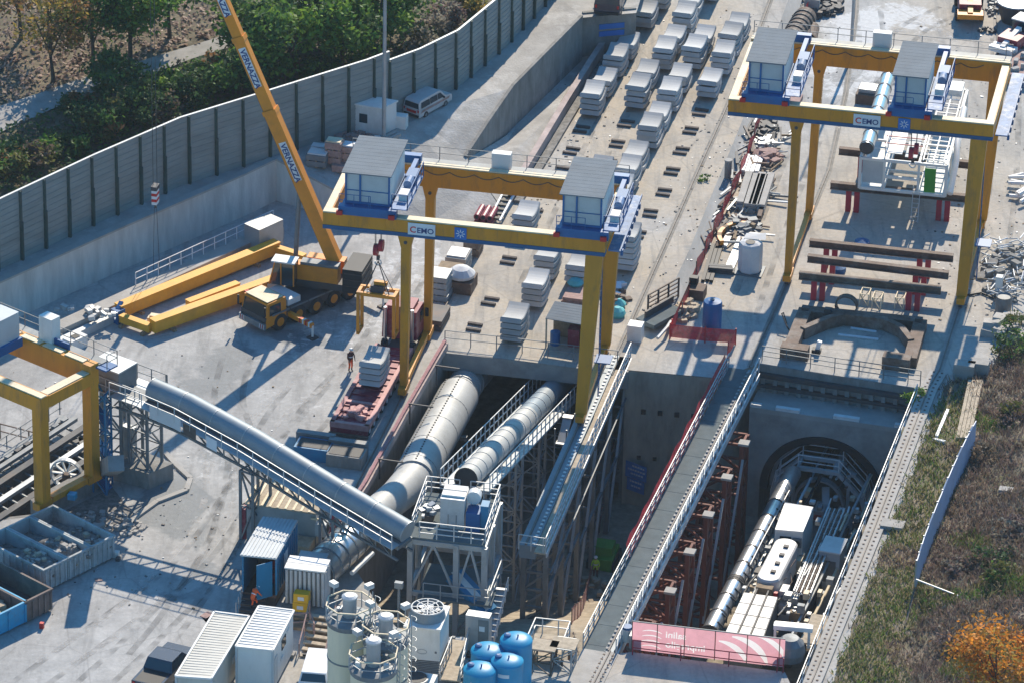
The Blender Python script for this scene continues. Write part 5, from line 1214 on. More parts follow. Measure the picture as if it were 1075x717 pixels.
for i, (a, b, wd, hg) in enumerate(secs):
    w = MB(); p, q = BP + bd_ * BLN * a, BP + bd_ * BLN * b; w.bar(p, q, wd, hg, 'boom_orange', side=bs); w.bar(q - bd_ * .35, q, wd + .1, hg + .1, 'boom_orange', side=bs); w.bar(p - bt * (hg / 2 + .03), q - bt * (hg / 2 + .03), wd * .75, .06, 'steel_dark', side=bs)  # dark bar colours in the shade along the boom underside
    bo = w.build('boom_section', o)
    spots = {0: (.24,), 1: (.46,), 2: (.625,), 3: (.78,), 4: ()}[i]
    for m_ in spots:
        c = BP + bd_ * BLN * m_ + bs * (wd / 2 + .012); hw = 1.5
        w = MB(); w.quad(c - bd_ * hw - bt * .27, c + bd_ * hw - bt * .27, c + bd_ * hw + bt * .27, c - bd_ * hw + bt * .27, 'sign_white'); w.build('name_plate', bo)
        text_mesh('VERNAZZA', .58, 'sign_ink', c + bs * .02 + bd_ * (hw - .12) - bt * .2, -bd_, bt, 'lettering', bo, lift=.0, bold=.016)
w = MB(); w.tube([s_.p(1.6, 0, .9), BP + bd_ * BLN * .17 - bt * .4], .17, 'steel_grey', 12); w.tube([BP + bd_ * BLN * .1 - bt * .45, BP + bd_ * BLN * .17 - bt * .45], .11, 'silver', 10); w.build('boom_ram', o)
w = MB(); hkz = 4.2
lo, hi = 0.0, T.z
for _ in range(40):
    hkz = (lo + hi) / 2; lo, hi = (hkz, hi) if PX(V(T.x, T.y, hkz))[1] > 212 else (lo, hkz)
for a in (-.14, .14): w.bar(T + XD * a, V(T.x, T.y, hkz) + XD * a, .035, .035, 'steel_dark')
w.build('hoist_rope', o)
w = MB(); hk = V(T.x, T.y, hkz)
for i in range(5): w.cbox(hk + UP * (.75 - i * .22), .62, .36, .22, 'red' if i % 2 else 'sign_white', bs, bdx)
w.cbox(hk + UP * .97, .7, .42, .3, 'steel_dark', bs, bdx); w.bar(hk - UP * .1, hk - UP * .5, .12, .12, 'steel_dark')
for a in (-.16, .16): w.bar(hk + XD * a * .5 - UP * .4, hk + XD * a * 1.5 - UP * (hkz - .6), .03, .03, 'steel_dark')
w.build('hook_block', o)

# ---------------------------------------------------------------- segment truck, lifting frame
f = Fr(G(366.5, 460), YD)
o = thing('low_bed_trailer', 'maroon low-bed trailer with many small wheels, loaded with curved concrete segments', 'trailer', f.o)
B = lambda w, x0, x1, y0, y1, z0, z1, k: w.pbox(f.p(x0, y0, 0), f.x * (x1 - x0), f.y * (y1 - y0), z0, z1, k)
w = MB(); LTR = 11.4; B(w, 0, LTR, -1.15, 1.15, .7, .98, 'truck_maroon')
for x in [i * .85 for i in range(14)]: B(w, x, x + .12, -1.1, 1.1, .98, 1.06, 'truck_maroon')
for s in (-1, 1): B(w, 0, LTR, s * 1.18 - .15, s * 1.18 + .15, .72, 1.12, 'truck_pink' if s < 0 else 'truck_maroon')
B(w, -.05, .25, -1.33, 1.33, .72, 1.12, 'truck_pink'); B(w, 2.9, 3.2, -1.05, 1.05, .985, 1.14, 'truck_pink'); w.rubble(f.p(1.6, 0, 1.0), .8, 1.0, .3, 22, 'truck_pink', (.15, .6)); w.build('deck', o)
w = MB(); B(w, -.06, .0, -1.3, 1.3, .3, .72, 'truck_maroon'); B(w, -.3, -.06, -1.35, 1.35, .25, .4, 'steel_brown'); w.build('rear_bar', o)
for i in range(9):
    for s in (1, -1): wheel_part(o, f.p(.8 + i * 1.08, s * .95, .36), f.y, .36, .5, 'white_paint')
o = thing('truck_tractor', 'maroon truck tractor in front of the low-bed trailer under the lifting frame', 'truck', f.p(12.6, 0, 0))
w = MB(); B(w, 10.6, 15.6, -.5, .5, .5, .9, 'steel_dark'); w.build('chassis', o)
w = MB(); w.hexa([f.p(12.6, y, 1.0) if x == 0 else f.p(14.9, y, 1.0) for x, y in ((0, 1.22), (0, -1.22), (1, -1.22), (1, 1.22))][::1] + [f.p(12.7, 1.18, 3.1), f.p(12.7, -1.18, 3.1), f.p(14.6, -1.18, 3.0), f.p(14.6, 1.18, 3.0)], 'truck_maroon'); B(w, 12.8, 14.4, -.9, .9, 3.1, 3.35, 'truck_maroon'); cb = w.build('cab', o)
for s in (1, -1):
    w = MB(); w.quad(f.p(13.6, s * 1.225, 1.9), f.p(14.6, s * 1.225, 1.9), f.p(14.45, s * 1.205, 2.7), f.p(13.6, s * 1.205, 2.7), 'glass'); w.build('side_window', cb)
    w = MB(); w.cyl(f.p(12.45, s * .95, .9), .12, 2.5, 'silver', 10); w.build('exhaust_stack', o)
    w = MB(); w.cbox(f.p(14.5, s * 1.45, 2.0), .12, .22, .6, 'black', f.x, f.y); w.build('mirror', cb)
for x in (11.3, 12.4, 14.6):
    for s in (1, -1): wheel_part(o, f.p(x, s * 1.0, .5), f.y, .5, .32)
w = MB(); w.quad(f.p(14.87, -1.0, 1.9), f.p(14.87, 1.0, 1.9), f.p(14.66, 1.0, 2.8), f.p(14.66, -1.0, 2.8), 'glass'); w.build('windscreen', cb)
hk = HOOKS[0]; zt = hk.z - 2.0; c = V(hk.x, hk.y, zt)
o = thing('lifting_frame', 'yellow segment lifting frame hanging on chains from the red hook of the long gantry', 'lifting frame', V(c.x, c.y, zt - 3.1))
w = MB()
for s in (-.5, .5): w.bar(c - XD * 1.35 + YD * s, c + XD * 1.35 + YD * s, .22, .24, 'crane_yellow')
for a in (-1.25, 0, 1.25): w.bar(c + XD * a - YD * .6, c + XD * a + YD * .6, .22, .2, 'crane_yellow')
w.cbox(c + UP * .1, .9, .7, .5, 'steel_dark'); w.cbox(c + UP * .6 + XD * .2, .9, .3, .25, 'crane_yellow'); w.rubble(c + UP * .15, .9, .5, .2, 8, 'white_paint', (.1, .3)); w.build('top_frame', o)
for a in (-1.25, 1.25):
    w = MB()
    for s in (-.5, .5): w.bar(c + XD * a + YD * s, c + XD * a + YD * s - UP * 3.0, .2, .2, 'crane_yellow')
    w.bar(c + XD * a - YD * .6 - UP * 3.0, c + XD * a + YD * .6 - UP * 3.0, .2, .22, 'crane_yellow'); w.build('gripper_arm', o)
w = MB()
for a in (-.9, .9):
    for s in (-.45, .45): w.bar(hk + UP * .35, c + XD * a + YD * s + UP * .1, .05, .05, 'steel_dark')
w.build('chain_sling', o)

person(G(368, 389.5), V(.6, -.8, 0), 'person in orange trousers and dark vest standing beside the low-bed trailer', 'dark_cloth', 'orange_ppe')

# ---------------------------------------------------------------- dismantled crane girders lying on the yard
def lying_girder(label, u0, v0, u1, v1, wd, hg, tip=True, group='crane parts lying on the yard'):
    a, b = G(u0, v0), G(u1, v1); d = (b - a).normalized(); s = V(d.y, -d.x, 0); L = (b - a).length
    o = thing('crane_girder', label, 'crane girder', a, group)
    w = MB(); w.pbox(a - s * wd / 2, d * L, s * wd, .25, .25 + hg, 'girder_yellow'); w.build('girder_body', o)
    w = MB(); w.pbox(a - s * (wd / 2 + .06), d * L, s * (wd + .12), .25 + hg, .32 + hg, 'girder_yellow'); w.build('top_plate', o)
    for q in (.12, .85):
        w = MB(); w.cbox(a + d * L * q, .25, wd + .6, .25, 'wood', d, s); w.build('timber_support', o)
    return o, a, d, s, L
o, a, d, s, L = lying_girder('long yellow crane girder lying on the yard, the near one with a white sign', 160, 352, 314, 297, .6, .85)
w = MB(); w.quad(a + d * L * .76 + s * .32 + UP * .4, a + d * L * .86 + s * .32 + UP * .4, a + d * L * .86 + s * .32 + UP * 1.0, a + d * L * .76 + s * .32 + UP * 1.0, 'sign_white'); w.quad(a + d * L * .87 + s * .32 + UP * .4, a + d * L * .93 + s * .32 + UP * .4, a + d * L * .93 + s * .32 + UP * 1.0, a + d * L * .87 + s * .32 + UP * 1.0, 'sign_blue'); w.build('sign_board', o)
lying_girder('long yellow crane girder lying on the yard, the far one beside the grey walkway', 124, 336, 291, 268, .65, .85)
lying_girder('short yellow end girder closing the left end of the two lying crane girders', 127, 341, 158, 352, .4, .5)
lying_girder('short yellow end girder closing the right end of the two lying crane girders', 288, 270, 320, 280, .4, .6)
lying_girder('short yellow crane leg lying between the two long girders', 197, 327, 250, 307, .45, .5)
w = MB(); c = G(165, 341)
for i in range(3): w.cbox(c + V(.3, .2, 0) * i * .5 + UP * .0, 1.3, .45, .55 + .12 * (i % 2), 'crane_cream')
one(w, 'crane_bogie', 'cream crane bogie parts between the left ends of the lying girders', 'bogie')
# grey walkway with handrail behind them
a, b = G(52, 362), G(296, 250); d = (b - a).normalized(); s = V(d.y, -d.x, 0)
o = thing('walkway_section', 'long grey steel walkway with handrail lying along the far yellow girder', 'walkway', a)
w = MB(); w.pbox(a - s * .9, d * (b - a).length, s * 1.1, 0, .9, 'concrete_light'); w.pbox(a + s * .35, d * (b - a).length * .8, s * .5, 0, .55, 'galv_light'); w.build('deck', o)
w = MB(); railing(w, [a - s * .85 + UP * .9 + d * 9, b - s * .85 + UP * .9], 1.0, 1.1, .03, 'sign_white', 2); w.build('handrail', o)
w = MB(); w.rubble(a + d * 4 + UP * .9, 2.5, .8, .3, 30, 'galv_light', (.1, .5)); kind(w.build('loose_steel', o), 'stuff')
w = MB(); w.cbox(G(277, 262), 1.5, 2.4, 2.2, 'galv', s, d); one(w, 'cabinet', 'blue grey steel cabinet at the right end of the lying walkway', 'cabinet')
w = MB(); w.cbox(G(124, 338), .7, .7, 1.0, 'deep_blue', s, d); w.bar(G(124, 338) + UP * .9, G(128, 334) + UP * 1.2, .3, .3, 'deep_blue'); one(w, 'crane_motor', 'blue crane motor at the left tip of the far lying girder', 'motor')
c = G(79, 365); o = thing('generator', 'small white generator with black vents beside the lying walkway', 'generator', c)
w = MB(); w.cbox(c, 1.5, .9, .85, 'white_paint', d, s); w.build('housing', o); w = MB(); w.cbox(c + UP * .855, .5, .5, .04, 'black', d, s); w.build('vent', o); w = MB(); w.cbox(c - d * .77 + UP * .2, .03, .7, .4, 'steel_grey', d, s); w.build('grille', o)

# ---------------------------------------------------------------- terrace things
w = MB(); b = G(403, 146, 3.2); w.tube([b, b + UP * 9, b + UP * 17], [.16, .13, .09], 'galv', 10); o = thing('floodlight_mast', 'tall slim grey floodlight mast rising in front of the site hut', 'mast', b); w.build('pole', o)
w = MB(); w.cbox(b, .7, .7, .12, 'concrete', XD, YD); w.build('base_plate', o)
def hut(name, label, cat, N, Lp, Rp, h, k_wall, k_roof, over=.0, ribs=0, z=None, door=True, flat=.12, kr=None):
    N, Lp, Rp = Vector(N), Vector(Lp), Vector(Rp); a, b = Lp - N, Rp - N; o = thing(name, label, cat, N)
    w = MB(); w.pbox(N, a, b, 0, h, k_wall); w.build('wall', o)
    an, bn = a.normalized(), b.normalized(); q = [N - an * over - bn * over, N + a + an * over - bn * over, N + a + b + an * over + bn * over, N + b - an * over + bn * over]
    w = MB(); w.pbox(q[0], q[1] - q[0], q[3] - q[0], h + .003, h + flat, k_roof)
    if ribs:
        z_ = UP * (h + flat)
        if an.cross(bn).z > 0: w.ribs(q[0] + z_, q[3] + z_, q[2] + z_, q[1] + z_, ribs, .14, .07, kr or k_roof) if False else w.ribs(q[0] + z_, q[1] + z_, q[2] + z_, q[3] + z_, 0, .1, .05, k_roof)
        for i in range(ribs):
            p0_, p1_ = q[0].lerp(q[3], (i + .5) / ribs), q[1].lerp(q[2], (i + .5) / ribs)
            w.bar(p0_ + z_ + UP * .02, p1_ + z_ + UP * .02, .13, .07, kr or k_roof)
    w.build('roof', o); return o, N, a, b
o, N, a, b = hut('site_hut', 'pale square site hut in front of the noise barrier beside the mast', 'hut', G(401, 143, 3.2), G(373, 138, 3.25), G(416, 135, 3.25), 2.1, 'panel_white', 'white_paint', .08)
w = MB(); n = a.normalized(); sd = V(n.y, -n.x, 0); sd = sd if sd.dot(N - (N + a + b) / 1) > 0 or sd.y < 0 else -sd
w.pbox(N + a * .55 + sd * .02, a * .3, sd * .02, .8, 1.5, 'glass'); w.build('window', o)
def crate_stack(name, label, u, v, z, sx, sy, layers, k, cat, topk=None, lh=.6, group=None):
    c = G(u, v, z); o = thing(name, label, cat, c, group)
    for i in range(layers):
        w = MB(); w.cbox(c + UP * (i * (lh + .08) + .08) + XD * rnd(-.03, .03), sx, sy, lh, k); w.build('pallet_load', o)
        w = MB()
        for s in (-.4, 0, .4): w.cbox(c + UP * (i * (lh + .08)) + XD * s * sx, .12, sy, .08, 'wood'); 
        w.build('pallet', o)
    if topk: w = MB(); w.cbox(c + UP * (layers * (lh + .08) + .003), sx * .9, sy * .8, .1, topk); w.build('cover', o)
    return o
crate_stack('brick_stack', 'tall pinkish stack of block pallets on the terrace corner', 351, 171, 3.0, 1.2, 1.0, 3, 'brick_pink', 'pallet stack', 'crane_cream', .5)
crate_stack('brick_stack', 'pallet stack topped with a pale blue sheet on the terrace corner', 364, 173, 2.8, 1.25, 1.0, 3, 'brick_pink', 'pallet stack', 'sign_white', .45)
crate_stack('slab_stack', 'low stack of grey slabs with white sheets near the terrace edge', 334, 173, 3.0, 1.5, 1.2, 2, 'steel_grey', 'slab stack', 'white_paint', .4)
crate_stack('slab_stack', 'small flat stack of white boards behind the grey slabs', 334, 160, 3.2, 1.0, .8, 1, 'concrete_light', 'slab stack', 'white_paint', .4)
crate_stack('brick_stack', 'low pink block pallet at the foot of the taller stacks', 357, 180, 2.6, 1.1, .8, 1, 'brick_pink', 'pallet stack', None, .5)
w = MB(); w.rubble(G(378, 150, 3.1), 2.6, 1.6, .4, 50, 'brick_pink', (.2, .6)); w.rubble(G(390, 152, 3.1), 1.6, 1, .4, 20, 'white_paint', (.2, .5)); one(w, 'rubble_heap', 'reddish rubble heap behind the brick pallets on the terrace', 'rubble heap')
w = MB()
for i in range(4): w.bar(G(399 + i * 2, 150 + i, 2.8) + UP * (.15 + .2 * (i % 2)), G(414 + i * 2, 143 + i, 3.0) + UP * (.15 + .2 * (i % 2)), .25, .22, 'concrete_light')
one(w, 'beam_stack', 'loose pale concrete beams lying beside the floodlight mast', 'beam stack')
w = MB(); w.cbox(G(421, 134, 3.2), .9, .7, 1.0, 'panel_white'); one(w, 'cabinet', 'small pale cabinet right of the site hut', 'cabinet')

# ---------------------------------------------------------------- between the yard and the segment rail
c = G(503, 238); o = thing('formwork_stack', 'stack of maroon steel tubes with open ends beside the upper rail', 'pipe stack', c)
for j in range(2):
    for i in range(3):
        w = MB(); p = c + XD * (i * .48 - .2) + UP * (.25 + j * .46); w.tube([p, p + YD * 1.7], .23, 'truck_maroon', 12); w.tube([p - YD * .01, p + YD * .02], .15, 'black', 10); w.build('tube', o)
crate_stack('panel_stack', 'tall stack of grey panels on pallets left of the segment rail', 461, 312, 0, 1.5, 1.6, 4, 'galv', 'panel stack', None, .4)
crate_stack('panel_stack', 'stack of ribbed pale panels at the head of the material row', 481, 283, 0, 1.5, 1.8, 3, 'concrete_light', 'panel stack', 'galv_light', .35)
crate_stack('panel_stack', 'dark low stack of steel panels at the near end of the material row', 458, 340, 0, 1.4, 2.4, 2, 'steel_dark', 'panel stack', None, .35)
o = crate_stack('crate', 'brown wooden crate between the panel stacks left of the rail', 472, 298, 0, 1.6, 1.4, 2, 'wood', 'crate', None, .6)
w = MB(); c = G(484, 303); w.lathe(c + UP * .9, [(.2, 0), (.95, .12), (1.0, .35), (.6, .7), (.1, .85)], 'bag_white', 14); w.cbox(c, 1.9, 1.9, .9, 'steel_brown'); one(w, 'bulk_bag', 'white bulk bag slumped in a dark tub beside the segment rail', 'bag')
crate_stack('crate', 'dark brown crate at the rear of the material row', 497, 266, 0, 1.1, 1.4, 2, 'steel_brown', 'crate', None, .5)
o = thing('ladder_section', 'black and white striped steel ladder lying by the upper segment rail', 'ladder', G(522, 236)); w = MB()
a, b = G(519, 238), G(536, 206)
for s in (-.4, .4): w.bar(a + XD * s + UP * .5, b + XD * s + UP * .5, .14, .14, 'sign_white')
w.build('side_bar', o)
for i in range(7):
    w = MB(); p = a.lerp(b, (i + .5) / 7) + UP * .5; w.bar(p - XD * .4, p + XD * .4, .3, .12, 'black'); w.build('step', o)
for lab, u, v, k in (('dark blue steel bin in the shade of the long conveyor', 330, 478, 'container_blue'), ('grey square concrete counterweight block right of the blue bin', 364, 486, 'concrete_old')):
    c = G(u, v); o = thing('steel_bin' if 'bin' in lab else 'concrete_block', lab, 'bin' if 'bin' in lab else 'block', c); w = MB()
    if 'bin' in lab:
        w.cbox(c, 2.4, 1.5, .9, k); w.cbox(c + UP * .905, 2.1, 1.2, .02, 'black'); w.build('body', o); w = MB(); w.cbox(c + YD * 1.1 - XD * .2, 2.6, .5, 1.1, 'steel_grey'); w.build('rear_plate', o)
    else:
        w.cbox(c, 1.3, 1.1, 1.0, k); w.build('body', o); w = MB(); w.cbox(c + UP * 1.005, 1.35, .25, .06, 'galv'); w.build('top_strap', o)
w = MB(); a, b = G(190, 466), G(300, 560); kk = [G(168, 470), G(184, 488), G(200, 503), G(196, 515), G(165, 527), G(140, 545), G(132, 556)]
for p, q in zip(kk, kk[1:]): w.bar(p + UP * .07, q + UP * .07, .35, .18, 'concrete_light')
one(w, 'kerb', 'curved low concrete kerb around the lattice tower base', 'kerb')
# ================================================================ curved concrete segments on the segment yard
def segment_mesh(L=2.7, wd=1.46, th=.355, sag=.3):
    w = MB(); n = 8; rows = []
    for i in range(n + 1):
        y = -L / 2 + L * i / n; z = sag * (2 * y / L) ** 2; sl = sag * 8 * y / L / L; nrm = V(0, -sl, 1).normalized(); c = V(0, y, z)
        ch = .05
        rows.append([c + V(-wd / 2 + ch, 0, 0), c + V(wd / 2 - ch, 0, 0), c + V(wd / 2, 0, 0) + nrm * ch, c + V(wd / 2, 0, 0) + nrm * (th - ch), c + V(wd / 2 - ch, 0, 0) + nrm * th, c + V(-wd / 2 + ch, 0, 0) + nrm * th, c + V(-wd / 2, 0, 0) + nrm * (th - ch), c + V(-wd / 2, 0, 0) + nrm * ch])
    vs = [p for r in rows for p in r]; fs = []
    for i in range(n):
        for j in range(8): fs.append((i * 8 + j, i * 8 + (j + 1) % 8, (i + 1) * 8 + (j + 1) % 8, (i + 1) * 8 + j))
    fs += [tuple(range(7, -1, -1)), tuple(range(n * 8, n * 8 + 8))]
    w.add(vs, fs, 'segment_concrete')
    for x in (-.38, .38): 
        i = 2; y = -L / 2 + L * .14; z = sag * (2 * y / L) ** 2; w.cbox(V(x, y, z + th - .02), .09, .07, .025, 'black', V(1, 0, 0), V(0, 1, 0))
    return w
SEG = segment_mesh().build('tunnel_segment', org=(0, 0, 0)); seg_first = [True]
def seg(loc, rz, label, group='curved concrete tunnel segments in stacks'):
    if seg_first[0]: o = SEG; seg_first[0] = False
    else: o = SEG.copy(); COL.objects.link(o)
    o.location = loc; o.rotation_euler = (0, 0, rz); tag(o, label, 'tunnel segment', group)
LEV = {1: ['single'], 2: ['bottom', 'top'], 3: ['bottom', 'middle', 'top'], 4: ['bottom', 'second lowest', 'second highest', 'top'], 5: ['bottom', 'second lowest', 'middle', 'second highest', 'top'], 6: ['bottom', 'second lowest', 'third lowest', 'third highest', 'second highest', 'top']}
ORD = ['first', 'second', 'third', 'fourth', 'fifth', 'sixth', 'seventh', 'eighth', 'ninth', 'tenth', 'eleventh']
PITCH_ = .455
# u, v = front left corner of the top face; n = segments in the stack
ROWS = [('row beside the pinkish parapet', [(609.2, 97.3, 4), (619.6, 84, 3), (632.4, 57.5, 4), (644.7, 45.2, 3), (664.2, 12.3, 3), (680, -8, 3)]),
        ('row second from the parapet', [(656.5, 89.5, 4), (665.3, 75.6, 3), (683.7, 50.2, 4), (693.8, 38.5, 3), (706, 12.8, 4), (713, 1.5, 3), (733, -22, 4)]),
        ('row third from the parapet', [(645.8, 175.8, 4), (653.6, 161.8, 3), (669, 131, 4), (677.2, 120.3, 3), (689.6, 93.5, 4), (700, 79, 3), (716, 48.5, 4), (724.3, 38.5, 3)]),
        ('row nearest the crane rail', [(731.4, 84.6, 3), (745, 54.7, 4), (753.6, 35.7, 4), (762, 26.0, 3)])]
for rn, st in ROWS:
    for i, (u, v, n) in enumerate(st):
        zt = (n - 1) * PITCH_ + .36 + .28 + .12; p = G(u, v, zt); c = V(p.x, p.y, 0) + XD * .73 + YD * 1.33
        for k in range(n): seg(c + UP * (.1 + k * PITCH_) + XD * rnd(-.07, .07) + YD * rnd(-.1, .1), -math.radians(13.5 + rnd(-2, 2)), f'{LEV[n][k]} concrete segment of the {ORD[i]} stack from the front, {rn}'.replace('single concrete', 'single concrete'))
LONE = [(525, 333, 4, 'stack at the slab edge above the tunnel mouth'), (547.3, 297, 4, 'stack second from the slab edge guardrail'), (560, 268, 4, 'stack just below the long gantry girder'), (537.3, 225, 3, 'stack seen between the long gantry girders'), (593, 278, 3, 'stack left of the thick gantry leg'), (644, 247, 6, 'tall stack right of the thick gantry legs'), (615.5, 177, 3, 'stack behind the right blue gantry cabin'), (637, 196, 4, 'stack right of the right gantry cabin')]
for u, v, n, rn in LONE:
    zt = (n - 1) * PITCH_ + .36 + .28 + .12; p = G(u, v, zt); c = V(p.x, p.y, 0) + XD * .73 + YD * 1.33
    for k in range(n): seg(c + UP * (.1 + k * PITCH_) + XD * rnd(-.03, .03), -math.radians(13.5 + rnd(-.8, .8)), f'{LEV[n][k]} concrete segment of the {rn}')
f = Fr(G(366.5, 460), YD)
for k in range(4): seg(f.p(6.3, 0, 1.07 + k * PITCH_), -math.radians(13.5), f'{LEV[4][k]} concrete segment of the stack carried by the maroon trailer')
# dark timber bearers lying free on the slab, in pairs
tb = MB(); tb.cbox(V(0, 0, 0), 1.05, .24, .16, 'timber_dark', V(1, 0, 0), V(0, 1, 0)); TB = tb.build('timber_bearer', org=(0, 0, 0)); TB_first = [True]
for u, v in [(611, 137), (657, 131), (648, 152), (600, 159.5), (724.7, 138), (715, 159.5), (588, 180), (706, 181), (734.7, 119), (697.8, 203), (682.5, 225), (669, 247), (515, 317.4), (498, 344.5), (534.5, 274.5), (575, 203), (562, 225), (640, 172), (590, 250)]:
    for s in (-.42, .42):
        if TB_first[0]: o = TB; TB_first[0] = False
        else: o = TB.copy(); COL.objects.link(o)
        o.location = G(u, v) + YD * s + XD * rnd(-.08, .08) + UP * .005; o.rotation_euler = (0, 0, -math.radians(13.5 + rnd(-3, 3))); tag(o, 'short dark timber bearer lying bare on the segment yard, one of a pair', 'timber', 'timber bearers on the segment yard')
# lit yard hut with corrugated roof
c0_, c1_, c2_, c3_ = G(572.5, 335, 2.2), G(613, 342, 2.2), G(614.5, 322, 2.5), G(582.5, 317, 2.5)
o = thing('shelter', 'small shelter with a corrugated grey roof and dark open front on the slab edge', 'shelter', V(c0_.x, c0_.y, 0))
w = MB(); w.hexa([c0_, c1_, c2_, c3_] + [p + UP * .05 for p in (c0_, c1_, c2_, c3_)], 'roof_grey'); w.ribs(c0_ + UP * .05, c3_ + UP * .05, c2_ + UP * .05, c1_ + UP * .05, 7, .12, .09, 'roof_grey'); w.build('roof', o)
fl_ = lambda p: V(p.x, p.y, 0)
for p in (c0_, c1_, c2_, c3_): w = MB(); q = p.lerp((c0_ + c2_) / 2, .06); w.bar(fl_(q), q, .1, .1, 'wood_pale'); w.build('post', o)
w = MB(); a, b = fl_(c3_.lerp(c0_, .1)), fl_(c2_.lerp(c1_, .1)); w.pbox(a, b - a, V(0, .06, 0), 0, 2.2, 'wood'); a, b = fl_(c1_.lerp(c0_, .05)), fl_(c2_.lerp(c3_, .05)); w.pbox(a, b - a, V(-.06, 0, 0), 0, 2.15, 'wood'); w.build('back_wall', o)
w = MB(); m_ = (fl_(c0_) + fl_(c2_)) / 2; w.cbox(m_ + XD * .7, .8, .8, 1.3, 'truck_maroon'); one(w, 'locker', 'dark red locker inside the corrugated shelter', 'locker')
w = MB(); w.cyl(m_ - XD * .6 - YD * .3, .35, .95, 'deep_blue', 16); one(w, 'barrel', 'dark blue barrel inside the corrugated shelter', 'barrel')
w = MB(); c = G(605, 312)
for i in range(4): w.cbox(c + UP * i * .1 + XD * rnd(-.1, .1), 1.7, 2.0, .08, 'brick_pink')
one(w, 'board_stack', 'pinkish stack of boards behind the corrugated shelter roof', 'board stack')
w = MB(); w.lathe(G(604, 304) + UP * .38, [(.5, 0), (.6, .15), (.4, .4), (.1, .5)], 'turquoise', 10); one(w, 'tarpaulin', 'crumpled turquoise tarpaulin on the pinkish boards left of the gantry leg', 'tarpaulin')
w = MB(); w.lathe(G(648, 332), [(.5, 0), (.6, .25), (.5, .5), (.2, .7)], 'turquoise', 10); w.lathe(G(650, 322), [(.4, 0), (.5, .25), (.1, .6)], 'turquoise', 10); one(w, 'tarpaulin', 'crumpled turquoise tarpaulin bundle right of the thick gantry legs', 'tarpaulin')
w = MB(); w.rubble(G(645, 318), 1.0, 2.0, .4, 40, 'steel_brown', (.1, .5)); w.rubble(G(640, 305), .9, 1.2, .3, 14, 'sign_white', (.2, .8)); one(w, 'scrap_heap', 'brown and white scrap bits beside the turquoise bundle', 'scrap heap')
# ================================================================ tunnel boring machine and other things in the pit
o = thing('boring_machine', 'white backup train of a tunnel boring machine standing in the deep pit', 'boring machine', G(800, 640, FLOOR))
A0, A1 = G(745, 664, -5.4), G(821, 518, -5.4); td = (A1 - A0).normalized(); tx = V(td.y, -td.x, 0)
Z = lambda u, v, z: G(u, v, z)
dp = [A0, A0.lerp(A1, .5), A1, A1 + td * 3]
w = MB(); w.tube(dp, .58, 'silver', 24, cap=True); dk = w.build('ventilation_duct', o, smooth=True)
for p, dd in along(dp[:3], 2.15): w = MB(); w.tube([p - dd * .06, p + dd * .06], .62, 'steel_dark', 22); w.build('band', dk)
w = MB(); m_ = A0.lerp(A1, .34); w.tube([m_ - td * .35, m_ + td * .35], .6, 'black', 22, cap=False); w.build('dark_joint', dk)
for p, dd in along([A0 + td * .7, A1], 1.1):
    w = MB(); q = p + tx * .3 + UP * .5; w.bar(q, q + tx * .35 - UP * .25, .09, .09, 'black'); w.bar(q + tx * .35 - UP * .25, q + tx * .4 - UP * .55 - td * .2, .08, .08, 'black'); w.build('hose_hook', dk)
def zbox(w, pts, z0, z1, k):
    p = [Vector(q) for q in pts]; w.hexa([V(q.x, q.y, z0) for q in p] + [V(q.x, q.y, z1) for q in p], k)
def rect(u0, v0, u1, v1, z, wd):                                        # footprint along the machine: near left corner to far left corner
    a, b = Z(u0, v0, z), Z(u1, v1, z); d = (b - a).normalized(); x = V(d.y, -d.x, 0); return [a, a + x * wd, b + x * wd, b]
w = MB(); q = rect(760, 666, 806, 578, -6.8, 4.2); zbox(w, [q[0] - td * .6, q[1] - td * .6, q[2] + td * 6, q[3] + td * 6], -7.9, -7.4, 'steel_dark')
for f_ in (.05, .3, .55, .8):
    c = q[0].lerp(q[3], f_) + tx * .4
    for s in (0, 3.2): p = c + tx * s; w.bar(V(p.x, p.y, FLOOR - .2), V(p.x, p.y, -7.8), .35, .35, 'steel_dark')
w.build('base_frame', o)
# control container
q = [Z(813.5, 556, -4.3), Z(843, 558.5, -4.3), Z(854, 532.5, -4.3), Z(824, 527.5, -4.3)]
w = MB(); zbox(w, q, -7.2, -4.36, 'panel_white'); cc = w.build('control_container', o)
w = MB(); zbox(w, q, -4.355, -4.25, 'white_paint'); w.build('roof', cc)
fd = (q[1] - q[0]).normalized(); fn = V(fd.y, -fd.x, 0); fn.z = 0
w = MB(); b = V(q[0].x, q[0].y, 0); w.pbox(b + fd * .35 + fn * .02, fd * .75, fn * .03, -5.3, -4.7, 'glass'); w.build('window', cc)
w = MB(); w.pbox(b + fd * 1.2 + fn * .002, fd * .6, fn * .2, -5.4, -4.75, 'steel_grey'); c = b + fd * 1.5 + fn * .22 - UP * 5.07; w.tube([c, c + fn * .03], .22, 'black', 14); w.build('air_conditioner', cc)
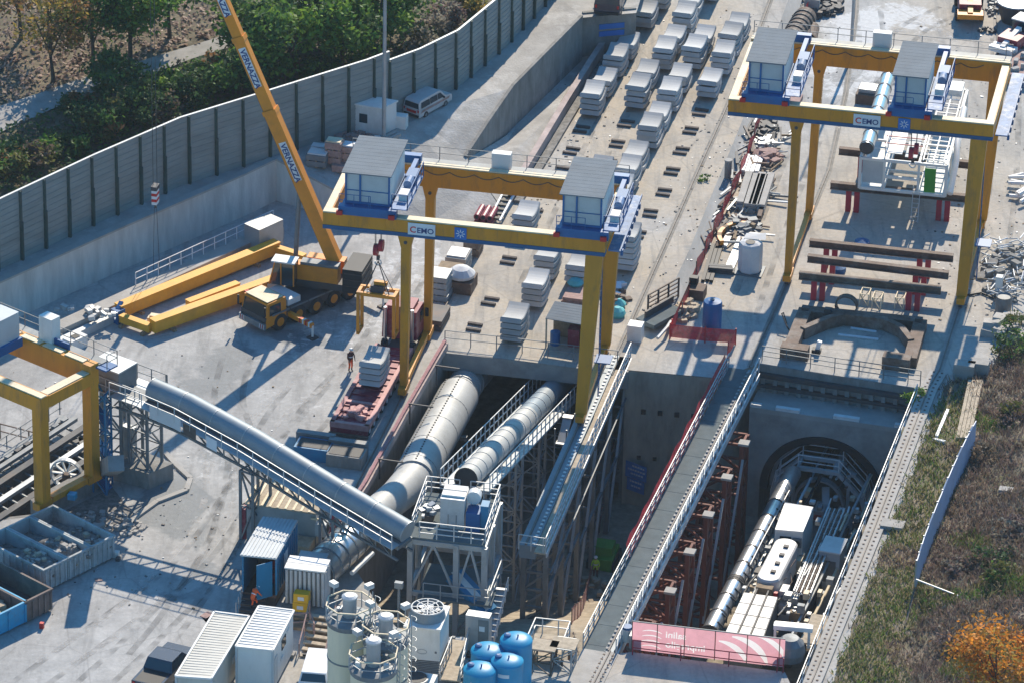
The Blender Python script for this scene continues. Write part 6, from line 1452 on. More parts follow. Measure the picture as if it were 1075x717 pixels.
# rounded white cabin
a, b = Z(807, 606, -4.7), Z(825, 571, -4.7); d = (b - a).normalized(); x = V(d.y, -d.x, 0); L = (b - a).length
w = MB(); n = 10
ring = lambda r: [a + x * (math.cos(t) * r) + d * (math.sin(t) * r * .8) for t in [PI + PI * i / n for i in range(n + 1)]] + [b + x * (math.cos(t) * r) + d * (math.sin(t) * r * .8) for t in [PI * i / n for i in range(n + 1)]]
R0, R1 = ring(.78), ring(.68); m_ = len(R0)
w.add([p - UP * 1.9 for p in R0] + R0 + [p + UP * .12 for p in R1], [(i, (i + 1) % m_, m_ + (i + 1) % m_, m_ + i) for i in range(m_)] + [(m_ + i, m_ + (i + 1) % m_, 2 * m_ + (i + 1) % m_, 2 * m_ + i) for i in range(m_)] + [tuple(range(2 * m_, 3 * m_))], 'white_paint'); rc_ = w.build('rounded_cabin', o)
for i in range(4): w = MB(); w.cbox(a.lerp(b, (i + .5) / 4) + UP * .12 + x * .15, .32, .3, .12, 'steel_dark', x, d); w.build('lifting_lug', rc_)
w = MB(); w.cbox(a - d * 1.0 - UP * 1.7, 1.1, .5, 1.6, 'wood', x, d); w.cbox(a - d * 1.0 + x * .75 - UP * 1.6, .24, .24, 1.2, 'red', x, d); w.build('valve_rack', o)
# white plated deck
q = [Z(760.5, 665, -5), Z(800, 672, -5), Z(816.5, 626, -5), Z(781, 621, -5)]
w = MB()
for i in range(3):
    for j in range(4):
        e = lambda s, t: q[0].lerp(q[1], s).lerp(q[3].lerp(q[2], s), t); s0_, s1_, t0_, t1_ = i / 3 + .01, (i + 1) / 3 - .01, j / 4 + .01, (j + 1) / 4 - .01
        c4 = [e(s0_, t0_), e(s1_, t0_), e(s1_, t1_), e(s0_, t1_)]; w.hexa([p - UP * .1 for p in c4] + c4, 'white_paint')
w.build('deck_plates', o)
w = MB()
for s in (1 / 3, 2 / 3): w.bar(q[0].lerp(q[1], s) + UP * .08 - td * .2, q[3].lerp(q[2], s) + UP * .08 + td * 1.2, .1, .14, 'steel_dark')
w.build('pipe', o)
w = MB(); zbox(w, q, -7.3, -5.12, 'steel_grey'); w.build('deck_body', o)
# hose rack
a, b = Z(842, 622, -5.4), Z(878, 534, -5.4); x = V((b - a).normalized().y, -(b - a).normalized().x, 0)
w = MB()
for i in range(6): w.tube([a + x * (i * .15 - .4), b + x * (i * .15 - .4)], .055, 'steel_brown' if i % 2 else 'galv_light', 6)
w.build('hose_bundle', o)
w = MB(); w.bar(a - x * .55, b - x * .55, .1, .2, 'galv_light'); w.bar(a + x * .55, b + x * .55, .1, .25, 'galv_light')
for p, dd in along([a, b], .9): w.bar(p - x * .5 - UP * .1, p + x * .5 - UP * .1, .08, .08, 'white_paint')
for p, dd in along([a + (b - a).normalized(), b], 4): w.bar(V(p.x, p.y, FLOOR - .1), p - UP * .15, .16, .16, 'steel_dark')
w.build('hose_rack', o)
for u, v, k, s in ((790, 612, 'wood_pale', .8), (797, 598, 'galv', .9), (836, 640, 'wood', .7), (826, 632, 'galv_light', .8), (843, 600, 'white_paint', .6), (786, 628, 'steel_grey', .7), (838, 585, 'crane_cream', .7), (795, 585, 'steel_grey', .8)):
    w = MB(); c = Z(u, v, -6.2); w.cbox(c - UP * 1.0, s, s * 1.6, 1.1, k, tx, td); w.rubble(c + UP * .05, s * .4, s * .7, .2, 7, 'galv', (.08, .25)); w.build('machine_unit', o)
w = MB(); c = [Z(787, 606, -5.9), Z(800, 580, -5.9), Z(828, 528, -5.9)]; railing(w, c, 1.0, 1.0, .03, 'galv_light', 2); w.bar(c[0], c[-1], .5, .06, 'galv'); w.build('side_walkway', o)
w = MB()                                                                 # hoses, cables and small gear lying all over the train
for _ in range(46):
    p = A0 + td * rnd(.5, 27) + tx * rnd(.9, 6.2); p.z = rnd(-6.6, -5.2); L_ = rnd(.8, 3.2); w.tube([p, p + td * L_ * .5 + tx * rnd(-.2, .2) + UP * rnd(-.1, .25), p + td * L_ + tx * rnd(-.3, .3)], rnd(.03, .09), random.choice(['black', 'galv_light', 'steel_brown', 'white_paint', 'crane_cream', 'steel_dark']), 6)
for _ in range(120):
    p = A0 + td * rnd(.3, 29) + tx * rnd(.8, 6.4); e = rnd(.12, .5); p.z = rnd(-7.0, -5.5); w.cbox(p, e, e * rnd(.6, 2.0), e * rnd(.5, 1.4), random.choice(['galv', 'steel_grey', 'white_paint', 'panel_grey', 'wood_pale', 'steel_dark', 'crane_cream', 'skip_grey']), tx, td)
kind(w.build('small_gear', o), 'stuff')
for j, (off, z, k) in enumerate(((1.15, -5.9, 'galv_light'), (1.5, -6.3, 'black'), (4.9, -5.8, 'galv'), (5.5, -6.2, 'crane_cream'))):
    w = MB(); p0_ = A0 + tx * off; p0_.z = z; w.tube([p0_, p0_ + td * 9 + tx * .1, p0_ + td * 18, p0_ + td * 28], .1, k, 8); w.build('service_pipe', o)
# arched platforms in the tunnel mouth and the erector
fo = ctr - pn * 1.2; F_ = lambda x, z, y=0: fo + pd * x + UP * z + pn * y
w = MB(); out_ = [(-3.3, -.6), (-3.0, .9), (-1.5, 2.4), (1.3, 2.4), (3.0, .6), (3.4, -.8)]
for y in (0, 1.6):
    for (x0, z0), (x1, z1) in zip(out_, out_[1:]): w.bar(F_(x0, z0, y), F_(x1, z1, y), .3, .25, 'galv_light'); w.bar(F_(x0, z0 + 1.0, y), F_(x1, z1 + 1.0, y), .06, .06, 'white_paint'); w.bar(F_(x0, z0 + .5, y), F_(x1, z1 + .5, y), .05, .05, 'white_paint')
    for x0, z0 in out_: w.bar(F_(x0, z0, y), F_(x0, z0 + 1.05, y), .07, .07, 'white_paint')
for x0, z0 in out_: w.bar(F_(x0, z0, 0), F_(x0, z0, 1.6), .2, .2, 'galv_light')
for s in (-1, 1):
    w.bar(F_(3.2 * s, -.7, .8), F_(3.2 * s, -2.6, .8), .25, .25, 'galv_light'); w.bar(F_(1.9 * s, 1.9, .8), F_(1.9 * s, -2.6, .8), .22, .22, 'galv_light'); w.bar(F_(1.4 * s, -.4, .3), F_(3.2 * s, -2.4, .3), .5, .1, 'galv_light')
n = 14
for i in range(n):
    t0_, t1_ = PI * i / n, PI * (i + 1) / n; w.bar(F_(math.cos(t0_) * 1.7, math.sin(t0_) * 2.0 - .5, .4), F_(math.cos(t1_) * 1.7, math.sin(t1_) * 2.0 - .5, .4), .5, .16, 'galv')
w.build('arched_platform', o)
w = MB(); c = F_(.3, -1.2, -.6); w.tube([c - pd * .8, c + pd * 1.0], .75, 'panel_white', 18); w.cbox(c + UP * .7, .7, 1.4, .5, 'galv_light', pd, pn); w.bar(c + UP * .5 + pd * .4, c + UP * 1.8 + pn * 1.5, .5, .5, 'galv_light'); w.cbox(c - pn * .85 - UP * .2, .5, .4, 1.1, 'red', pd, pn); w.build('erector', o)
w = MB(); w.rubble(F_(1.9, -1.6, -.5), .9, 1.2, .6, 30, 'galv', (.15, .6)); w.rubble(F_(-1.6, -1.9, -.3), .8, 1.2, .5, 24, 'steel_grey', (.15, .6)); kind(w.build('pipework', o), 'stuff')
c = Z(874, 585, -6); o = thing('switch_cabin', 'grey cabin with a pale roof standing right of the hose rack in the pit', 'cabin', V(c.x, c.y, FLOOR)); b = V(c.x, c.y, FLOOR)
w = MB(); w.cbox(b, 1.4, 2.0, 5.4, 'panel_grey', tx, td); w.build('wall', o); w = MB(); w.cbox(b + UP * 5.403, 1.5, 2.1, .1, 'panel_white', tx, td); w.build('roof', o); w = MB(); w.cbox(b - td * 1.01 + UP * 3.2, .9, .03, 1.6, 'steel_grey', tx, td); w.build('door', o)
c = G(829, 690); o = thing('covered_machine', 'machine under a dark grey cover with white frame at the right end of the banner', 'machine', c)
w = MB(); w.lathe(c, [(.85, 0), (.95, .5), (.85, 1.1), (.5, 1.45), (.1, 1.5)], 'steel_grey', 16); w.build('cover', o); w = MB(); w.bar(c + V(-1, 1.3, 1.5), c + V(1.4, 1.0, 1.5), .5, .3, 'white_paint'); w.bar(c + V(-.9, 1.9, 1.2), c + V(1.2, 1.6, 1.2), .5, .3, 'galv_light')
for s in (-.9, 1.2): w.bar(c + V(s, 1.2, 0), c + V(s, 1.2, 1.5), .15, .15, 'white_paint')
w.build('frame', o)
w = MB(); c = G(856, 668, -2); w.bar(V(c.x, c.y, -1.5) - YD * 1.8, V(c.x, c.y, -1.5) + YD * 1.8, 1.2, .12, 'wood_pale'); w.bar(V(c.x, c.y, -1.56), V(c.x, c.y, FLOOR), .3, .3, 'steel_grey'); one(w, 'landing_platform', 'pale timber landing platform against the rail beam wall', 'platform')
c = G(676, 668); o = thing('pump', 'small grey pump with a blue and white drum beside the foot of the ramp', 'pump', G(668, 676)); w = MB(); w.cbox(G(668, 678), .8, .7, .9, 'galv'); w.build('housing', o); w = MB(); w.cyl(G(658, 672), .3, .9, 'panel_white', 14); w.build('drum', o); w = MB(); w.cyl(G(658, 672) + UP * .9, .31, .15, 'deep_blue', 14); w.build('drum_lid', o)
# sign on the pit wall
so = c0 + cd * 1.1 + cn * .06; o = thing('site_sign', 'blue site sign with white lines of lettering on the shaded pit wall', 'sign', so - UP * 9.5)
w = MB(); w.pbox(so - cd * .85, cd * 1.75, cn * .04, -8.1, -6.9, 'sign_blue'); w.build('board', o); w = MB(); w.pbox(so - cd * .7, cd * 1.45, cn * .04, -9.1, -8.15, 'sign_blue'); w.build('board', o)
for z, a, L in ((-7.2, -.3, .9), (-7.5, -.65, 1.4), (-7.8, -.4, 1.0), (-8.4, -.45, 1.0), (-8.75, -.35, .8)):
    w = MB(); x = a
    while x < a + L: e = rnd(.1, .2); w.pbox(so + cd * x + cn * .045, cd * e, cn * .01, z, z + .13, 'sign_white'); x += e + .05
    w.build('text_line', o)
# loose things on the pit floor
def onfloor(u, v): return onhill(u, v, floor_z)
c = onfloor(634, 590); o = thing('site_machine', 'bright green small machine in the shade left of the grey ramp', 'machine', c); w = MB(); w.cbox(c, 1.6, 2.4, .9, 'lime'); w.cbox(c + UP * .9, 1.3, 1.2, .6, 'lime'); w.build('body', o)
for s in (-.8, .8): w = MB(); w.bar(c + XD * s - YD * 1.2 + UP * .3, c + XD * s + YD * 1.2 + UP * .3, .3, .6, 'black'); w.build('track', o)
person(onfloor(625, 607), V(-.3, -1, 0), 'person in a green hi-vis vest working in the pit beside the green machine', 'hivis', 'dark_cloth')
person(onfloor(763, 584), V(.5, -1, 0), 'person in a red jacket in the dark pit between the red towers', 'red', 'dark_cloth')
a, b = onfloor(600, 655), onfloor(645, 470)
w = MB(); n = 14
for i in range(n):
    p, q = a.lerp(b, i / n), a.lerp(b, (i + 1) / n); p.z, q.z = floor_z(p), floor_z(q); w.quad(p, q, q + UP * 1.2, p + UP * 1.2, 'net_pink'); w.bar(p, p + UP * 1.25, .06, .06, 'steel_brown')
one(w, 'safety_net', 'pink safety net fence running along the earth slope in the pit', 'net')
w = MB(); w.rubble(onfloor(612, 628), 1.6, 3.0, .35, 60, 'wood_pale', (.1, .5)); one(w, 'debris_heap', 'pale debris heap on the sandy pit slope left of the grey ramp', 'debris heap')
w = MB(); c = onfloor(655, 505); w.cbox(c, 1.2, .8, 2.0, 'steel_grey'); one(w, 'steel_rack', 'dark steel rack below the blue sign in the pit', 'rack')
# platform with stairs at the head of the pit, left of the ramp
c = G(586, 668); o = thing('access_platform', 'timber decked access platform with steel stairs and handrails left of the ramp foot', 'platform', c)
w = MB(); q = [G(562, 664, .6), G(598, 668, .6), G(590, 690, .6), G(552, 686, .6)]; w.prism([p - UP * .1 for p in q], .1, 'wood_pale')
for p in q: w.bar(V(p.x, p.y, floor_z(p) - .2), p - UP * .1, .14, .14, 'steel_brown')
w.build('deck', o)
w = MB(); railing(w, [q[3], q[0], q[1]], 1.1, 1.0, .035, 'galv_light', 2); railing(w, [q[1], q[2]], 1.1, .9, .03, 'galv', 3); w.build('handrail', o)
w = MB(); a, b = q[1] + XD * .1, G(600, 690) + XD * .3
for i in range(6): p = a.lerp(b, i / 6); w.bar(p - YD * .5, p + YD * .5, .3, .06, 'wood')
w.bar(a - YD * .5, b - YD * .5, .06, .25, 'steel_brown'); w.bar(a + YD * .5, b + YD * .5, .06, .25, 'steel_brown'); w.build('stair', o)
for lab, u, v, z in (('brown scaffold frame with crossed braces in front of the access platform', 571, 702, 0), ('grey scaffold frame right of the brown one near the ramp foot', 592, 700, 0)):
    c = G(u, v); w = MB(); q = [c + XD * i + YD * j for i, j in ((-.6, -.7), (.6, -.7), (.6, .7), (-.6, .7))]; lattice(w, q, 0, 1.7, .85, 'steel_brown' if 'brown' in lab[:6] else 'galv', .09, .06); w.bar(c + UP * 1.72 - XD * .8, c + UP * 1.72 + XD * .8, 1.3, .06, 'wood_pale'); one(w, 'scaffold_frame', lab, 'scaffold')
# ================================================================ right yard
# ---- white machine rack on red posts
o = thing('machine_rack', 'white steel machine rack with pipes standing on dark beams under the right gantry', 'machine rack', G(950, 215))
ZB = 2.2; fl, fr_ = G(902, 197, ZB), G(992, 206, ZB); fx = (fr_ - fl).normalized(); fy = (G(963, 60, ZB) - G(936, 150, ZB)).normalized(); fy = V(-fx.y, fx.x, 0).lerp(fy, .4).normalized(); W_ = (fr_ - fl).length; D_ = 13.0; HH = 2.35
at = lambda x, y, z: fl + fx * x + fy * y + UP * z
def frame_box(w, x0, x1, y0, y1, z0, z1, k, t=.14):
    for x in (x0, x1):
        for y in (y0, y1): w.bar(at(x, y, z0), at(x, y, z1), t, t, k)
        for z in (z0, z1): w.bar(at(x, y0, z), at(x, y1, z), t, t, k)
    for y in (y0, y1):
        for z in (z0, z1): w.bar(at(x0, y, z), at(x1, y, z), t, t, k)
w = MB(); frame_box(w, 0, W_, 0, D_, 0, HH, 'panel_white', .2)
for y in (3.2, 6.5, 9.8): w.bar(at(0, y, HH), at(W_, y, HH), .14, .16, 'white_paint'); w.bar(at(0, y, 0), at(W_, y, 0), .16, .2, 'white_paint'); w.bar(at(0, y, 0), at(0, y, HH), .14, .14, 'white_paint'); w.bar(at(W_, y, 0), at(W_, y, HH), .14, .14, 'white_paint')
for x in (W_ * .28, W_ * .68): w.bar(at(x, 0, 0), at(x, 0, HH), .16, .16, 'panel_white'); w.bar(at(x, 0, HH), at(x, D_, HH), .16, .18, 'white_paint')
w.bar(at(W_ * .28, 0, HH * .45), at(W_ * .68, 0, HH * .45), .12, .2, 'panel_white'); w.build('frame', o)
w = MB(); w.pbox(at(.1, .1, 0), fx * (W_ * .28), fy * (D_ - .2), .0, .08, 'panel_grey'); w.pbox(at(W_ * .68, .1, 0), fx * (W_ * .3), fy * (D_ - .2), 0, .08, 'panel_grey'); w.pbox(at(.12, .3, .1), fx * (W_ * .24), fy * .06, .2, HH - .3, 'panel_grey'); w.build('floor_plates', o)
w = MB(); w.pbox(at(W_ * .3, 1.0, HH + .09), fx * (W_ * .16), fy * (D_ - 1.5), 0, .06, 'white_paint'); w.pbox(at(W_ * .5, .6, HH + .09), fx * (W_ * .14), fy * (D_ - 1.5), 0, .06, 'conveyor_blue_grey'); w.build('roof_plates', o)
w = MB(); w.pbox(at(W_ * .75, -.03, .15), fx * (W_ * .13), fy * .05, .0, HH - .45, 'lime'); w.build('green_panel', o)
w = MB(); w.tube([at(.35, .1, HH + .75), at(.35, 3, HH + .75), at(.35, D_ + .8, HH + .75)], .5, 'silver', 22, cap=False); dk = w.build('silver_pipe', o, smooth=True)
for p, dd in along([at(.35, .3, HH + .75), at(.35, D_ + .6, HH + .75)], 2.0): w = MB(); w.tube([p - dd * .06, p + dd * .06], .54, 'steel_grey', 20); w.build('band', dk)
w = MB(); w.tube([at(.35, .12, HH + .75), at(.35, .3, HH + .75)], .46, 'steel_dark', 20); w.build('mouth_shade', dk)  # dark disc stands in for the shade inside the pipe end
w = MB(); w.tube([at(W_ + .35, 0, .2), at(W_ + .45, 2.4, 1.7), at(W_ + .3, 4.0, HH + .2), at(W_ + .2, D_ * .7, HH + .4)], .22, 'white_paint', 12); w.build('white_hose', o, smooth=True)
w = MB()
for x in (W_ * .72, W_ * .84, W_ * .96): w.bar(at(x, .2, HH + .2), at(x, D_, HH + .2), .09, .1, 'white_paint')
for i in range(16): w.bar(at(W_ * .72, .4 + i * .8, HH + .2), at(W_ * .96, .4 + i * .8, HH + .2), .09, .08, 'white_paint')
w.build('ladder_track', o)
w = MB()
for y in (2.2, 4.4, 1.0): w.bar(at(W_ * .25, y, HH + .9), at(W_ * .7, y, HH + .9), .06, .06, 'post_red')
railing(w, [at(W_ * .28, 0, HH + .1), at(W_ * .28, D_, HH + .1)], 1.0, 2.0, .03, 'white_paint'); w.build('handrail', o)
w = MB(); w.cbox(at(W_ * .55, 7.5, HH + .2), 1.2, 1.5, 1.1, 'wood', fx, fy); w.cbox(at(W_ * .62, 9.5, HH + .2), 1.0, 1.2, 1.3, 'steel_dark', fx, fy); w.cbox(at(W_ * .4, 8.5, HH + .15), .9, 1.8, .7, 'white_paint', fx, fy); w.cbox(at(W_ * .8, 12.2, HH + .2), 2.0, 1.6, .5, 'white_paint', fx, fy); w.build('machine_unit', o)
w = MB()
for s in (0, .5): w.bar(at(W_ * .63 + s, -.5, -2.1), at(W_ * .63 + s, -.1, .6), .05, .05, 'galv_light')
for i in range(8): w.bar(at(W_ * .63, -.5 + i * .05, -2.0 + i * .33), at(W_ * .63 + .5, -.5 + i * .05, -2.0 + i * .33), .04, .04, 'galv_light')
w.build('ladder', o)
def i_beam(w, a, b, h=.5, wd=.4, k='steel_brown'):
    w.bar(a + UP * (h / 2), b + UP * (h / 2), .1, h, k); w.bar(a + UP * h, b + UP * h, wd, .07, k); w.bar(a + UP * .03, b + UP * .03, wd, .07, k)
def support_beam(label, a, b, posts, z):
    a, b = Vector(a), Vector(b); o = thing('support_beam', label, 'support beam', V(a.x, a.y, 0), 'dark steel beams on red posts')
    w = MB(); i_beam(w, V(a.x, a.y, z - .5), V(b.x, b.y, z - .5), .5, .42, 'steel_brown'); w.build('beam', o)
    for f_ in posts:
        p = a.lerp(b, f_)
        for s in (-.3, .3): w = MB(); q = V(p.x, p.y, 0) + fx * s; w.cbox(q, .38, .38, z - .53, 'post_red', fx, fy); w.build('post', o)
    return o
support_beam('dark steel beam on red posts under the front of the white machine rack', G(872, 191, 2.2), G(1014, 205, 2.2), (.17, .84), 2.17)
support_beam('dark steel beam on red posts under the rear of the white machine rack', G(881, 155, 2.2), G(1020, 170, 2.2), (.2, .8), 2.17)
support_beam('rearmost of the three bare dark beams on red posts', G(850, 252, 2.0), G(1001, 268, 2.0), (.15, .8), 2.0)
support_beam('middle of the three bare dark beams on red posts', G(848, 268, 2.0), G(996, 286, 2.0), (.15, .8), 2.0)
support_beam('nearest of the three bare dark beams on red posts', G(839, 286, 2.0), G(988, 302, 2.0), (.14, .81), 2.0)
for u, v in ((905, 258), (880, 285)): w = MB(); w.lathe(G(u, v), [(.55, 0), (.55, .35), (.2, .5)], 'deep_blue', 14); one(w, 'tub', 'blue tub lying behind the rear bare beam' if u > 900 else 'blue tub lying behind the nearest bare beam', 'tub')
for u, v, lab in ((908, 318, 'pale trestle stand left of the shadow of the bare beams'), (921, 322, 'pale trestle stand in the middle in front of the nearest bare beam'), (945, 322, 'pale trestle stand by the right red post of the nearest bare beam')):
    w = MB(); c = G(u, v); q = [c + XD * i + YD * j for i, j in ((-.3, -.5), (.3, -.5), (.3, .5), (-.3, .5))]; lattice(w, q, 0, .9, .9, 'crane_cream', .06, .05); one(w, 'trestle_stand', lab, 'stand')
# ---- ring shaped lifting frame on the ground
o = thing('ring_frame', 'rusty brown steel frame with an octagonal inner ring lying over the tunnel portal', 'steel frame', G(900, 360))
def girder(w, a, b, wd, hg, k='steel_brown'): w.bar(a + UP * (hg / 2 + .05), b + UP * (hg / 2 + .05), wd, hg, k)
c_ = dict(a=G(830, 372), b=G(845, 334), c=G(966, 346), d=G(955, 386))
w = MB(); girder(w, c_['a'], c_['b'], .9, .75); girder(w, c_['b'], c_['c'], .8, .72); girder(w, c_['c'], c_['d'], .9, .75)
w.build('outer_frame', o)
w = MB(); oc = [G(842, 356), G(868, 345), G(885, 341), G(928, 346), G(945, 354), G(956, 368)]
for p, q in zip(oc, oc[1:]): girder(w, p, q, .45, .85)
w.build('inner_ring', o)
for u, v in ((834, 376), (941, 386)): w = MB(); w.cbox(G(u, v), 1.9, .9, .95, 'steel_brown'); w.build('foot', o)
for u, v in ((845, 336), (869, 338), (964, 348)): w = MB(); w.cbox(G(u, v) + UP * .7, .5, .4, .35, 'steel_dark'); w.build('bracket', o)
w = MB(); n = 16; p = G(888, 333) + UP * .9
for i in range(n): a0_, a1_ = 2 * PI * i / n, 2 * PI * (i + 1) / n; w.bar(p + XD * math.cos(a0_) * .75 + UP * (math.sin(a0_) * .75), p + XD * math.cos(a1_) * .75 + UP * (math.sin(a1_) * .75), .5, .1, 'steel_brown')
one(w, 'steel_ring', 'short rusty steel ring standing on the rear edge of the brown frame', 'ring')
for u0, v0, u1, v1 in ((880, 352, 922, 357), (893, 345, 920, 349)): w = MB(); w.bar(G(u0, v0) + UP * .06, G(u1, v1) + UP * .06, .14, .1, 'sign_white'); one(w, 'batten', 'long white batten lying inside the brown ring frame' if u0 == 880 else 'short white batten by the rear of the brown ring frame', 'batten')
w = MB(); c = G(857, 370); w.bar(c, c + UP * .9 + XD * .2, .25, .3, 'sign_white'); w.cbox(c, .6, .5, .3, 'black'); one(w, 'hose_pump', 'small black and white pump by the left foot of the brown frame', 'pump')
w = MB(); pts = [G(826, 340) + UP * z for z in (0,)] + [G(822, 338) + UP * .7, G(820, 343) + UP * 1.0, G(826, 350) + UP * .5, G(831, 352) + UP * .1]; w.tube(pts, .05, 'black', 6); one(w, 'cable', 'looped black cable beside the left arm of the brown frame', 'cable')
# ---- pink fence and steel scrap along the ramp rail
o = thing('safety_fence', 'long sagging red net fence between the crane rail strip and the scrap steel', 'fence', G(760, 200))
pf = [G(716, 335), G(727, 300), G(746, 256), G(762, 222), G(778, 186), (G(790, 155)), G(799, 128), G(822, 75), G(840, 38), G(850, 10), G(860, -30)]
w = MB()
for p, dd in along(pf, 1.0):
    h0, h1 = 1.1 + .1 * math.sin(p.y * 1.9), 1.1 + .1 * math.sin((p.y + 1) * 1.9); q = p + dd; s = V(dd.y, -dd.x, 0)
    w.quad(p + s * .08 * math.sin(p.y * 3), q + s * .08 * math.sin(q.y * 3), q + UP * h1 + s * .1 * math.cos(q.y * 2), p + UP * h0 + s * .1 * math.cos(p.y * 2), 'net_red')
w.build('net', o)
for p, dd in along(pf, 3.2): w = MB(); w.bar(p, p + UP * 1.3, .07, .07, 'steel_brown'); w.build('post', o)
mat('strip_grey', (0.23, 0.24, 0.245), .8, var=.2, scale=.5, stretch=(1.6, .4, 1), dirt=(0.42, 0.41, 0.4), dirt_amt=.5, dscale=.35)
w = MB(); sl = [G(692, 330), G(724, 262), G(745, 210), G(770, 150), G(800, 75), G(835, -20)]; sr = [G(714, 330), G(744, 256), G(768, 204), G(789, 152), G(822, 72), G(856, -20)]
for a, b, c, d in zip(sl, sr, sr[1:], sl[1:]): w.quad(a + UP * .006, b + UP * .006, c + UP * .006, d + UP * .006, 'strip_grey')
kind(w.build('drain_strip'), 'structure')
w = MB(); c = G(764, 187); w.cyl(c, .26, 1.35, 'concrete_old', 14); w.cyl(c + UP * 1.35, .29, .12, 'concrete_light', 14); one(w, 'concrete_post', 'short round concrete post with a pale cap on the grey strip', 'post')
def profiles(label, u0, v0, u1, v1, n, k, wd=.22, layers=2, name='steel_stack', cat='steel stack'):
    a, b = G(u0, v0), G(u1, v1); d = (b - a).normalized(); s = V(d.y, -d.x, 0); w = MB()
    for j in range(layers):
        for i in range(n): e = rnd(-.15, .15); q = s * (i * wd * 1.15) + UP * (.12 + j * .24) + d * e; w.bar(a + q, b + q, wd, .2, k)
    return one(w, name, label, cat)
profiles('two rows of pale stacked concrete sleepers beside the red net', 776, 222, 786, 190, 3, 'concrete_light', .5, 3); profiles('right hand row of pale stacked sleepers beside the red net', 789, 224, 800, 190, 2, 'concrete_light', .55, 3)
profiles('bundle of white square tubes above the pale sleepers', 779, 185, 785, 168, 4, 'sign_white', .3, 2); profiles('long brown steel beam right of the pale sleepers', 797, 232, 808, 192, 1, 'steel_brown', .3, 2)
profiles('pale steel channel left of the white tank bag', 762, 286, 780, 245, 2, 'galv_light', .3, 1); profiles('black steel rails beside the lower end of the red net', 738, 296, 749, 258, 3, 'black', .25, 1); profiles('dark beam lying across in front of the white tank bag', 746, 284, 771, 286, 2, 'steel_dark', .3, 2)
profiles('grey channels leaning beside the curved orange steel', 757, 262, 772, 232, 2, 'galv', .22, 1)
w = MB()
for i in range(150):
    t_ = random.random(); p = G(758, 262).lerp(G(806, 142), t_) + XD * rnd(-1.6, 1.8) + YD * rnd(-1, 1) + UP * rnd(.03, .35); a = rnd(-.5, .5) if random.random() < .7 else rnd(1.2, 1.9); dv = YD * math.cos(a) + XD * math.sin(a); L_ = rnd(.4, 2.2); w.bar(p, p + dv * L_ + UP * rnd(-.05, .25), rnd(.05, .22), rnd(.05, .18), random.choice(['steel_dark', 'steel_brown', 'galv', 'steel_grey', 'wood_pale', 'steel_brown', 'steel_dark', 'wood', 'panel_grey']))
one(w, 'scrap_heap', 'long tangle of mixed steel offcuts lying all along the red net fence', 'scrap heap')
for lab, u, v, rx, ry, n, k in (('dark tangled scrap steel beside the upper red net', 802, 140, .9, 2.4, 60, 'steel_dark'), ('reddish brown scrap heap below the white tubes', 804, 168, 1.2, 1.2, 40, 'brick_pink'), ('grey scrap steel under the left corner of the right gantry', 800, 155, .8, 1.4, 40, 'galv'), ('mixed scrap pieces in front of the pale sleepers', 780, 240, 1.2, 1.6, 50, 'steel_grey'), ('coiled pale cable scrap beside the lower end of the red net', 722, 328, .8, 1.6, 40, 'wood_pale'), ('dark scrap machine parts at the top of the yard', 862, 8, 1.6, 2.4, 60, 'steel_dark')):
    w = MB(); w.rubble(G(u, v), rx, ry, .6, n, k, (.2, .8)); one(w, 'scrap_heap', lab, 'scrap heap')
w = MB(); n = 12; pc = G(757, 251) + UP * .4
for i in range(n):
    a0_, a1_ = PI * .35 + PI * .9 * i / n, PI * .35 + PI * .9 * (i + 1) / n; P_ = lambda a: pc + XD * (1.4 + math.cos(a) * 1.5) + YD * math.sin(a) * 2.0; w.bar(P_(a0_), P_(a1_), .3, .35, 'boom_orange' if i % 3 else 'wood')
one(w, 'curved_beam', 'curved orange steel beam lying on the scrap beside the red net', 'steel beam')
w = MB(); w.cbox(G(732, 312), 1.1, 1.2, .8, 'steel_brown'); w.cbox(G(728, 308) + UP * .8, .6, .5, .5, 'black'); one(w, 'steel_box', 'rusty steel box at the lower end of the red net', 'box')
c = G(787, 285); o = thing('tank', 'white square tank with a torn white top standing on the right yard', 'tank', c)
w = MB(); w.lathe(c + UP * .1, [(.78, 0), (.86, .1), (.86, 2.0), (.8, 2.2), (.5, 2.3)], 'bag_white', 8); w.build('body', o); w = MB(); w.cbox(c, 2.0, 1.7, .1, 'steel_grey'); w.build('base', o); w = MB(); w.quad(c + UP * 2.4 - XD * .6 + YD * .2, c + UP * 2.5 + XD * 1.0 + YD * .2, c + UP * 2.7 + XD * .9 + YD * .9, c + UP * 2.55 - XD * .5 + YD * .8, 'white_paint'); w.build('torn_cover', o); w = MB(); w.cyl(c + UP * 2.32 - YD * .2, .35, .1, 'black', 14); w.build('lid', o)
c = G(747, 349); o = thing('tank', 'upright dark blue cylinder tank behind the red net at the ramp head', 'tank', c); w = MB(); w.lathe(c, [(.66, 0), (.66, 2.3), (.6, 2.42), (.3, 2.5)], 'deep_blue', 24); w.build('body', o); w = MB(); w.cyl(c + UP * 2.5, .12, .08, 'steel_grey', 10); w.build('cap', o)
o = thing('safety_fence', 'bright red net fence around the head of the ramp', 'fence', G(740, 365)); q = [G(705, 352), G(703, 356), G(740, 360), G(772, 362), G(764, 376)]
w = MB()
for a, b in zip(q, q[1:]):
    n = max(1, int((b - a).length / .5))
    for i in range(n): p0_, p1_ = a.lerp(b, i / n), a.lerp(b, (i + 1) / n); w.quad(p0_ + UP * .15, p1_ + UP * .15, p1_ + UP * 1.15, p0_ + UP * 1.15, 'net_red')
w.build('net', o)
for p in q: w = MB(); w.bar(p, p + UP * 1.25, .08, .08, 'red'); w.build('post', o)
w = MB(); a, b = G(703, 356), G(729, 298); s = XD * .1
n = 12
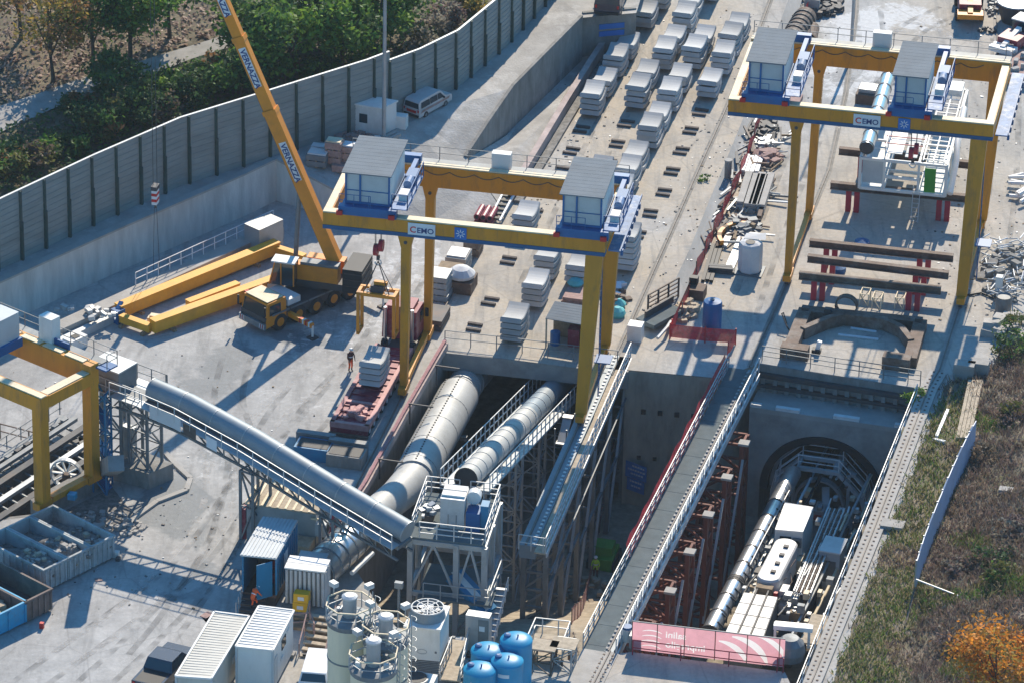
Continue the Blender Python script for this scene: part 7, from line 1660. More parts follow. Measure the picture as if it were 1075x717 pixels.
for i in range(n): p0_, p1_ = a.lerp(b, i / n), a.lerp(b, (i + 1) / n); w.quad(p0_ + UP * .1, p1_ + UP * .1, p1_ + UP * 1.1, p0_ + UP * 1.1, 'net_red')
one(w, 'safety_net', 'short red net closing the gap between the ramp head and the scrap', 'net')
o = thing('barrier_frame', 'dark steel barrier frame with crossbars leaning at the lower end of the grey strip', 'barrier', G(697, 322)); w = MB(); a, b = G(680, 330), G(712, 312)
for i in range(4): w.bar(a.lerp(b, i / 3), a.lerp(b, i / 3) + UP * 1.5, .12, .12, 'steel_dark')
for i in range(5): w.bar(a + UP * (.2 + i * .32), b + UP * (.2 + i * .32), .08, .08, 'steel_brown')
w.build('frame', o)
w = MB(); w.bar(G(677, 347) + UP * .5, G(708, 330) + UP * .5, 1.6, .3, 'plate_grey'); w.bar(G(677, 343) + UP * .9, G(706, 326) + UP * .9, .15, .5, 'steel_dark'); w.tube([G(690, 362) + UP * .5, G(700, 352) + UP * .6, G(704, 343) + UP * .4], .12, 'galv_light', 8); one(w, 'chute_section', 'dark grey steel chute lying below the barrier frame', 'chute')
w = MB(); w.cbox(G(667, 356), 1.0, .9, 1.2, 'white_paint'); one(w, 'water_tank', 'white cube tank at the edge of the pit right of the white trestle', 'tank')
w = MB(); c = G(790, 118); w.cyl(c, 1.0, 2.0, 'steel_brown', 20); 
o = thing('pipe_coil', 'large rusty ribbed pipe roll at the top of the red net fence', 'pipe', G(835, 45)); a, b = G(829, 46, .9), G(846, 18, .9); w = MB(); w.tube([a, b], .85, 'steel_brown', 20); w.build('pipe_body', o)
for p, dd in along([a, b], .75): w = MB(); w.tube([p - dd * .08, p + dd * .08], .93, 'steel_dark', 20); w.build('rib', o)
w = MB(); w.tube([G(850, 43, .55), G(853, 30, .55)], .55, 'steel_brown', 16, cap=False); w.tube([G(850, 43, .55) - YD * .01, G(850.2, 42, .55)], .45, 'black', 14); one(w, 'steel_pipe', 'short rusty pipe with a dark open mouth beside the ribbed pipe roll', 'pipe')
w = MB(); w.cbox(G(834, 61), 1.4, 1.6, 1.3, 'sign_white'); one(w, 'storage_box', 'white storage box behind the left cabin of the right gantry', 'box')
w = MB(); w.cbox(G(848, 20), 1.0, 3.0, .5, 'steel_brown'); w.cbox(G(852, 14), 1.2, .3, 1.2, 'concrete_light'); one(w, 'steel_pallet', 'brown steel pallet with a pale plate behind the ribbed pipe roll', 'pallet')
w = MB(); b = G(893, 62); w.tube([b, b + UP * 9, b + UP * 16], [.13, .11, .08], 'galv', 8); one(w, 'floodlight_mast', 'thin grey mast rising between the white slurry streaks in the far yard', 'mast')
c = G(911, 105); w = MB(); w.cbox(c, 1.6, 2.0, .8, 'steel_brown'); w.cbox(c + UP * .8, 1.3, 1.2, .3, 'galv'); one(w, 'machine_part', 'brown machine part under the rear girder of the right gantry', 'machine part')
w = MB(); w.cbox(G(830, 112), 1.3, 3.0, .4, 'brick_pink'); w.rubble(G(826, 118), .7, .6, .4, 16, 'steel_dark'); one(w, 'board_stack', 'pinkish boards lying under the left half of the right gantry', 'board stack')
# ---- far right
def loader(label, u, v, fwd, k, kc='white_paint'):
    f = Fr(G(u, v), fwd); o = thing('site_vehicle', label, 'site vehicle', f.o); B = lambda w, x0, x1, y0, y1, z0, z1, kk: w.pbox(f.p(x0, y0, 0), f.x * (x1 - x0), f.y * (y1 - y0), z0, z1, kk)
    w = MB(); B(w, -2.2, 2.2, -.9, .9, .6, 1.1, k); B(w, -2.2, -.4, -.85, .85, 1.1, 1.7, k); w.build('chassis', o)
    w = MB(); B(w, .1, 1.4, -.8, .8, 1.1, 2.3, 'glass'); B(w, 0, 1.5, -.85, .85, 2.303, 2.4, kc); w.build('cab', o)
    for x in (-1.4, 1.4):
        for s in (1, -1): wheel_part(o, f.p(x, s * .95, .5), f.y, .5, .35)
    w = MB(); w.bar(f.p(-.2, 0, 1.8), f.p(-3.0, 0, 1.2), .4, .4, kc); B(w, -3.3, -2.3, -1.0, 1.0, .9, 1.3, kc); w.build('boom', o); return o
loader('orange site vehicle with a white boom at the top of the far yard', 1017, 14, V(.05, 1, 0), 'truck_maroon', 'boom_orange')
loader('dark red telehandler partly in view at the right edge', 1070, 52, V(.5, .8, 0), 'truck_maroon')
c = G(1066, 22); o = thing('waste_skip', 'dark open tub casting a round shadow at the top right corner', 'skip', c); w = MB(); w.lathe(c, [(1.1, 0), (1.5, 1.6), (1.4, 1.6), (1.0, .3)], 'steel_dark', 20); w.build('tub', o); w = MB(); w.lathe(c + UP * 1.45, [(1.5, .1), (1.55, .16), (1.5, .22)], 'galv', 20); w.build('rim', o)
c = G(1068, 76); o = thing('flat_trailer', 'flat trailer with a pinkish timber deck at the right edge', 'trailer', c); w = MB(); w.cbox(c + UP * .6, 3.2, 5.0, .3, 'brick_pink'); w.build('deck', o); w = MB(); w.rubble(c + UP * .9, 1.2, 1.8, .3, 14, 'concrete_light', (.2, .7)); kind(w.build('load', o), 'stuff')
for s in (-1.2, 1.2):
    for y in (-1.5, 1.5): wheel_part(o, c + XD * s + YD * y + UP * .35, XD, .35, .3)
w = MB(); w.rubble(G(1050, 8), 1.0, 2.5, .5, 50, 'steel_grey', (.1, .5)); one(w, 'scrap_heap', 'grey gravelly scrap beside the rail at the top right', 'scrap heap'); w = MB(); w.rubble(G(1037, 34), .8, .4, .4, 16, 'steel_dark', (.1, .4)); one(w, 'scrap_heap', 'small dark scrap heap right of the orange site vehicle', 'scrap heap')
w = MB()
w.rubble(G(1063, 288), 2.2, 4.5, .7, 60, 'concrete_old', (.2, .8))
for i in range(150):
    p = G(1063, 287) + V(rnd(-2.2, 2.4), rnd(-4.5, 4.5), rnd(.2, .9)); a = rnd(-1.6, 1.6); w.tube([p, p + V(math.cos(a) * .9, math.sin(a) * .9, rnd(-.2, .4))], .045, random.choice(['sign_white', 'panel_grey', 'galv']), 6)
one(w, 'pipe_heap', 'heap of tangled white pipes at the right edge below the gantry', 'pipe heap')
w = MB()
for i in range(16):
    p = G(1072, 205) + V(rnd(-1, 1.5), rnd(-2.5, 2.5), rnd(.2, .8)); a = rnd(-.6, .9); w.tube([p, p + V(math.cos(a) * 1.2, math.sin(a) * 1.2, .1)], .15, 'white_paint', 6)
one(w, 'pipe_heap', 'small heap of white pipes higher up the right edge', 'pipe heap')
w = MB(); w.lathe(G(1053, 327), [(.55, 0), (.6, .7), (.55, 1.2), (.45, 1.1)], 'steel_grey', 16); one(w, 'tub', 'grey round tub below the heap of white pipes', 'tub')
w = MB(); w.cbox(G(1048, 310), .45, .5, 1.5, 'panel_white'); one(w, 'cabinet', 'pale cabinet post beside the grey round tub', 'cabinet')
for u, v, lab in ((1012, 393, 'left of the two pale concrete blocks at the top of the bank'), (1027, 391, 'right of the two pale concrete blocks at the top of the bank')): w = MB(); w.cbox(G(u, v, .2) - UP * .2, 1.4, .9, 1.1, 'concrete'); one(w, 'concrete_block', lab, 'block', 'concrete blocks on the bank')
w = MB(); w.rubble(G(1058, 345, .2), 1.6, 1.8, .5, 30, 'concrete_light', (.3, 1.2)); kind(one(w, 'debris_heap', 'pale broken boards at the top of the bank below the pipes', 'debris heap'), 'stuff')
w = MB(); w.tube([G(1013, 305) + UP * .8, G(1028, 303) + UP * .8, G(1042, 299) + UP * .3], .06, 'wood', 6); w.tube([G(1012, 312) + UP * .1, G(1030, 309) + UP * .1, G(1046, 316) + UP * .1], .07, 'black', 6); one(w, 'cable', 'cables running from the right gantry leg to the pale cabinet', 'cable')
# fence and timbers on the bank
o = thing('panel_fence', 'bluish sheet metal fence slanting down the grassy bank', 'fence', onhill(990, 560, bank_z)); fp = [onhill(u, v, bank_z) for u, v in ((960, 622), (968, 596), (982, 560), (998, 522), (1012, 492), (1022, 474))]
mat('fence_blue', (0.42, 0.5, 0.64), .5, var=.1, dirt=(0.45, 0.47, 0.5), dirt_amt=.4)
for i, (a, b) in enumerate(zip(fp, fp[1:])):
    n = 3
    for j in range(n):
        p, q = a.lerp(b, j / n), a.lerp(b, (j + 1) / n); w = MB(); w.hexa([p, q, q + XD * .06, p + XD * .06][::1] + [p + UP * (2.35 + .1 * (j % 2)), q + UP * (2.35 + .1 * (j % 2)), q + XD * .06 + UP * 2.35, p + XD * .06 + UP * 2.35], 'fence_blue')
        w.bar(p + UP * .6, p + UP * 2.4, .1, .1, 'galv'); w.build('panel', o)
w = MB(); p = fp[0] + UP * 1.0; w.tube([p, onhill(1006, 628, bank_z) + UP * .2], .05, 'galv_light', 6); w.build('stay_pole', o)
w = MB(); w.tube([onhill(950, 658, bank_z), fp[0] + UP * .3], .08, 'timber_dark', 6); w.build('lower_rail', o)
w = MB()
for i in range(4): a, b = onhill(1005 + i * 4, 462, bank_z), onhill(1018 + i * 4, 402, bank_z); w.bar(a + UP * .15, b + UP * .2, .22, .16, 'wood_pale')
one(w, 'plank_path', 'long pinkish planks lying up the bank above the blue fence', 'planks')
w = MB(); w.bar(onhill(983, 460, bank_z) + UP * .15, onhill(995, 432, bank_z) + UP * .15, .2, .15, 'sign_white'); w.bar(onhill(980, 462, bank_z) + UP * .1, onhill(992, 465, bank_z) + UP * .1, .2, .15, 'sign_white'); one(w, 'batten_pile', 'pale wooden battens lying in the grass left of the planks', 'battens')
w = MB(); w.cbox(onhill(937, 553, bank_z), 1.5, 1.0, .3, 'concrete'); one(w, 'manhole', 'small concrete manhole slab in the grass beside the rail beam', 'manhole')
w = MB(); w.cbox(onhill(1056, 516, bank_z), .9, .6, .25, 'concrete_light'); one(w, 'board', 'pale board lying among the brown brush', 'board')
# ================================================================ plant, containers and skips in the foreground
# ---- blue tool container with stairs
FL_, FR2, BR_, BL_ = G(254.3, 582, 3.6), G(290, 585.5, 3.6), G(311.6, 547.5, 3.6), G(276.8, 544, 3.6)
o = thing('tool_container', 'blue tool container with an open front, pale ribbed roof and steps', 'container', V(FL_.x, FL_.y, 0))
dn = lambda p, z: V(p.x, p.y, z)
w = MB()
for a, b in ((FR2, BR_), (BL_, FL_), (BR_, BL_)):
    d = (b - a).normalized(); s = V(-d.y, d.x, 0)
    w.hexa([dn(a, .9), dn(b, .9), dn(b + s * .08, .9), dn(a + s * .08, .9), dn(a, 3.56), dn(b, 3.56), dn(b + s * .08, 3.56), dn(a + s * .08, 3.56)], 'container_blue')
    for p, dd in along([a, b], .45): w.bar(dn(p, 1.0) - s * .02, dn(p, 3.5) - s * .02, .1, .06, 'container_blue')
w.build('wall', o)
w = MB(); w.hexa([dn(p, .7) for p in (FL_, FR2, BR_, BL_)] + [dn(p, .9) for p in (FL_, FR2, BR_, BL_)], 'steel_brown'); w.hexa([dn(p.lerp((FL_ + BR_) / 2, .1), 0) for p in (FL_, FR2, BR_, BL_)] + [dn(p.lerp((FL_ + BR_) / 2, .1), .69) for p in (FL_, FR2, BR_, BL_)], 'steel_dark'); w.build('floor', o)
w = MB(); q = [FL_ - XD * .1 - YD * .15, FR2 + XD * .05 - YD * .15, BR_ + XD * .05 + YD * .1, BL_ - XD * .1 + YD * .1]; w.hexa([dn(p, 3.57) for p in q] + [dn(p, 3.66) for p in q], 'panel_grey'); w.ribs(*[dn(p, 3.66) for p in (q[0], q[1], q[2], q[3])], 10, .12, .05, 'panel_grey'); w.build('roof', o)
w = MB(); d = (FR2 - FL_).normalized(); a = dn(FR2 - d * .1, .95); w.pbox(a - d * .9 - YD * .9, d * .8 + YD * .7, V(-d.y, d.x, 0) * .06, 0, 2.5, 'container_blue'); w.build('door', o)
w = MB(); m_ = (FR2 + BR_) / 2; d2 = (BR_ - FR2).normalized(); w.pbox(dn(FR2.lerp(BR_, .35), 2.1) + XD * .04, d2 * .8, XD * .03, 0, .9, 'sign_white'); w.build('side_sign', o)
m_ = (FL_ + BR_) / 2
for k, x, y, z in (('truck_maroon', .5, -.6, .7), ('steel_dark', -.6, .4, 1.2), ('red', .3, .6, .9)): w = MB(); w.cbox(dn(m_, .9) + XD * x + YD * y, .5, .5, z, k); w.build('shelf_unit', o)
a, b = G(246, 625, .0), G(267, 627, 0); d = (b - a).normalized(); y = V(-d.y, d.x, 0); tops = dn(FL_, 0) - y * .1
w = MB(); st0 = tops + d * .05
for i in range(4): w.pbox(st0 - y * (.4 * (4 - i)), d * 1.5, y * .42, .2 * i + .04, .2 * i + .2, 'steel_dark')
one(w, 'steps', 'dark steel steps up to the open blue tool container', 'steps')
guard('guardrail', 'thin grey handrail left of the steps of the blue tool container', [st0 - y * 1.7 - d * .1, st0 - d * .1], 1.2, .8, 'galv', .03)
person(st0 - y * 1.0 + d * .85 + UP * .42, y + d * .6, 'person in bright orange workwear climbing the steps of the blue tool container', 'orange_ppe', 'orange_ppe', 'stoop')
person(dn(FL_.lerp(FR2, .5), .9) + YD * .7, V(0, -1, 0), 'person in a lime hi-vis top standing inside the blue tool container', 'hivis', 'dark_cloth')
# grey cabin behind it
c = G(259, 566); o = thing('cabin', 'grey cabin with a dark red door behind the blue tool container', 'cabin', c)
w = MB(); w.pbox(c, XD * 4.6, YD * 3.0, 0, 2.6, 'galv'); w.build('wall', o); w = MB(); w.pbox(c - XD * .1 - YD * .1, XD * 4.8, YD * 3.2, 2.603, 2.7, 'wood_pale')
for i in range(9): w.bar(c + XD * (i * .52) - YD * .1 + UP * 2.73, c + XD * (i * .52) + YD * 3.1 + UP * 2.73, .16, .05, 'crane_cream')  # cream bars paint in the stripes of sun falling through the conveyor walkway
w.build('roof', o); w = MB(); w.pbox(c - XD * .35 - YD * .02, XD * .3, YD * 1.0, 0, 2.2, 'truck_maroon'); w.build('door', o)
w = MB(); w.cbox(c + XD * 4.9 + YD * .4 + UP * 1.0, .7, .9, .9, 'panel_grey'); w.tube([c + XD * 5.27 + YD * .4 + UP * 1.45, c + XD * 5.29 + YD * .4 + UP * 1.45], .33, 'black', 14); w.build('air_conditioner', o)
w = MB(); w.cbox(G(318, 582), 1.2, 1.3, 1.0, 'wood_pale'); w.rubble(G(322, 572), .8, 1.4, 1.0, 26, 'galv', (.2, .7)); one(w, 'scrap_heap', 'pale boards and scrap between the grey cabin and the silver duct', 'scrap heap')
w = MB(); p = G(336, 578); w.bar(p, p + UP * 2.3, .16, .16, 'crane_cream'); w.bar(p + UP * 2.3 - XD * .6, p + UP * 2.3 + XD * .1, .12, .12, 'crane_cream'); one(w, 'pipe_post', 'pale upright pipe post beside the silver duct', 'post')
w = MB()
for i in range(8): w.cbox(G(338, 568) + UP * (i * .25), .45, .5, .16, 'black' if i % 2 else 'sign_white')
one(w, 'hazard_post', 'black and white striped post below the long conveyor', 'post')
w = MB(); w.bar(G(349, 562), G(355, 548) + UP * 1.2, .5, .35, 'truck_maroon'); one(w, 'red_frame', 'short dark red steel bracket below the long conveyor', 'bracket')
w = MB(); c = G(303, 556); w.lathe(c, [(.6, 0), (.9, .6), (.9, 1.6), (.5, 2.0)], 'steel_brown', 14); one(w, 'cement_drum', 'brown drum in the shade under the long conveyor', 'drum')
# ---- ribbed filter box
N_, R_ = G(298.5, 633, .6), G(341, 638, .6); T_, T2 = G(298.3, 599, 3.15), G(306, 588, 3.15); d = (R_ - N_).normalized(); WX = (R_ - N_).length; dpt = (T2 - T_).length * 1.1; y = V(-d.y, d.x, 0)
o = thing('filter_box', 'white ribbed air filter box at the end of the silver duct', 'filter', dn(N_, 0)); at = lambda a, b, z: dn(N_, 0) + d * a + y * b + UP * z
w = MB(); w.pbox(at(.1, .12, .6), d * (WX - .2), y * dpt, 0, 2.5, 'steel_grey')
for i in range(9): w.tube([at(.15 + i * (WX - .3) / 8, .06, .65), at(.15 + i * (WX - .3) / 8, .06, 3.05)], .1, 'galv_light', 8)
for i in range(4): w.tube([at(WX - .06, .3 + i * dpt / 4, .65), at(WX - .06, .3 + i * dpt / 4, 3.05)], .09, 'galv_light', 8)
w.build('box', o)
w = MB(); w.pbox(at(0, 0, 3.1), d * WX, y * (dpt * .46), 0, .1, 'white_paint'); w.pbox(at(0, dpt * .5, 3.1), d * WX, y * (dpt * .55), 0, .1, 'white_paint'); w.pbox(at(.4, dpt + .1, 2.4), d * (WX * .7), y * 1.2, 0, .5, 'galv'); w.build('top', o)
w = MB(); w.pbox(at(-.1, -.9, .0), d * (WX + .6), y * (dpt + 1.2), .35, .59, 'concrete_old'); w.build('plinth', o)
for lab, a, z, h in (('upper yellow box leaning on the ribbed filter box', WX * .48, 1.25, .62), ('lower yellow box with a white label in front of the ribbed filter box', WX * .46, .6, .62)):
    b = at(a, -.5, z); ob = thing('yellow_box', lab, 'box', b); w = MB(); w.cbox(b, .95, .6, h, 'yellow_box', d, y); w.build('body', ob); w = MB(); w.cbox(b - y * .31 + UP * .18, .4, .02, .25, 'sign_white', d, y); w.build('label_plate', ob)
w = MB(); w.pbox(at(-.2, -1.1, 0), d * 4.2, y * .2, .2, .34, 'wood'); w.pbox(at(.2, -2.0, 0), d * 3.6, y * .8, .0, .2, 'wood'); one(w, 'timber_step', 'low timber step in front of the ribbed filter box', 'step')
# ---- pale containers
def container(label, q, z0, z1, k, nr, side_win):
    q = [Vector(p) for p in q]; o = thing('office_container', label, 'container', dn(q[0], 0)); w = MB(); w.hexa([dn(p, z0) for p in q] + [dn(p, z1) for p in q], k); w.build('wall', o)
    w = MB(); c = (q[0] + q[2]) / 2; e = [p + (p - c).normalized() * .08 for p in q]; w.hexa([dn(p, z1 + .003) for p in e] + [dn(p, z1 + .1) for p in e], k)
    for i in range(nr): f_ = (i + .5) / nr; w.bar(dn(e[0].lerp(e[3], f_), z1 + .12), dn(e[1].lerp(e[2], f_), z1 + .105), .09, .016 if nr > 20 else .05, k)
    for a, b in ((0, 1), (1, 2), (2, 3), (3, 0)): w.bar(dn(e[a], z1 + .12), dn(e[b], z1 + .12), .12, .12, 'white_paint')
    w.build('roof', o); d = (q[2] - q[1]).normalized(); s = V(d.y, -d.x, 0)
    for f_, wd, za, zb, nm, kk in side_win:
        w = MB(); w.pbox(dn(q[1].lerp(q[2], f_), 0) + s * .01, d * wd, s * .04, za, zb, kk); w.build(nm, o)
    for p in (q[0], q[1]): w = MB(); w.bar(dn(p, z0), dn(p, z1), .14, .14, 'panel_grey'); w.build('corner_post', o)
    if z0 > 0:
        for p in q: w = MB(); b = p.lerp(c, .08); w.cbox(dn(b, 0), .5, .5, z0 - .003, 'concrete'); w.build('foot', o)
    return o
mat('container_cream', (0.56, 0.54, 0.48), .6, var=.05, dirt=(0.4, 0.38, 0.33), dirt_amt=.3, stretch=(1, 1, .4))
container('cream container with a flat finely ribbed roof beside the dark pickup', [G(185, 709, 2.6), G(222, 711.5, 2.6), G(261, 647.5, 2.6), G(225, 643, 2.6)], 0, 2.5, 'container_cream', 26, [(.55, .5, 1.2, 1.6, 'vent', 'white_paint')])
container('white site container with deep roof ribs and small side windows', [G(248.3, 678, 3.1), G(286.4, 682, 3.1), G(307.7, 641.5, 3.1), G(272, 637, 3.1)], .25, 3.0, 'panel_white', 16, [(.42, .9, 1.9, 2.6, 'window', 'glass'), (.68, .7, 2.4, 2.55, 'vent', 'white_paint'), (.05, .7, .35, 2.3, 'door', 'panel_grey'), (.36, .6, 1.3, 1.45, 'vent', 'white_paint')])
w = MB(); w.poly([G(212, 648), G(222, 642), G(218, 655)], 'brick_pink'); w.bar(G(213, 648) + UP * .02, G(221, 643) + UP * .02, .5, .04, 'brick_pink'); one(w, 'board', 'triangular reddish board lying at the corner of the cream container', 'board')
c = G(334, 676); o = thing('stair', 'pale timber stairs with orange handrails behind the white hatchback', 'stair', c)
w = MB()
for i in range(7): w.cbox(G(328 + i * 1.6, 690 - i * 5.2) + UP * (.04 + i * .12), 1.5, .34, .08, 'wood_pale'); w.cbox(G(328 + i * 1.6, 690 - i * 5.2), 1.3, .08, .04 + i * .12, 'wood')
w.build('tread_row', o); w = MB()
for s in (-.85, .85): a, b = G(328, 691) + XD * s, G(339, 657) + XD * s; b = b + UP * .8; w.bar(a + UP * .9, b + UP * .9, .07, .07, 'brick_pink'); w.bar(a, a + UP * .9, .07, .07, 'brick_pink'); w.bar(b - UP * .8, b + UP * .9, .07, .07, 'brick_pink'); w.bar(a.lerp(b, .5) - UP * .4, a.lerp(b, .5) + UP * .9, .06, .06, 'brick_pink')
w.build('handrail', o)
guard('guardrail', 'reddish scaffold handrail behind the white site container', [G(306, 662), G(326, 660), G(330, 672)], 1.2, 1.2, 'brick_pink', .04)
# ---- silos
def silo(label, u, v, ztop, r, tall=1.3):
    p = G(u, v, ztop); c = dn(p, 0); o = thing('silo', label, 'silo', c, 'cream silos'); w = MB(); w.lathe(c, [(r, 0), (r, ztop - .3)], 'silo_cream', 36); b = w.build('shell', o, smooth=True)
    for z in (ztop - 2.6, ztop - 4.6): w = MB(); w.tube([c + UP * (z - .05), c + UP * (z + .05)], r + .03, 'steel_grey', 36); w.build('seam_band', b)
    w = MB(); w.lathe(c, [(r + .05, ztop - .3), (r + .05, ztop), (r * .8, ztop + .1), (.2, ztop + .18)], 'steel_grey', 36); w.build('top', o)
    w = MB(); w.cyl(c + UP * (ztop + .1), .42, tall, 'galv', 16); w.lathe(c + UP * (ztop + .1 + tall), [(.48, 0), (.48, .1), (.3, .2)], 'galv_light', 16); w.build('dust_filter', o)
    w = MB(); n = 8; R_ = r + .12; ps = [c + V(math.cos(2 * PI * i / n + .3) * R_, math.sin(2 * PI * i / n + .3) * R_, ztop) for i in range(n)]
    for i in range(n): w.bar(ps[i], ps[i] + UP * 1.05, .06, .06, 'galv'); w.bar(ps[i] + UP * 1.05, ps[(i + 1) % n] + UP * 1.05, .07, .07, 'crane_cream'); w.bar(ps[i] + UP * .5, ps[(i + 1) % n] + UP * .5, .04, .04, 'galv')
    w.build('railing', o)
    for i in range(7): w = MB(); a = rnd(0, 6.28); q = c + V(math.cos(a), math.sin(a), 0) * r * .68 + UP * (ztop + .08); w.cbox(q, .28, .25, rnd(.2, .45), random.choice(['galv_light', 'steel_grey', 'white_paint'])); w.build('valve', o)
    for a in (2.3, .7):
        w = MB(); q = c + V(math.cos(a), math.sin(a), 0) * (r + .15) + UP * (ztop + 1.5); w.bar(q - UP * .5, q, .06, .06, 'galv'); w.cbox(q, .5, .35, .3, 'galv_light', V(math.cos(a), math.sin(a), 0), V(-math.sin(a), math.cos(a), 0)); w.build('floodlight', o)
    w = MB(); a = .35; q = c + V(math.cos(a), math.sin(a), 0) * (r + .2); t = V(-math.sin(a), math.cos(a), 0)
    for s in (-.25, .25): w.bar(q + t * s, q + t * s + UP * (ztop + 1.4), .05, .05, 'galv')
    for i in range(int(ztop / .35)): w.bar(q - t * .25 + UP * (i * .35), q + t * .25 + UP * (i * .35), .035, .035, 'galv')
    for i in range(6):
        z = ztop - 2.5 + i * .7
        for j in range(6): b0_, b1_ = a - .9 + j * .3, a - .6 + j * .3; w.bar(q + V(math.cos(b0_) * .38, math.sin(b0_) * .38, z), q + V(math.cos(b1_) * .38, math.sin(b1_) * .38, z), .03, .04, 'galv')
    w.build('ladder', o)
silo('tall cream silo, the left one of the group, with floodlights on its railing', 367, 648, 7.6, 1.32); silo('cream silo half hidden behind the others of the group', 405, 669, 7.1, 1.32); silo('nearest cream silo with a white capped filter on top', 392, 699, 6.6, 1.36, 1.6)
# ---- cooling unit
z0, z1 = .5, 3.5; q = [G(424.7, 658, z1), G(461.9, 661.6, z1), G(471.5, 638, z1), G(437.3, 633, z1)]; cc_ = sum(q, V(0, 0, 0)) / 4
o = thing('cooling_tower', 'white cooling unit with a large round fan on top beside the silos', 'cooling unit', dn(q[0], 0))
w = MB(); w.hexa([dn(p, z0 + .8) for p in q] + [dn(p, z1 - .003) for p in q], 'panel_white'); w.build('housing', o); w = MB(); e = [p.lerp(cc_, .04) for p in q]; w.hexa([dn(p, z0) for p in e] + [dn(p, z0 + .797) for p in e], 'steel_grey')
for i in range(6): w.bar(dn(q[0], z0 + .1 + i * .12), dn(q[1], z0 + .1 + i * .12), .06, .04, 'galv')
w.build('louvre', o)
w = MB(); e = [p + (p - cc_).normalized() * .1 for p in q]; w.hexa([dn(p, z1) for p in e] + [dn(p, z1 + .12) for p in e], 'white_paint'); w.build('top_plate', o)
fc_ = dn(cc_, z1 + .12); w = MB(); n = 32; r = 1.0
vs = [fc_ + V(math.cos(2 * PI * i / n) * rr, math.sin(2 * PI * i / n) * rr, z) for rr, z in ((1.12, 0), (1.0, .55), (1.04, .62), (.96, .62), (.94, .05)) for i in range(n)]
w.add(vs, [(k * n + i, k * n + (i + 1) % n, (k + 1) * n + (i + 1) % n, (k + 1) * n + i) for k in range(4) for i in range(n)], 'conveyor_blue_grey'); w.build('fan_ring', o)
w = MB(); w.cyl(fc_ + UP * .05, .92, .02, 'black', 24); w.cyl(fc_ + UP * .3, .16, .2, 'galv_light', 14)
for i in range(6): a = i * PI / 3 + .2; d = V(math.cos(a), math.sin(a), 0); w.bar(fc_ + UP * .35 + d * .1, fc_ + UP * .4 + d * .9, .32, .03, 'galv_light')
w.build('fan', o); w = MB()
for i in range(4): a = i * PI / 4; d = V(math.cos(a), math.sin(a), 0) * .98; w.bar(fc_ + UP * .63 - d, fc_ + UP * .63 + d, .05, .04, 'white_paint')
for rr in (.35, .65, .97):
    for i in range(n): a, b = 2 * PI * i / n, 2 * PI * (i + 1) / n; w.bar(fc_ + V(math.cos(a) * rr, math.sin(a) * rr, .63), fc_ + V(math.cos(b) * rr, math.sin(b) * rr, .63), .045, .04, 'white_paint')
w.build('fan_guard', o)
w = MB(); d = (q[1] - q[0]).normalized(); s = V(d.y, -d.x, 0); m_ = dn(q[0].lerp(q[1], .5), 1.9) + s * .02
for i in range(16): a, b = 2 * PI * i / 16, 2 * PI * (i + 1) / 16; w.bar(m_ + d * math.cos(a) * .3 + UP * math.sin(a) * .16, m_ + d * math.cos(b) * .3 + UP * math.sin(b) * .16, .02, .03, 'galv')
for x in (-.85, .85): w.cbox(m_ + d * x - UP * .05, .12, .03, .14, 'steel_grey', d, -s)
w.build('badge', o)
w = MB(); e = [p.lerp(cc_, -.08) for p in q]; w.hexa([dn(p, 0) for p in e] + [dn(p, z0 - .003) for p in e], 'concrete'); w.build('plinth', o)
p = G(437, 712, 1.6); o = thing('fan_unit', 'second white unit with a round fan at the bottom edge below the cooling unit', 'cooling unit', dn(p, 0)); w = MB(); w.cbox(dn(p, 0), 2.2, 1.9, 1.5, 'panel_white'); w.build('housing', o); w = MB(); w.cyl(dn(p, 1.503), .75, .2, 'galv', 22); w.cyl(dn(p, 1.71), .66, .02, 'black', 22); w.build('fan', o)
# ---- blue tanks
def tank(label, u, v, z, r):
    p = G(u, v, z); c = dn(p, 0); o = thing('water_tank', label, 'tank', c, 'blue tanks'); w = MB(); w.lathe(c, [(r, 0), (r, z - .2), (r * 1.02, z - .18), (r * 1.02, z - .08), (r * .97, z - .02), (r * .6, z + .14), (.1, z + .2)], 'tank_blue', 32); w.build('shell', o, smooth=True)
    w = MB(); q = c + V(-.55 * r, .1, z + .1); w.lathe(q, [(.22, 0), (.22, .15), (.1, .2)], 'deep_blue', 14); w.build('filler_lid', o); w = MB(); w.cyl(c + V(.1, -.1, z + .15), .05, .22, 'deep_blue', 8); w.build('vent', o)
    w = MB(); n = 6
    for i in range(n): a, b = -2.15 + i * .12, -2.03 + i * .12; A, B_ = c + V(math.cos(a), math.sin(a), 0) * (r + .01), c + V(math.cos(b), math.sin(b), 0) * (r + .01); w.quad(A + UP * (z - .75), B_ + UP * (z - .75), B_ + UP * (z - .5), A + UP * (z - .5), 'sign_white')
    w.build('label_plate', o)
tank('tallest blue tank, at the right rear of the four', 542, 670, 3.6, .98); tank('blue tank at the left rear of the four', 511.7, 681, 3.2, 1.0); tank('blue tank in the middle front of the four', 532.5, 692, 3.2, .98); tank('nearest blue tank at the bottom edge', 503.8, 701, 3.0, 1.0)
c = G(502, 682); o = thing('electric_cabinet', 'tall grey metal cabinet between the tower and the blue tanks', 'cabinet', c); w = MB(); w.cbox(c, 1.5, .7, 2.6, 'galv'); w.build('body', o); w = MB(); w.cbox(c - YD * .36 + UP * .3 + XD * .38, .65, .02, 2.1, 'steel_grey'); w.build('door', o); w = MB(); w.cbox(c - YD * .38 + UP * 1.6 + XD * .3, .35, .02, .35, 'sign_white'); w.build('notice', o)
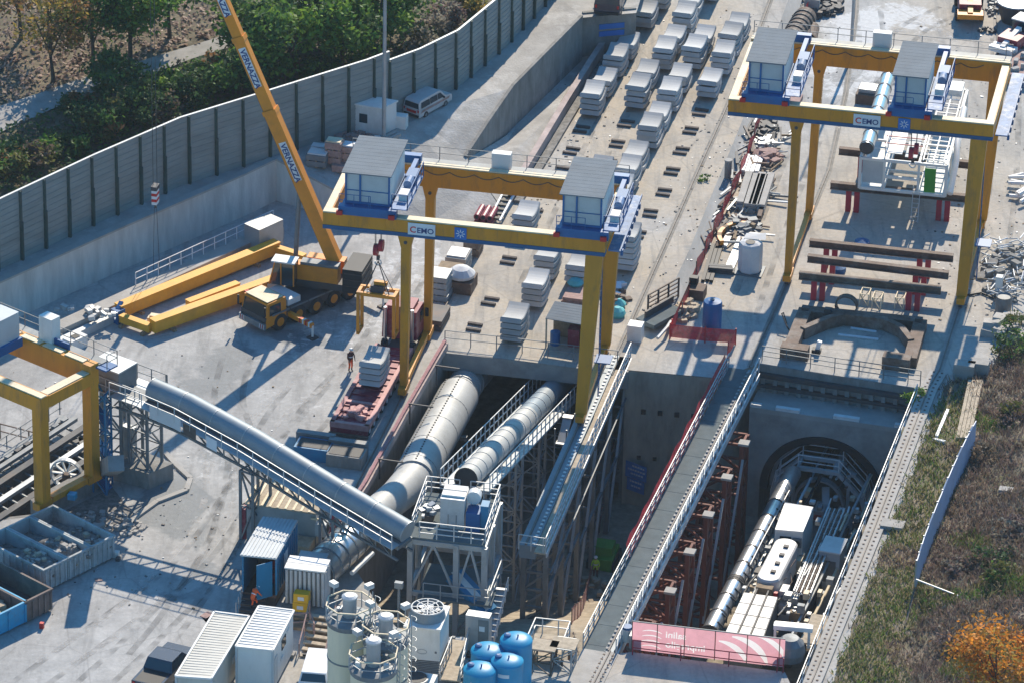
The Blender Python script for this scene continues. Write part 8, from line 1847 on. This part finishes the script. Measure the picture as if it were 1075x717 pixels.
o = thing('access_platform', 'pale walkway platform with steel handrails right of the cooling unit', 'platform', G(482, 690)); w = MB(); w.prism([G(474, 672, .5), G(492, 674, .5), G(483, 716, .5), G(462, 714, .5)], .1, 'wood_pale'); w.build('deck', o); w = MB(); railing(w, [G(462, 714, .6), G(474, 684, .6)], 1.1, .9, .03); railing(w, [G(483, 716, .6), G(492, 674, .6)], 1.1, .9, .03, 'galv', 3); w.build('handrail', o)
for u, v in ((476, 675), (490, 677), (480, 712), (466, 710)): w = MB(); w.cbox(G(u, v), .2, .2, .49, 'steel_grey'); w.build('leg', o)
w = MB(); w.rubble(G(490, 705), .8, 1.6, .5, 24, 'steel_grey', (.15, .5)); w.rubble(G(484, 692), .6, 1, .4, 10, 'steel_brown', (.15, .4)); one(w, 'scrap_heap', 'dark pipes and scrap left of the nearest blue tank', 'scrap heap')
w = MB(); c = G(418, 690); w.tube([c, c + UP * 5.2], .08, 'steel_grey', 8); w.cbox(c + UP * 5.0, .5, .3, .4, 'steel_grey'); one(w, 'mast', 'thin grey pole between the silos and the cooling unit', 'pole')
# ---- skips
def skip(label, corner, ex, ey, L, Wd, zt, k, kin, fill=None, ribs=10, group='waste skips'):
    """corner = right hand corner of the rim; ex along the long side, ey across"""
    o = thing('waste_skip', label, 'skip', dn(corner, 0), group); at = lambda a, b, z: dn(corner, 0) + ex * a + ey * b + UP * z; t = .09
    w = MB(); w.pbox(at(0, 0, 0), ex * L, ey * t, .15, zt, k); w.pbox(at(0, Wd - t, 0), ex * L, ey * t, .15, zt, k); w.pbox(at(0, t + .002, 0), ex * t, ey * (Wd - 2 * t - .004), .15, zt - .002, k); w.pbox(at(L - t, t + .002, 0), ex * t, ey * (Wd - 2 * t - .004), .15, zt - .002, k)
    for i in range(5): w.pbox(at(-.1, .1 + i * (Wd - .3) / 4, 0), ex * .1, ey * .12, .2, zt - .05, k)
    for i in range(ribs): w.pbox(at(.2 + i * (L - .5) / (ribs - 1), Wd, 0), ex * .12, ey * .09, .2, zt - .05, k)
    w.build('side_wall', o)
    w = MB(); w.pbox(at(t, t, 0), ex * (L - 2 * t), ey * (Wd - 2 * t), .12, .3, kin); w.pbox(at(.3, .4, 0), ex * (L - .6), ey * .2, 0, .11, 'steel_dark'); w.pbox(at(.3, Wd - .6, 0), ex * (L - .6), ey * .2, 0, .11, 'steel_dark'); w.build('floor', o)
    w = MB()
    for b in (-.05, Wd - t - .02): w.pbox(at(-.05, b, zt), ex * (L + .1), ey * .15, .003, .12, k)
    for a in (-.05, L - t - .02): w.pbox(at(a, .12, zt), ex * .15, ey * (Wd - .24), .003, .12, k)
    w.build('rim', o)
    return at
ex, ey = (G(55.6, 531, 1.6) - G(120, 563, 1.6)), (G(45, 600, 1.6) - G(120, 563, 1.6)); LX, LY = ex.length, ey.length; ex.normalize(); ey.normalize()
C0 = G(120, 563, 1.6)
for i, lab in enumerate(('grey open skip of rubble, the rear one of three side by side', 'grey open skip of rubble, the middle one of three side by side', 'grey open skip of rubble, the nearest of three side by side')):
    at = skip(lab, C0 + ey * (LY / 3 * i), ex, ey, LX, LY / 3 - .06, 1.6, 'skip_grey', 'steel_dark')
    w = MB(); m_ = at(LX * .3, LY / 6, .3); 
    n_, mm = 14, 8; hz = lambda a, b: .62 + (.95 if i else .7) * math.exp(-((a / LX - .3) ** 2) / .16) * (.75 + .25 * math.sin(b * 3)) + .18 * noise.noise(V(a * 1.7, b * 1.7, i * 9))
    pts = [[at(.12 + (LX - .24) * a / n_, .12 + (LY / 3 - .3) * b / mm, max(.31, min(1.45, hz((LX - .24) * a / n_, (LY / 3) * b / mm)))) for b in range(mm + 1)] for a in range(n_ + 1)]
    for a in range(n_):
        for b in range(mm): w.quad(pts[a][b], pts[a + 1][b], pts[a + 1][b + 1], pts[a][b + 1], 'rubble')
    for _ in range(90): p = random.choice(random.choice(pts[:8])); e = rnd(.1, .35); w.cbox(p - UP * .05 + V(rnd(-.1, .1), rnd(-.1, .1), 0), e, e * rnd(.5, 1.2), e * .6, random.choice(['rubble', 'concrete_light', 'concrete_old', 'wood_pale']), V(math.cos(e * 40), math.sin(e * 40), 0), V(-math.sin(e * 40), math.cos(e * 40), 0))
    one(w, 'rubble_load', 'rubble filling the %s of the three grey skips' % ('rear', 'middle', 'nearest')[i], 'rubble')
C1 = G(54.7, 619, 1.5); skip('empty brown open skip in front of the three grey skips', C1, ex, ey, LX, 2.3, 1.5, 'skip_brown', 'steel_dark', ribs=6)
C2 = G(28, 632, 1.5); at = skip('bright blue skip of broken boards at the left edge', C2 , ex, ey, 3.4, 5.8, 1.5, 'skip_blue', 'deep_blue', ribs=3)
w = MB(); w.rubble(at(1.7, 2.6, .9), 1.3, 2.3, .7, 60, 'wood_pale', (.3, 1.1)); w.rubble(at(1.7, 2.6, .8), 1.3, 2.3, .7, 30, 'brick_pink', (.2, .7)); one(w, 'rubble_load', 'broken boards and plaster heaped in the bright blue skip', 'rubble')
w = MB(); w.cbox(G(121, 584), .5, .35, .4, 'panel_white'); w.cbox(G(124, 588), .25, .3, .25, 'steel_dark'); one(w, 'block', 'small pale block lying at the corner of the rear grey skip', 'block')
w = MB(); w.cbox(G(44, 659), .25, .25, .4, 'red'); one(w, 'can', 'small red can beside the bright blue skip', 'can')
w = MB(); w.bar(G(100, 609) + UP * .03, G(107, 608) + UP * .03, .4, .05, 'brick_pink'); one(w, 'board', 'small reddish board on the ground in front of the grey skips', 'board')
# ---- conveyors and reel in the left trench
o = thing('trench_conveyor', 'low grey conveyor line with pipes crossing the trench behind the small gantry', 'conveyor', G(0, 520)); a, b = G(-50, 548, .6), G(96, 452, .6); d = (b - a).normalized(); s = V(d.y, -d.x, 0)
w = MB()
for j, (off, z, wd) in enumerate(((-2.2, .3, .5), (-1.3, .5, .35), (-.4, .2, .5), (.6, -.2, .4), (1.5, -.6, .5))): w.bar(a + s * off + UP * z, b + s * off + UP * z, wd, .25, ('steel_grey', 'steel_grey', 'steel_dark', 'galv', 'steel_dark')[j])
for p, dd in along([a, b], 1.0):
    w.bar(p - s * 2.4 + UP * .2, p + s * 1.7 - UP * .6, .12, .12, 'steel_grey')
    if random.random() < .8: w.cbox(p - s * 1.7 + UP * .45, .3, .5, .22, random.choice(['galv', 'steel_grey', 'steel_dark']), s, d)
w.build('belt_frame', o); w = MB(); railing(w, [a - s * 2.6 + UP * .4, b - s * 2.6 + UP * .4], 1.0, 1.5, .03, 'steel_grey'); w.build('handrail', o)
for p, dd in along([a, b], 3.0): w = MB(); w.bar(dn(p, -4.2), p - UP * .2, .3, .3, 'steel_dark'); w.bar(dn(p + s * 1.5, -4.2), p + s * 1.5 - UP * .7, .3, .3, 'steel_dark'); w.build('support', o)
c = G(70, 497, .9); o = thing('cable_reel', 'pale spoked cable reel between the legs of the small gantry crane', 'cable reel', dn(c, -4)); w = MB(); n = 20; P_ = lambda a, r: c + XD * (math.cos(a) * r) + UP * (math.sin(a) * r)
for i in range(n): w.bar(P_(2 * PI * i / n, 1.05), P_(2 * PI * (i + 1) / n, 1.05), .35, .1, 'galv_light')
for i in range(10): w.bar(P_(2 * PI * i / 10, .2), P_(2 * PI * i / 10, 1.05), .2, .08, 'panel_white')
w.build('wheel', o); w = MB(); w.bar(dn(c, -4.1), c, .5, .4, 'steel_brown'); w.build('stand', o)
w = MB(); w.cbox(G(76, 523, 1.2), .5, .5, .4, 'skip_blue'); one(w, 'drum', 'small blue drum on the wall beneath the small gantry crane', 'drum')
w = MB(); w.rubble(G(108, 550), 3.0, 1.6, .3, 80, 'concrete_light', (.15, .5)); one(w, 'debris_heap', 'pale debris scattered in the shade behind the grey skips', 'debris heap')
w = MB(); w.prism([G(60, 540), G(118, 512), G(140, 540), G(112, 563)], .05, 'rubble'); kind(w.build('mud_patch'), 'structure')
# ---- loose grit and small litter on the concrete
w = MB()
for _ in range(1500):
    q = random.random()
    if q < .3: a, b, sp = G(536, 230), G(672, 0), 2.0
    elif q < .55: a, b, sp = G(690, 330), G(830, 20), 2.5
    elif q < .8: a, b, sp = G(1012, 330), G(1045, 10), 2.5
    elif q < .86: a, b, sp = G(60, 365), G(330, 500), 14
    else: a, b, sp = G(100, 640), G(250, 500), 8
    p = a.lerp(b, random.random()) + XD * random.gauss(0, 1) * sp + YD * rnd(-2, 2)
    if inside(p, PIT) or inside(p, TRENCH): continue
    e = rnd(.03, .13); w.cbox(p, e, e * rnd(.5, 2), e * .5, random.choice(['concrete_light', 'concrete_old', 'steel_dark', 'wood', 'rubble', 'galv_light']), V(math.cos(e * 60), math.sin(e * 60), 0), V(-math.sin(e * 60), math.cos(e * 60), 0))
kind(w.build('loose_grit', org=(0, 0, 0)), 'stuff')
# ---- tyre tracks of dust and damp on the yard
def track_mat(name, col, amt):
    mat(name, col, .9, var=.2, scale=2, spec=.1); t = MATS[name].node_tree; n = t.nodes; l = t.links; geo = n.new('ShaderNodeNewGeometry'); tx = n.new('ShaderNodeTexNoise'); tx.inputs['Scale'].default_value = .8; tx.inputs['Detail'].default_value = 8; l.new(geo.outputs['Position'], tx.inputs['Vector'])
    r = n.new('ShaderNodeMapRange'); r.inputs[1].default_value = .42; r.inputs[2].default_value = .62; r.inputs[4].default_value = amt; l.new(tx.outputs['Fac'], r.inputs[0]); tr = n.new('ShaderNodeBsdfTransparent'); ms = n.new('ShaderNodeMixShader'); l.new(r.outputs[0], ms.inputs[0]); l.new(tr.outputs[0], ms.inputs[1]); l.new(n['Principled BSDF'].outputs[0], ms.inputs[2]); l.new(ms.outputs[0], n['Material Output'].inputs['Surface'])
track_mat('track_damp', (0.24, 0.235, 0.225), .38); track_mat('track_dust', (0.62, 0.6, 0.57), .6)
w = MB(); lv = 0
for px_, k in (([(20, 725), (110, 660), (200, 590), (262, 505), (330, 440), (400, 350), (440, 270)], 'track_damp'), ([(90, 725), (160, 660), (228, 585), (250, 520), (300, 430), (352, 375)], 'track_damp'), ([(50, 700), (140, 640), (215, 560), (232, 500), (215, 440), (160, 400), (90, 400)], 'track_dust'), ([(230, 500), (290, 430), (370, 370), (420, 300), (450, 250)], 'track_dust'), ([(150, 690), (190, 640), (238, 560), (255, 480), (240, 420), (250, 370)], 'track_damp'),
               ([(905, 90), (930, 60), (960, 30), (1000, 10)], 'track_damp'), ([(880, 120), (905, 90), (915, 50), (910, 0)], 'track_damp'), ([(1005, 95), (1000, 60), (975, 35), (930, 25)], 'track_dust'), ([(1030, 330), (1050, 220), (1056, 120), (1055, 30)], 'track_damp'), ([(780, 330), (800, 270), (826, 200), (850, 140)], 'track_damp'), ([(560, 300), (600, 215), (640, 130), (690, 40)], 'track_damp')):
    P_ = [G(u, v) for u, v in px_]; sm = []
    for i in range(len(P_) - 1):
        a, b, c, d = P_[max(i - 1, 0)], P_[i], P_[i + 1], P_[min(i + 2, len(P_) - 1)]
        for j in range(8): t_ = j / 8; sm.append(.5 * ((2 * b) + (c - a) * t_ + (2 * a - 5 * b + 4 * c - d) * t_ ** 2 + (3 * b - a - 3 * c + d) * t_ ** 3))
    for off in (-.95, .95):
        lv += 1; z = UP * (.004 + .0006 * lv); l1, l2 = offset_poly(sm, off - .22), offset_poly(sm, off + .22)
        for i in range(len(sm) - 1): w.quad(l1[i] + z, l2[i] + z, l2[i + 1] + z, l1[i + 1] + z, k)
kind(w.build('tyre_tracks', org=(0, 0, 0)), 'structure')
# ================================================================ trees, shrubs and ground cover
def leafmat(name, col, var=.35):
    m = bpy.data.materials.new(name); m.use_nodes = True; n = m.node_tree.nodes; l = m.node_tree.links; b = n['Principled BSDF']; b.inputs['Roughness'].default_value = .6; b.inputs['Specular IOR Level'].default_value = .25
    geo = n.new('ShaderNodeNewGeometry'); t = n.new('ShaderNodeTexNoise'); t.inputs['Scale'].default_value = 1.6; t.inputs['Detail'].default_value = 4; l.new(geo.outputs['Position'], t.inputs['Vector'])
    r = n.new('ShaderNodeMapRange'); r.inputs[1].default_value = .3; r.inputs[2].default_value = .7; r.inputs[3].default_value = 1 - var; r.inputs[4].default_value = 1 + var; l.new(t.outputs['Fac'], r.inputs[0])
    mx = n.new('ShaderNodeMix'); mx.data_type = 'RGBA'; mx.blend_type = 'MULTIPLY'; mx.inputs[0].default_value = 1; mx.inputs[6].default_value = (*col, 1); l.new(r.outputs[0], mx.inputs[7]); l.new(mx.outputs[2], b.inputs['Base Color'])
    tr = n.new('ShaderNodeBsdfTranslucent'); l.new(mx.outputs[2], tr.inputs['Color']); ms = n.new('ShaderNodeMixShader'); ms.inputs[0].default_value = .4
    l.new(b.outputs[0], ms.inputs[1]); l.new(tr.outputs[0], ms.inputs[2]); l.new(ms.outputs[0], n['Material Output'].inputs['Surface']); MATS[name] = m
leafmat('leaf_dark', (0.065, 0.12, 0.038)); leafmat('leaf_green', (0.109, 0.203, 0.036)); leafmat('leaf_bright', (0.203, 0.319, 0.043)); leafmat('leaf_olive', (0.145, 0.145, 0.043)); leafmat('leaf_yellow', (0.406, 0.275, 0.058)); leafmat('leaf_rust', (0.290, 0.145, 0.058)); leafmat('leaf_orange', (0.725, 0.290, 0.036)); leafmat('leaf_litter', (0.435, 0.304, 0.232)); leafmat('brush_brown', (0.189, 0.138, 0.094)); leafmat('brush_mauve', (0.217, 0.152, 0.131)); leafmat('brush_grey', (0.290, 0.261, 0.203)); leafmat('grass_green', (0.145, 0.217, 0.051)); leafmat('grass_dry', (0.348, 0.290, 0.160))
def leaf(w, p, s, k, up=.4, elong=1.6):
    a = V(rnd(-1, 1), rnd(-1, 1), rnd(-.6, .6)).normalized(); nrm = V(rnd(-1, 1), rnd(-1, 1), rnd(-.5, 1) + up).normalized(); b = nrm.cross(a)
    if b.length < .05: return
    b.normalize(); a = b.cross(nrm); a *= s * elong * .5; b *= s * .5
    w.add([p - a, p - b * .8, p + a, p + b * .8], [(0, 1, 2, 3)], k)
def crown(w, c, rx, ry, rz, n, s, mix, clumps=16, gap=.8):
    cl = []
    for i in range(clumps):
        while True:
            d = V(rnd(-1, 1), rnd(-1, 1), rnd(-1, 1))
            if .25 < d.length < 1: break
        d = d.normalized() * (d.length ** .4); cl.append((c + V(d.x * rx, d.y * ry, d.z * rz) * .78, rnd(.22, .42), random.choices([m for m, _ in mix], [q for _, q in mix])[0]))
    for i in range(n):
        q, r, k = random.choice(cl); d = V(random.gauss(0, 1), random.gauss(0, 1), random.gauss(0, 1)) * r * .62
        p = q + V(d.x * rx, d.y * ry, d.z * rz * gap)
        leaf(w, p, s * rnd(.6, 1.3), k if random.random() < .75 else random.choices([m for m, _ in mix], [q_ for _, q_ in mix])[0])
def tree(label, base, h, r, mix, n, s, name='tree', trunk_h=None, group=None, cat='tree', clumps=16, rz=None):
    o = thing(name, label, cat, base, group); rz = rz or (h - (trunk_h or h * .25)) / 2; c = base + UP * (h - rz)
    w = MB(); tr = max(.07, h * .018); top = base + UP * (h * .72) + V(rnd(-.3, .3), rnd(-.3, .3), 0); midp = base.lerp(top, .5) + V(rnd(-.2, .2), rnd(-.2, .2), 0)
    w.tube([base - UP * .3, base + UP * .3, midp, top], [tr * 1.5, tr * 1.1, tr * .8, tr * .3], 'bark', 7)
    for i in range(7):
        a = i * 2.4 + rnd(-.3, .3); z = rnd(.28, .65); p = base.lerp(top, z); q = c + V(math.cos(a) * r * rnd(.5, .85), math.sin(a) * r * rnd(.5, .85), rz * rnd(-.3, .7)); m_ = p.lerp(q, .5) + UP * rnd(.1, .5)
        w.tube([p, m_, q], [tr * .55, tr * .35, tr * .12], 'bark', 5); e = m_ + V(rnd(-1, 1), rnd(-1, 1), rnd(.3, 1)) * r * .35; w.tube([m_, e], [tr * .25, tr * .08], 'bark', 4)
    w.build('trunk', o); w = MB(); crown(w, c, r, r, rz, n, s, mix, clumps); w.build('crown', o); return o
GRN = [('leaf_dark', 3), ('leaf_green', 5), ('leaf_bright', 3)]; DRK = [('leaf_dark', 6), ('leaf_green', 3)]; YEL = [('leaf_yellow', 5), ('leaf_rust', 4), ('leaf_olive', 3)]; OLV = [('leaf_olive', 4), ('leaf_dark', 3), ('leaf_green', 3), ('leaf_rust', 1)]
GT = 'trees on the slope behind the noise barrier'; hb = lambda u, v: onhill(u, v, hill_z)
TREES = [('half bare yellow and rust tree beside the shaded path at the upper left', (56, 86), 8.5, 3.4, YEL, 1500, .26), ('olive brown tree right of the half bare yellow tree', (98, 74), 8.0, 3.0, OLV, 2400, .28), ('tall green tree with a clear dark trunk above the bend of the path', (137, 70), 9.5, 3.4, GRN, 3400, .3), ('green tree at the top edge left of the crane boom', (178, 40), 8.0, 2.8, GRN, 2800, .3),
         ('bright green tree just right of the crane boom', (262, 66), 5.5, 2.6, GRN, 2800, .28), ('large bright green tree behind the barrier left of the mast', (300, 100), 7.5, 3.0, GRN, 3600, .3), ('green tree between the crane boom and the mast, higher up the slope', (322, 60), 7.0, 2.9, GRN, 3200, .3), ('dense green tree behind the mast', (362, 88), 7.4, 2.8, GRN, 3200, .3), ('yellowish green tree at the top edge left of the mast', (352, 40), 6.5, 2.6, [('leaf_bright', 4), ('leaf_green', 4), ('leaf_yellow', 1)], 2600, .3), ('dark green tree right of the mast', (402, 62), 7.0, 2.7, DRK + [('leaf_bright', 2)], 2800, .3), ('green tree at the top edge right of the mast', (425, 40), 7.0, 2.5, GRN, 2400, .3), ('dark tree in the shade below the crane boom plates', (252, 108), 4.6, 2.3, DRK, 2200, .28),
         ('bluish dark bushy tree covering the path bend', (118, 112), 4.2, 2.4, DRK, 2400, .26), ('yellow leaved tree at the top left corner', (22, 40), 7.5, 3.0, YEL, 900, .26)]
for lab, (u, v), h, r, mix, n, s in TREES: tree(lab, hb(u, v), h, r, mix, n, s, group=GT, clumps=22)
SHR = [((8, 182), 1.7, 1.6, OLV), ((34, 176), 1.7, 1.5, [('brush_brown', 4), ('leaf_olive', 3)]), ((48, 166), 1.6, 1.5, GRN), ((72, 162), 1.6, 1.5, DRK), ((92, 142), 2.8, 1.8, DRK), ((112, 146), 3.0, 1.9, OLV), ((134, 136), 3.2, 2.0, DRK + [('leaf_green', 3)]), ((152, 124), 3.2, 1.9, DRK), ((170, 132), 2.4, 1.5, [('brush_brown', 3), ('leaf_dark', 3)]), ((172, 108), 2.8, 1.8, GRN), ((198, 112), 2.8, 1.7, DRK), ((206, 100), 2.6, 1.7, GRN), ((226, 96), 3.0, 1.7, OLV), ((240, 88), 2.4, 1.6, GRN), ((84, 122), 1.8, 1.4, [('leaf_dark', 4), ('leaf_rust', 1)]), ((20, 166), 1.3, 1.4, OLV), ((440, 60), 2.4, 1.6, [('brush_grey', 4), ('leaf_olive', 2)]), ((462, 34), 2.6, 1.9, [('brush_grey', 4), ('brush_mauve', 3)]), ((488, 14), 2.2, 1.6, [('leaf_olive', 4), ('leaf_yellow', 2)]), ((270, 92), 2.6, 1.6, DRK), ((335, 92), 3.0, 1.8, DRK), ((384, 78), 3.0, 1.7, GRN), ((280, 40), 3.0, 1.8, GRN), ((300, 24), 2.6, 1.6, OLV)]
KN = {'leaf_olive': 'olive', 'brush_brown': 'brown', 'leaf_dark': 'dark', 'brush_grey': 'grey brown'}
for i, ((u, v), h, r, mix) in enumerate(SHR):
    where = 'by the left edge' if u < 60 else 'below the shaded path' if u < 165 else 'below the sunlit path' if u < 245 else 'between the crane boom and the mast' if u < 400 else 'on the rocky bank right of the mast'
    o = thing('shrub', f'{KN.get(mix[0][0], "green")} shrub on the slope {where}, number of its kind uncertain'.replace(', number of its kind uncertain', ''), 'shrub', hb(u, v), 'shrubs on the slope behind the noise barrier'); w = MB(); b = hb(u, v)
    for j in range(5): a = rnd(0, 6.28); w.tube([b - UP * .2, b + V(math.cos(a) * r * .5, math.sin(a) * r * .5, h * .6)], [.06, .02], 'bark', 4)
    w.build('stems', o); w = MB(); crown(w, b + UP * h * .5, r, r, h * .55, 1100, .24, mix, 10); w.build('foliage', o)
# ground cover on the slope: leaf litter and undergrowth
w = MB()
for _ in range(9000):
    u, v = rnd(-20, 500), rnd(-40, 205); p = onhill(u, v, hill_z); d = bdist(p)
    if d < .5: continue
    onpath = any(min(a_[0], b_[0]) <= u <= max(a_[0], b_[0]) and blend(a_[2], b_[2], (u - a_[0]) / (b_[0] - a_[0])) - 2 < v < blend(a_[1], b_[1], (u - a_[0]) / (b_[0] - a_[0])) + 2 for a_, b_ in zip(pl, pl[1:]))
    if onpath: continue
    nz = noise.noise(V(p.x * .12, p.y * .12, 1)); above = v < blend(112, 12, u / 320)
    k = (('leaf_litter' if nz > -.25 else 'leaf_olive') if above else random.choice(['leaf_dark', 'leaf_olive', 'brush_brown', 'leaf_dark', 'leaf_green'])) if u < 230 else random.choice(['leaf_dark', 'leaf_green', 'leaf_olive', 'brush_brown'])
    for j in range(3 if not above else 2): leaf(w, p + V(rnd(-.4, .4), rnd(-.4, .4), rnd(.02, .15 if above else .7)), rnd(.16, .34), k, up=1.0)
o = w.build('undergrowth', org=(0, 0, 0)); kind(o, 'stuff')
# brush and grass on the right bank
w = MB(); g = MB()
def blade(m, p, h, k, wd=.05):
    a = rnd(0, 6.28); d = V(math.cos(a), math.sin(a), 0); t = p + V(rnd(-.8, .8), rnd(-.8, .8), 1) * h; m.add([p - d * wd, p + d * wd, t + d * wd * .3, t - d * wd * .3], [(0, 1, 2, 3)], k)
for _ in range(15000):
    u, v = rnd(850, 1085), rnd(335, 725); p = G(u, v)
    if kdist(p) < .3: continue
    p = onhill(u, v, bank_z); d = kdist(p)
    if d < .4: continue
    nz = noise.noise(V(p.x * .22, p.y * .22, 5)); left = u < blend(1022, 958, (v - 470) / 150) if v > 440 else u < 1015
    if left:
        green = nz > -.3
        for j in range(3): blade(g, p + V(rnd(-.3, .3), rnd(-.3, .3), 0), rnd(.12, .4), random.choice(['grass_green', 'grass_dry', 'leaf_olive']) if green else random.choice(['grass_dry', 'brush_brown', 'brush_mauve']), .045)
    else:
        k = random.choice(['brush_brown', 'brush_mauve', 'brush_mauve', 'brush_grey']) if nz < .22 else random.choice(['leaf_olive', 'grass_dry', 'leaf_green', 'brush_brown']); hh = rnd(.2, .6) * (1 + .5 * nz)
        for j in range(4): blade(w, p + V(rnd(-.3, .3), rnd(-.3, .3), 0), hh * rnd(.5, 1.2), k, .035)
        if random.random() < .35: leaf(w, p + UP * hh * .6, rnd(.1, .25), k)
o = w.build('dry_brush', org=(0, 0, 0)); kind(o, 'stuff'); o = g.build('grass', org=(0, 0, 0)); kind(o, 'stuff')
kb = lambda u, v: onhill(u, v, bank_z)
BSH = [((1060, 372), 1.6, 1.6, [('leaf_green', 4), ('leaf_dark', 3), ('leaf_olive', 2)], 'green bush at the top of the bank'), ((1072, 352), 1.8, 1.5, [('leaf_olive', 4), ('leaf_green', 2)], 'olive bush below the heap of white pipes'), ((1040, 590), 1.4, 1.5, [('leaf_dark', 3), ('brush_brown', 3)], 'dark brushy bush in the middle of the brown bank'), ((1060, 560), 1.2, 1.3, [('brush_mauve', 4), ('brush_grey', 2)], 'mauve brown bush above the dark bush on the bank'), ((1050, 610), 1.2, 1.2, [('leaf_olive', 3), ('leaf_green', 2)], 'olive bush just below the dark bush on the bank'), ((1000, 680), 1.1, 1.3, [('brush_mauve', 4), ('brush_brown', 3)], 'mauve brown bush left of the orange tree'), ((1030, 480), 1.1, 1.3, [('brush_brown', 4), ('brush_grey', 2)], 'brown bush right of the top of the blue fence'), ((962, 420), .7, .9, [('leaf_bright', 4), ('leaf_green', 2)], 'small bright green bush beside the rail beam'), ((1066, 440), 1.2, 1.4, [('leaf_olive', 3), ('brush_mauve', 3)], 'olive brown bush near the right edge above the brush'), ((1000, 600), .9, 1.1, [('brush_grey', 3), ('brush_mauve', 3)], 'low grey brown bush right of the blue fence')]
for (u, v), h, r, mix, lab in BSH:
    b = kb(u, v); o = thing('shrub', lab, 'shrub', b); w = MB()
    for j in range(6): a = rnd(0, 6.28); w.tube([b - UP * .2, b + V(math.cos(a) * r * .6, math.sin(a) * r * .6, h * .7)], [.05, .015], 'bark', 4)
    w.build('stems', o); w = MB(); crown(w, b + UP * h * .45, r, r, h * .6, 700, .17, mix, 10); w.build('foliage', o)
tree('bright orange leaved tree at the bottom right corner', kb(1046, 742), 5.6, 3.1, [('leaf_orange', 8), ('leaf_yellow', 3), ('leaf_rust', 2)], 3800, .2, trunk_h=1.0, clumps=26)

b = G(738, 190); o = thing('weed', 'small green weed growing beside the crane rail', 'plant', b); w = MB(); crown(w, b + UP * .3, .45, .45, .4, 90, .16, GRN, 6); w.build('foliage', o)
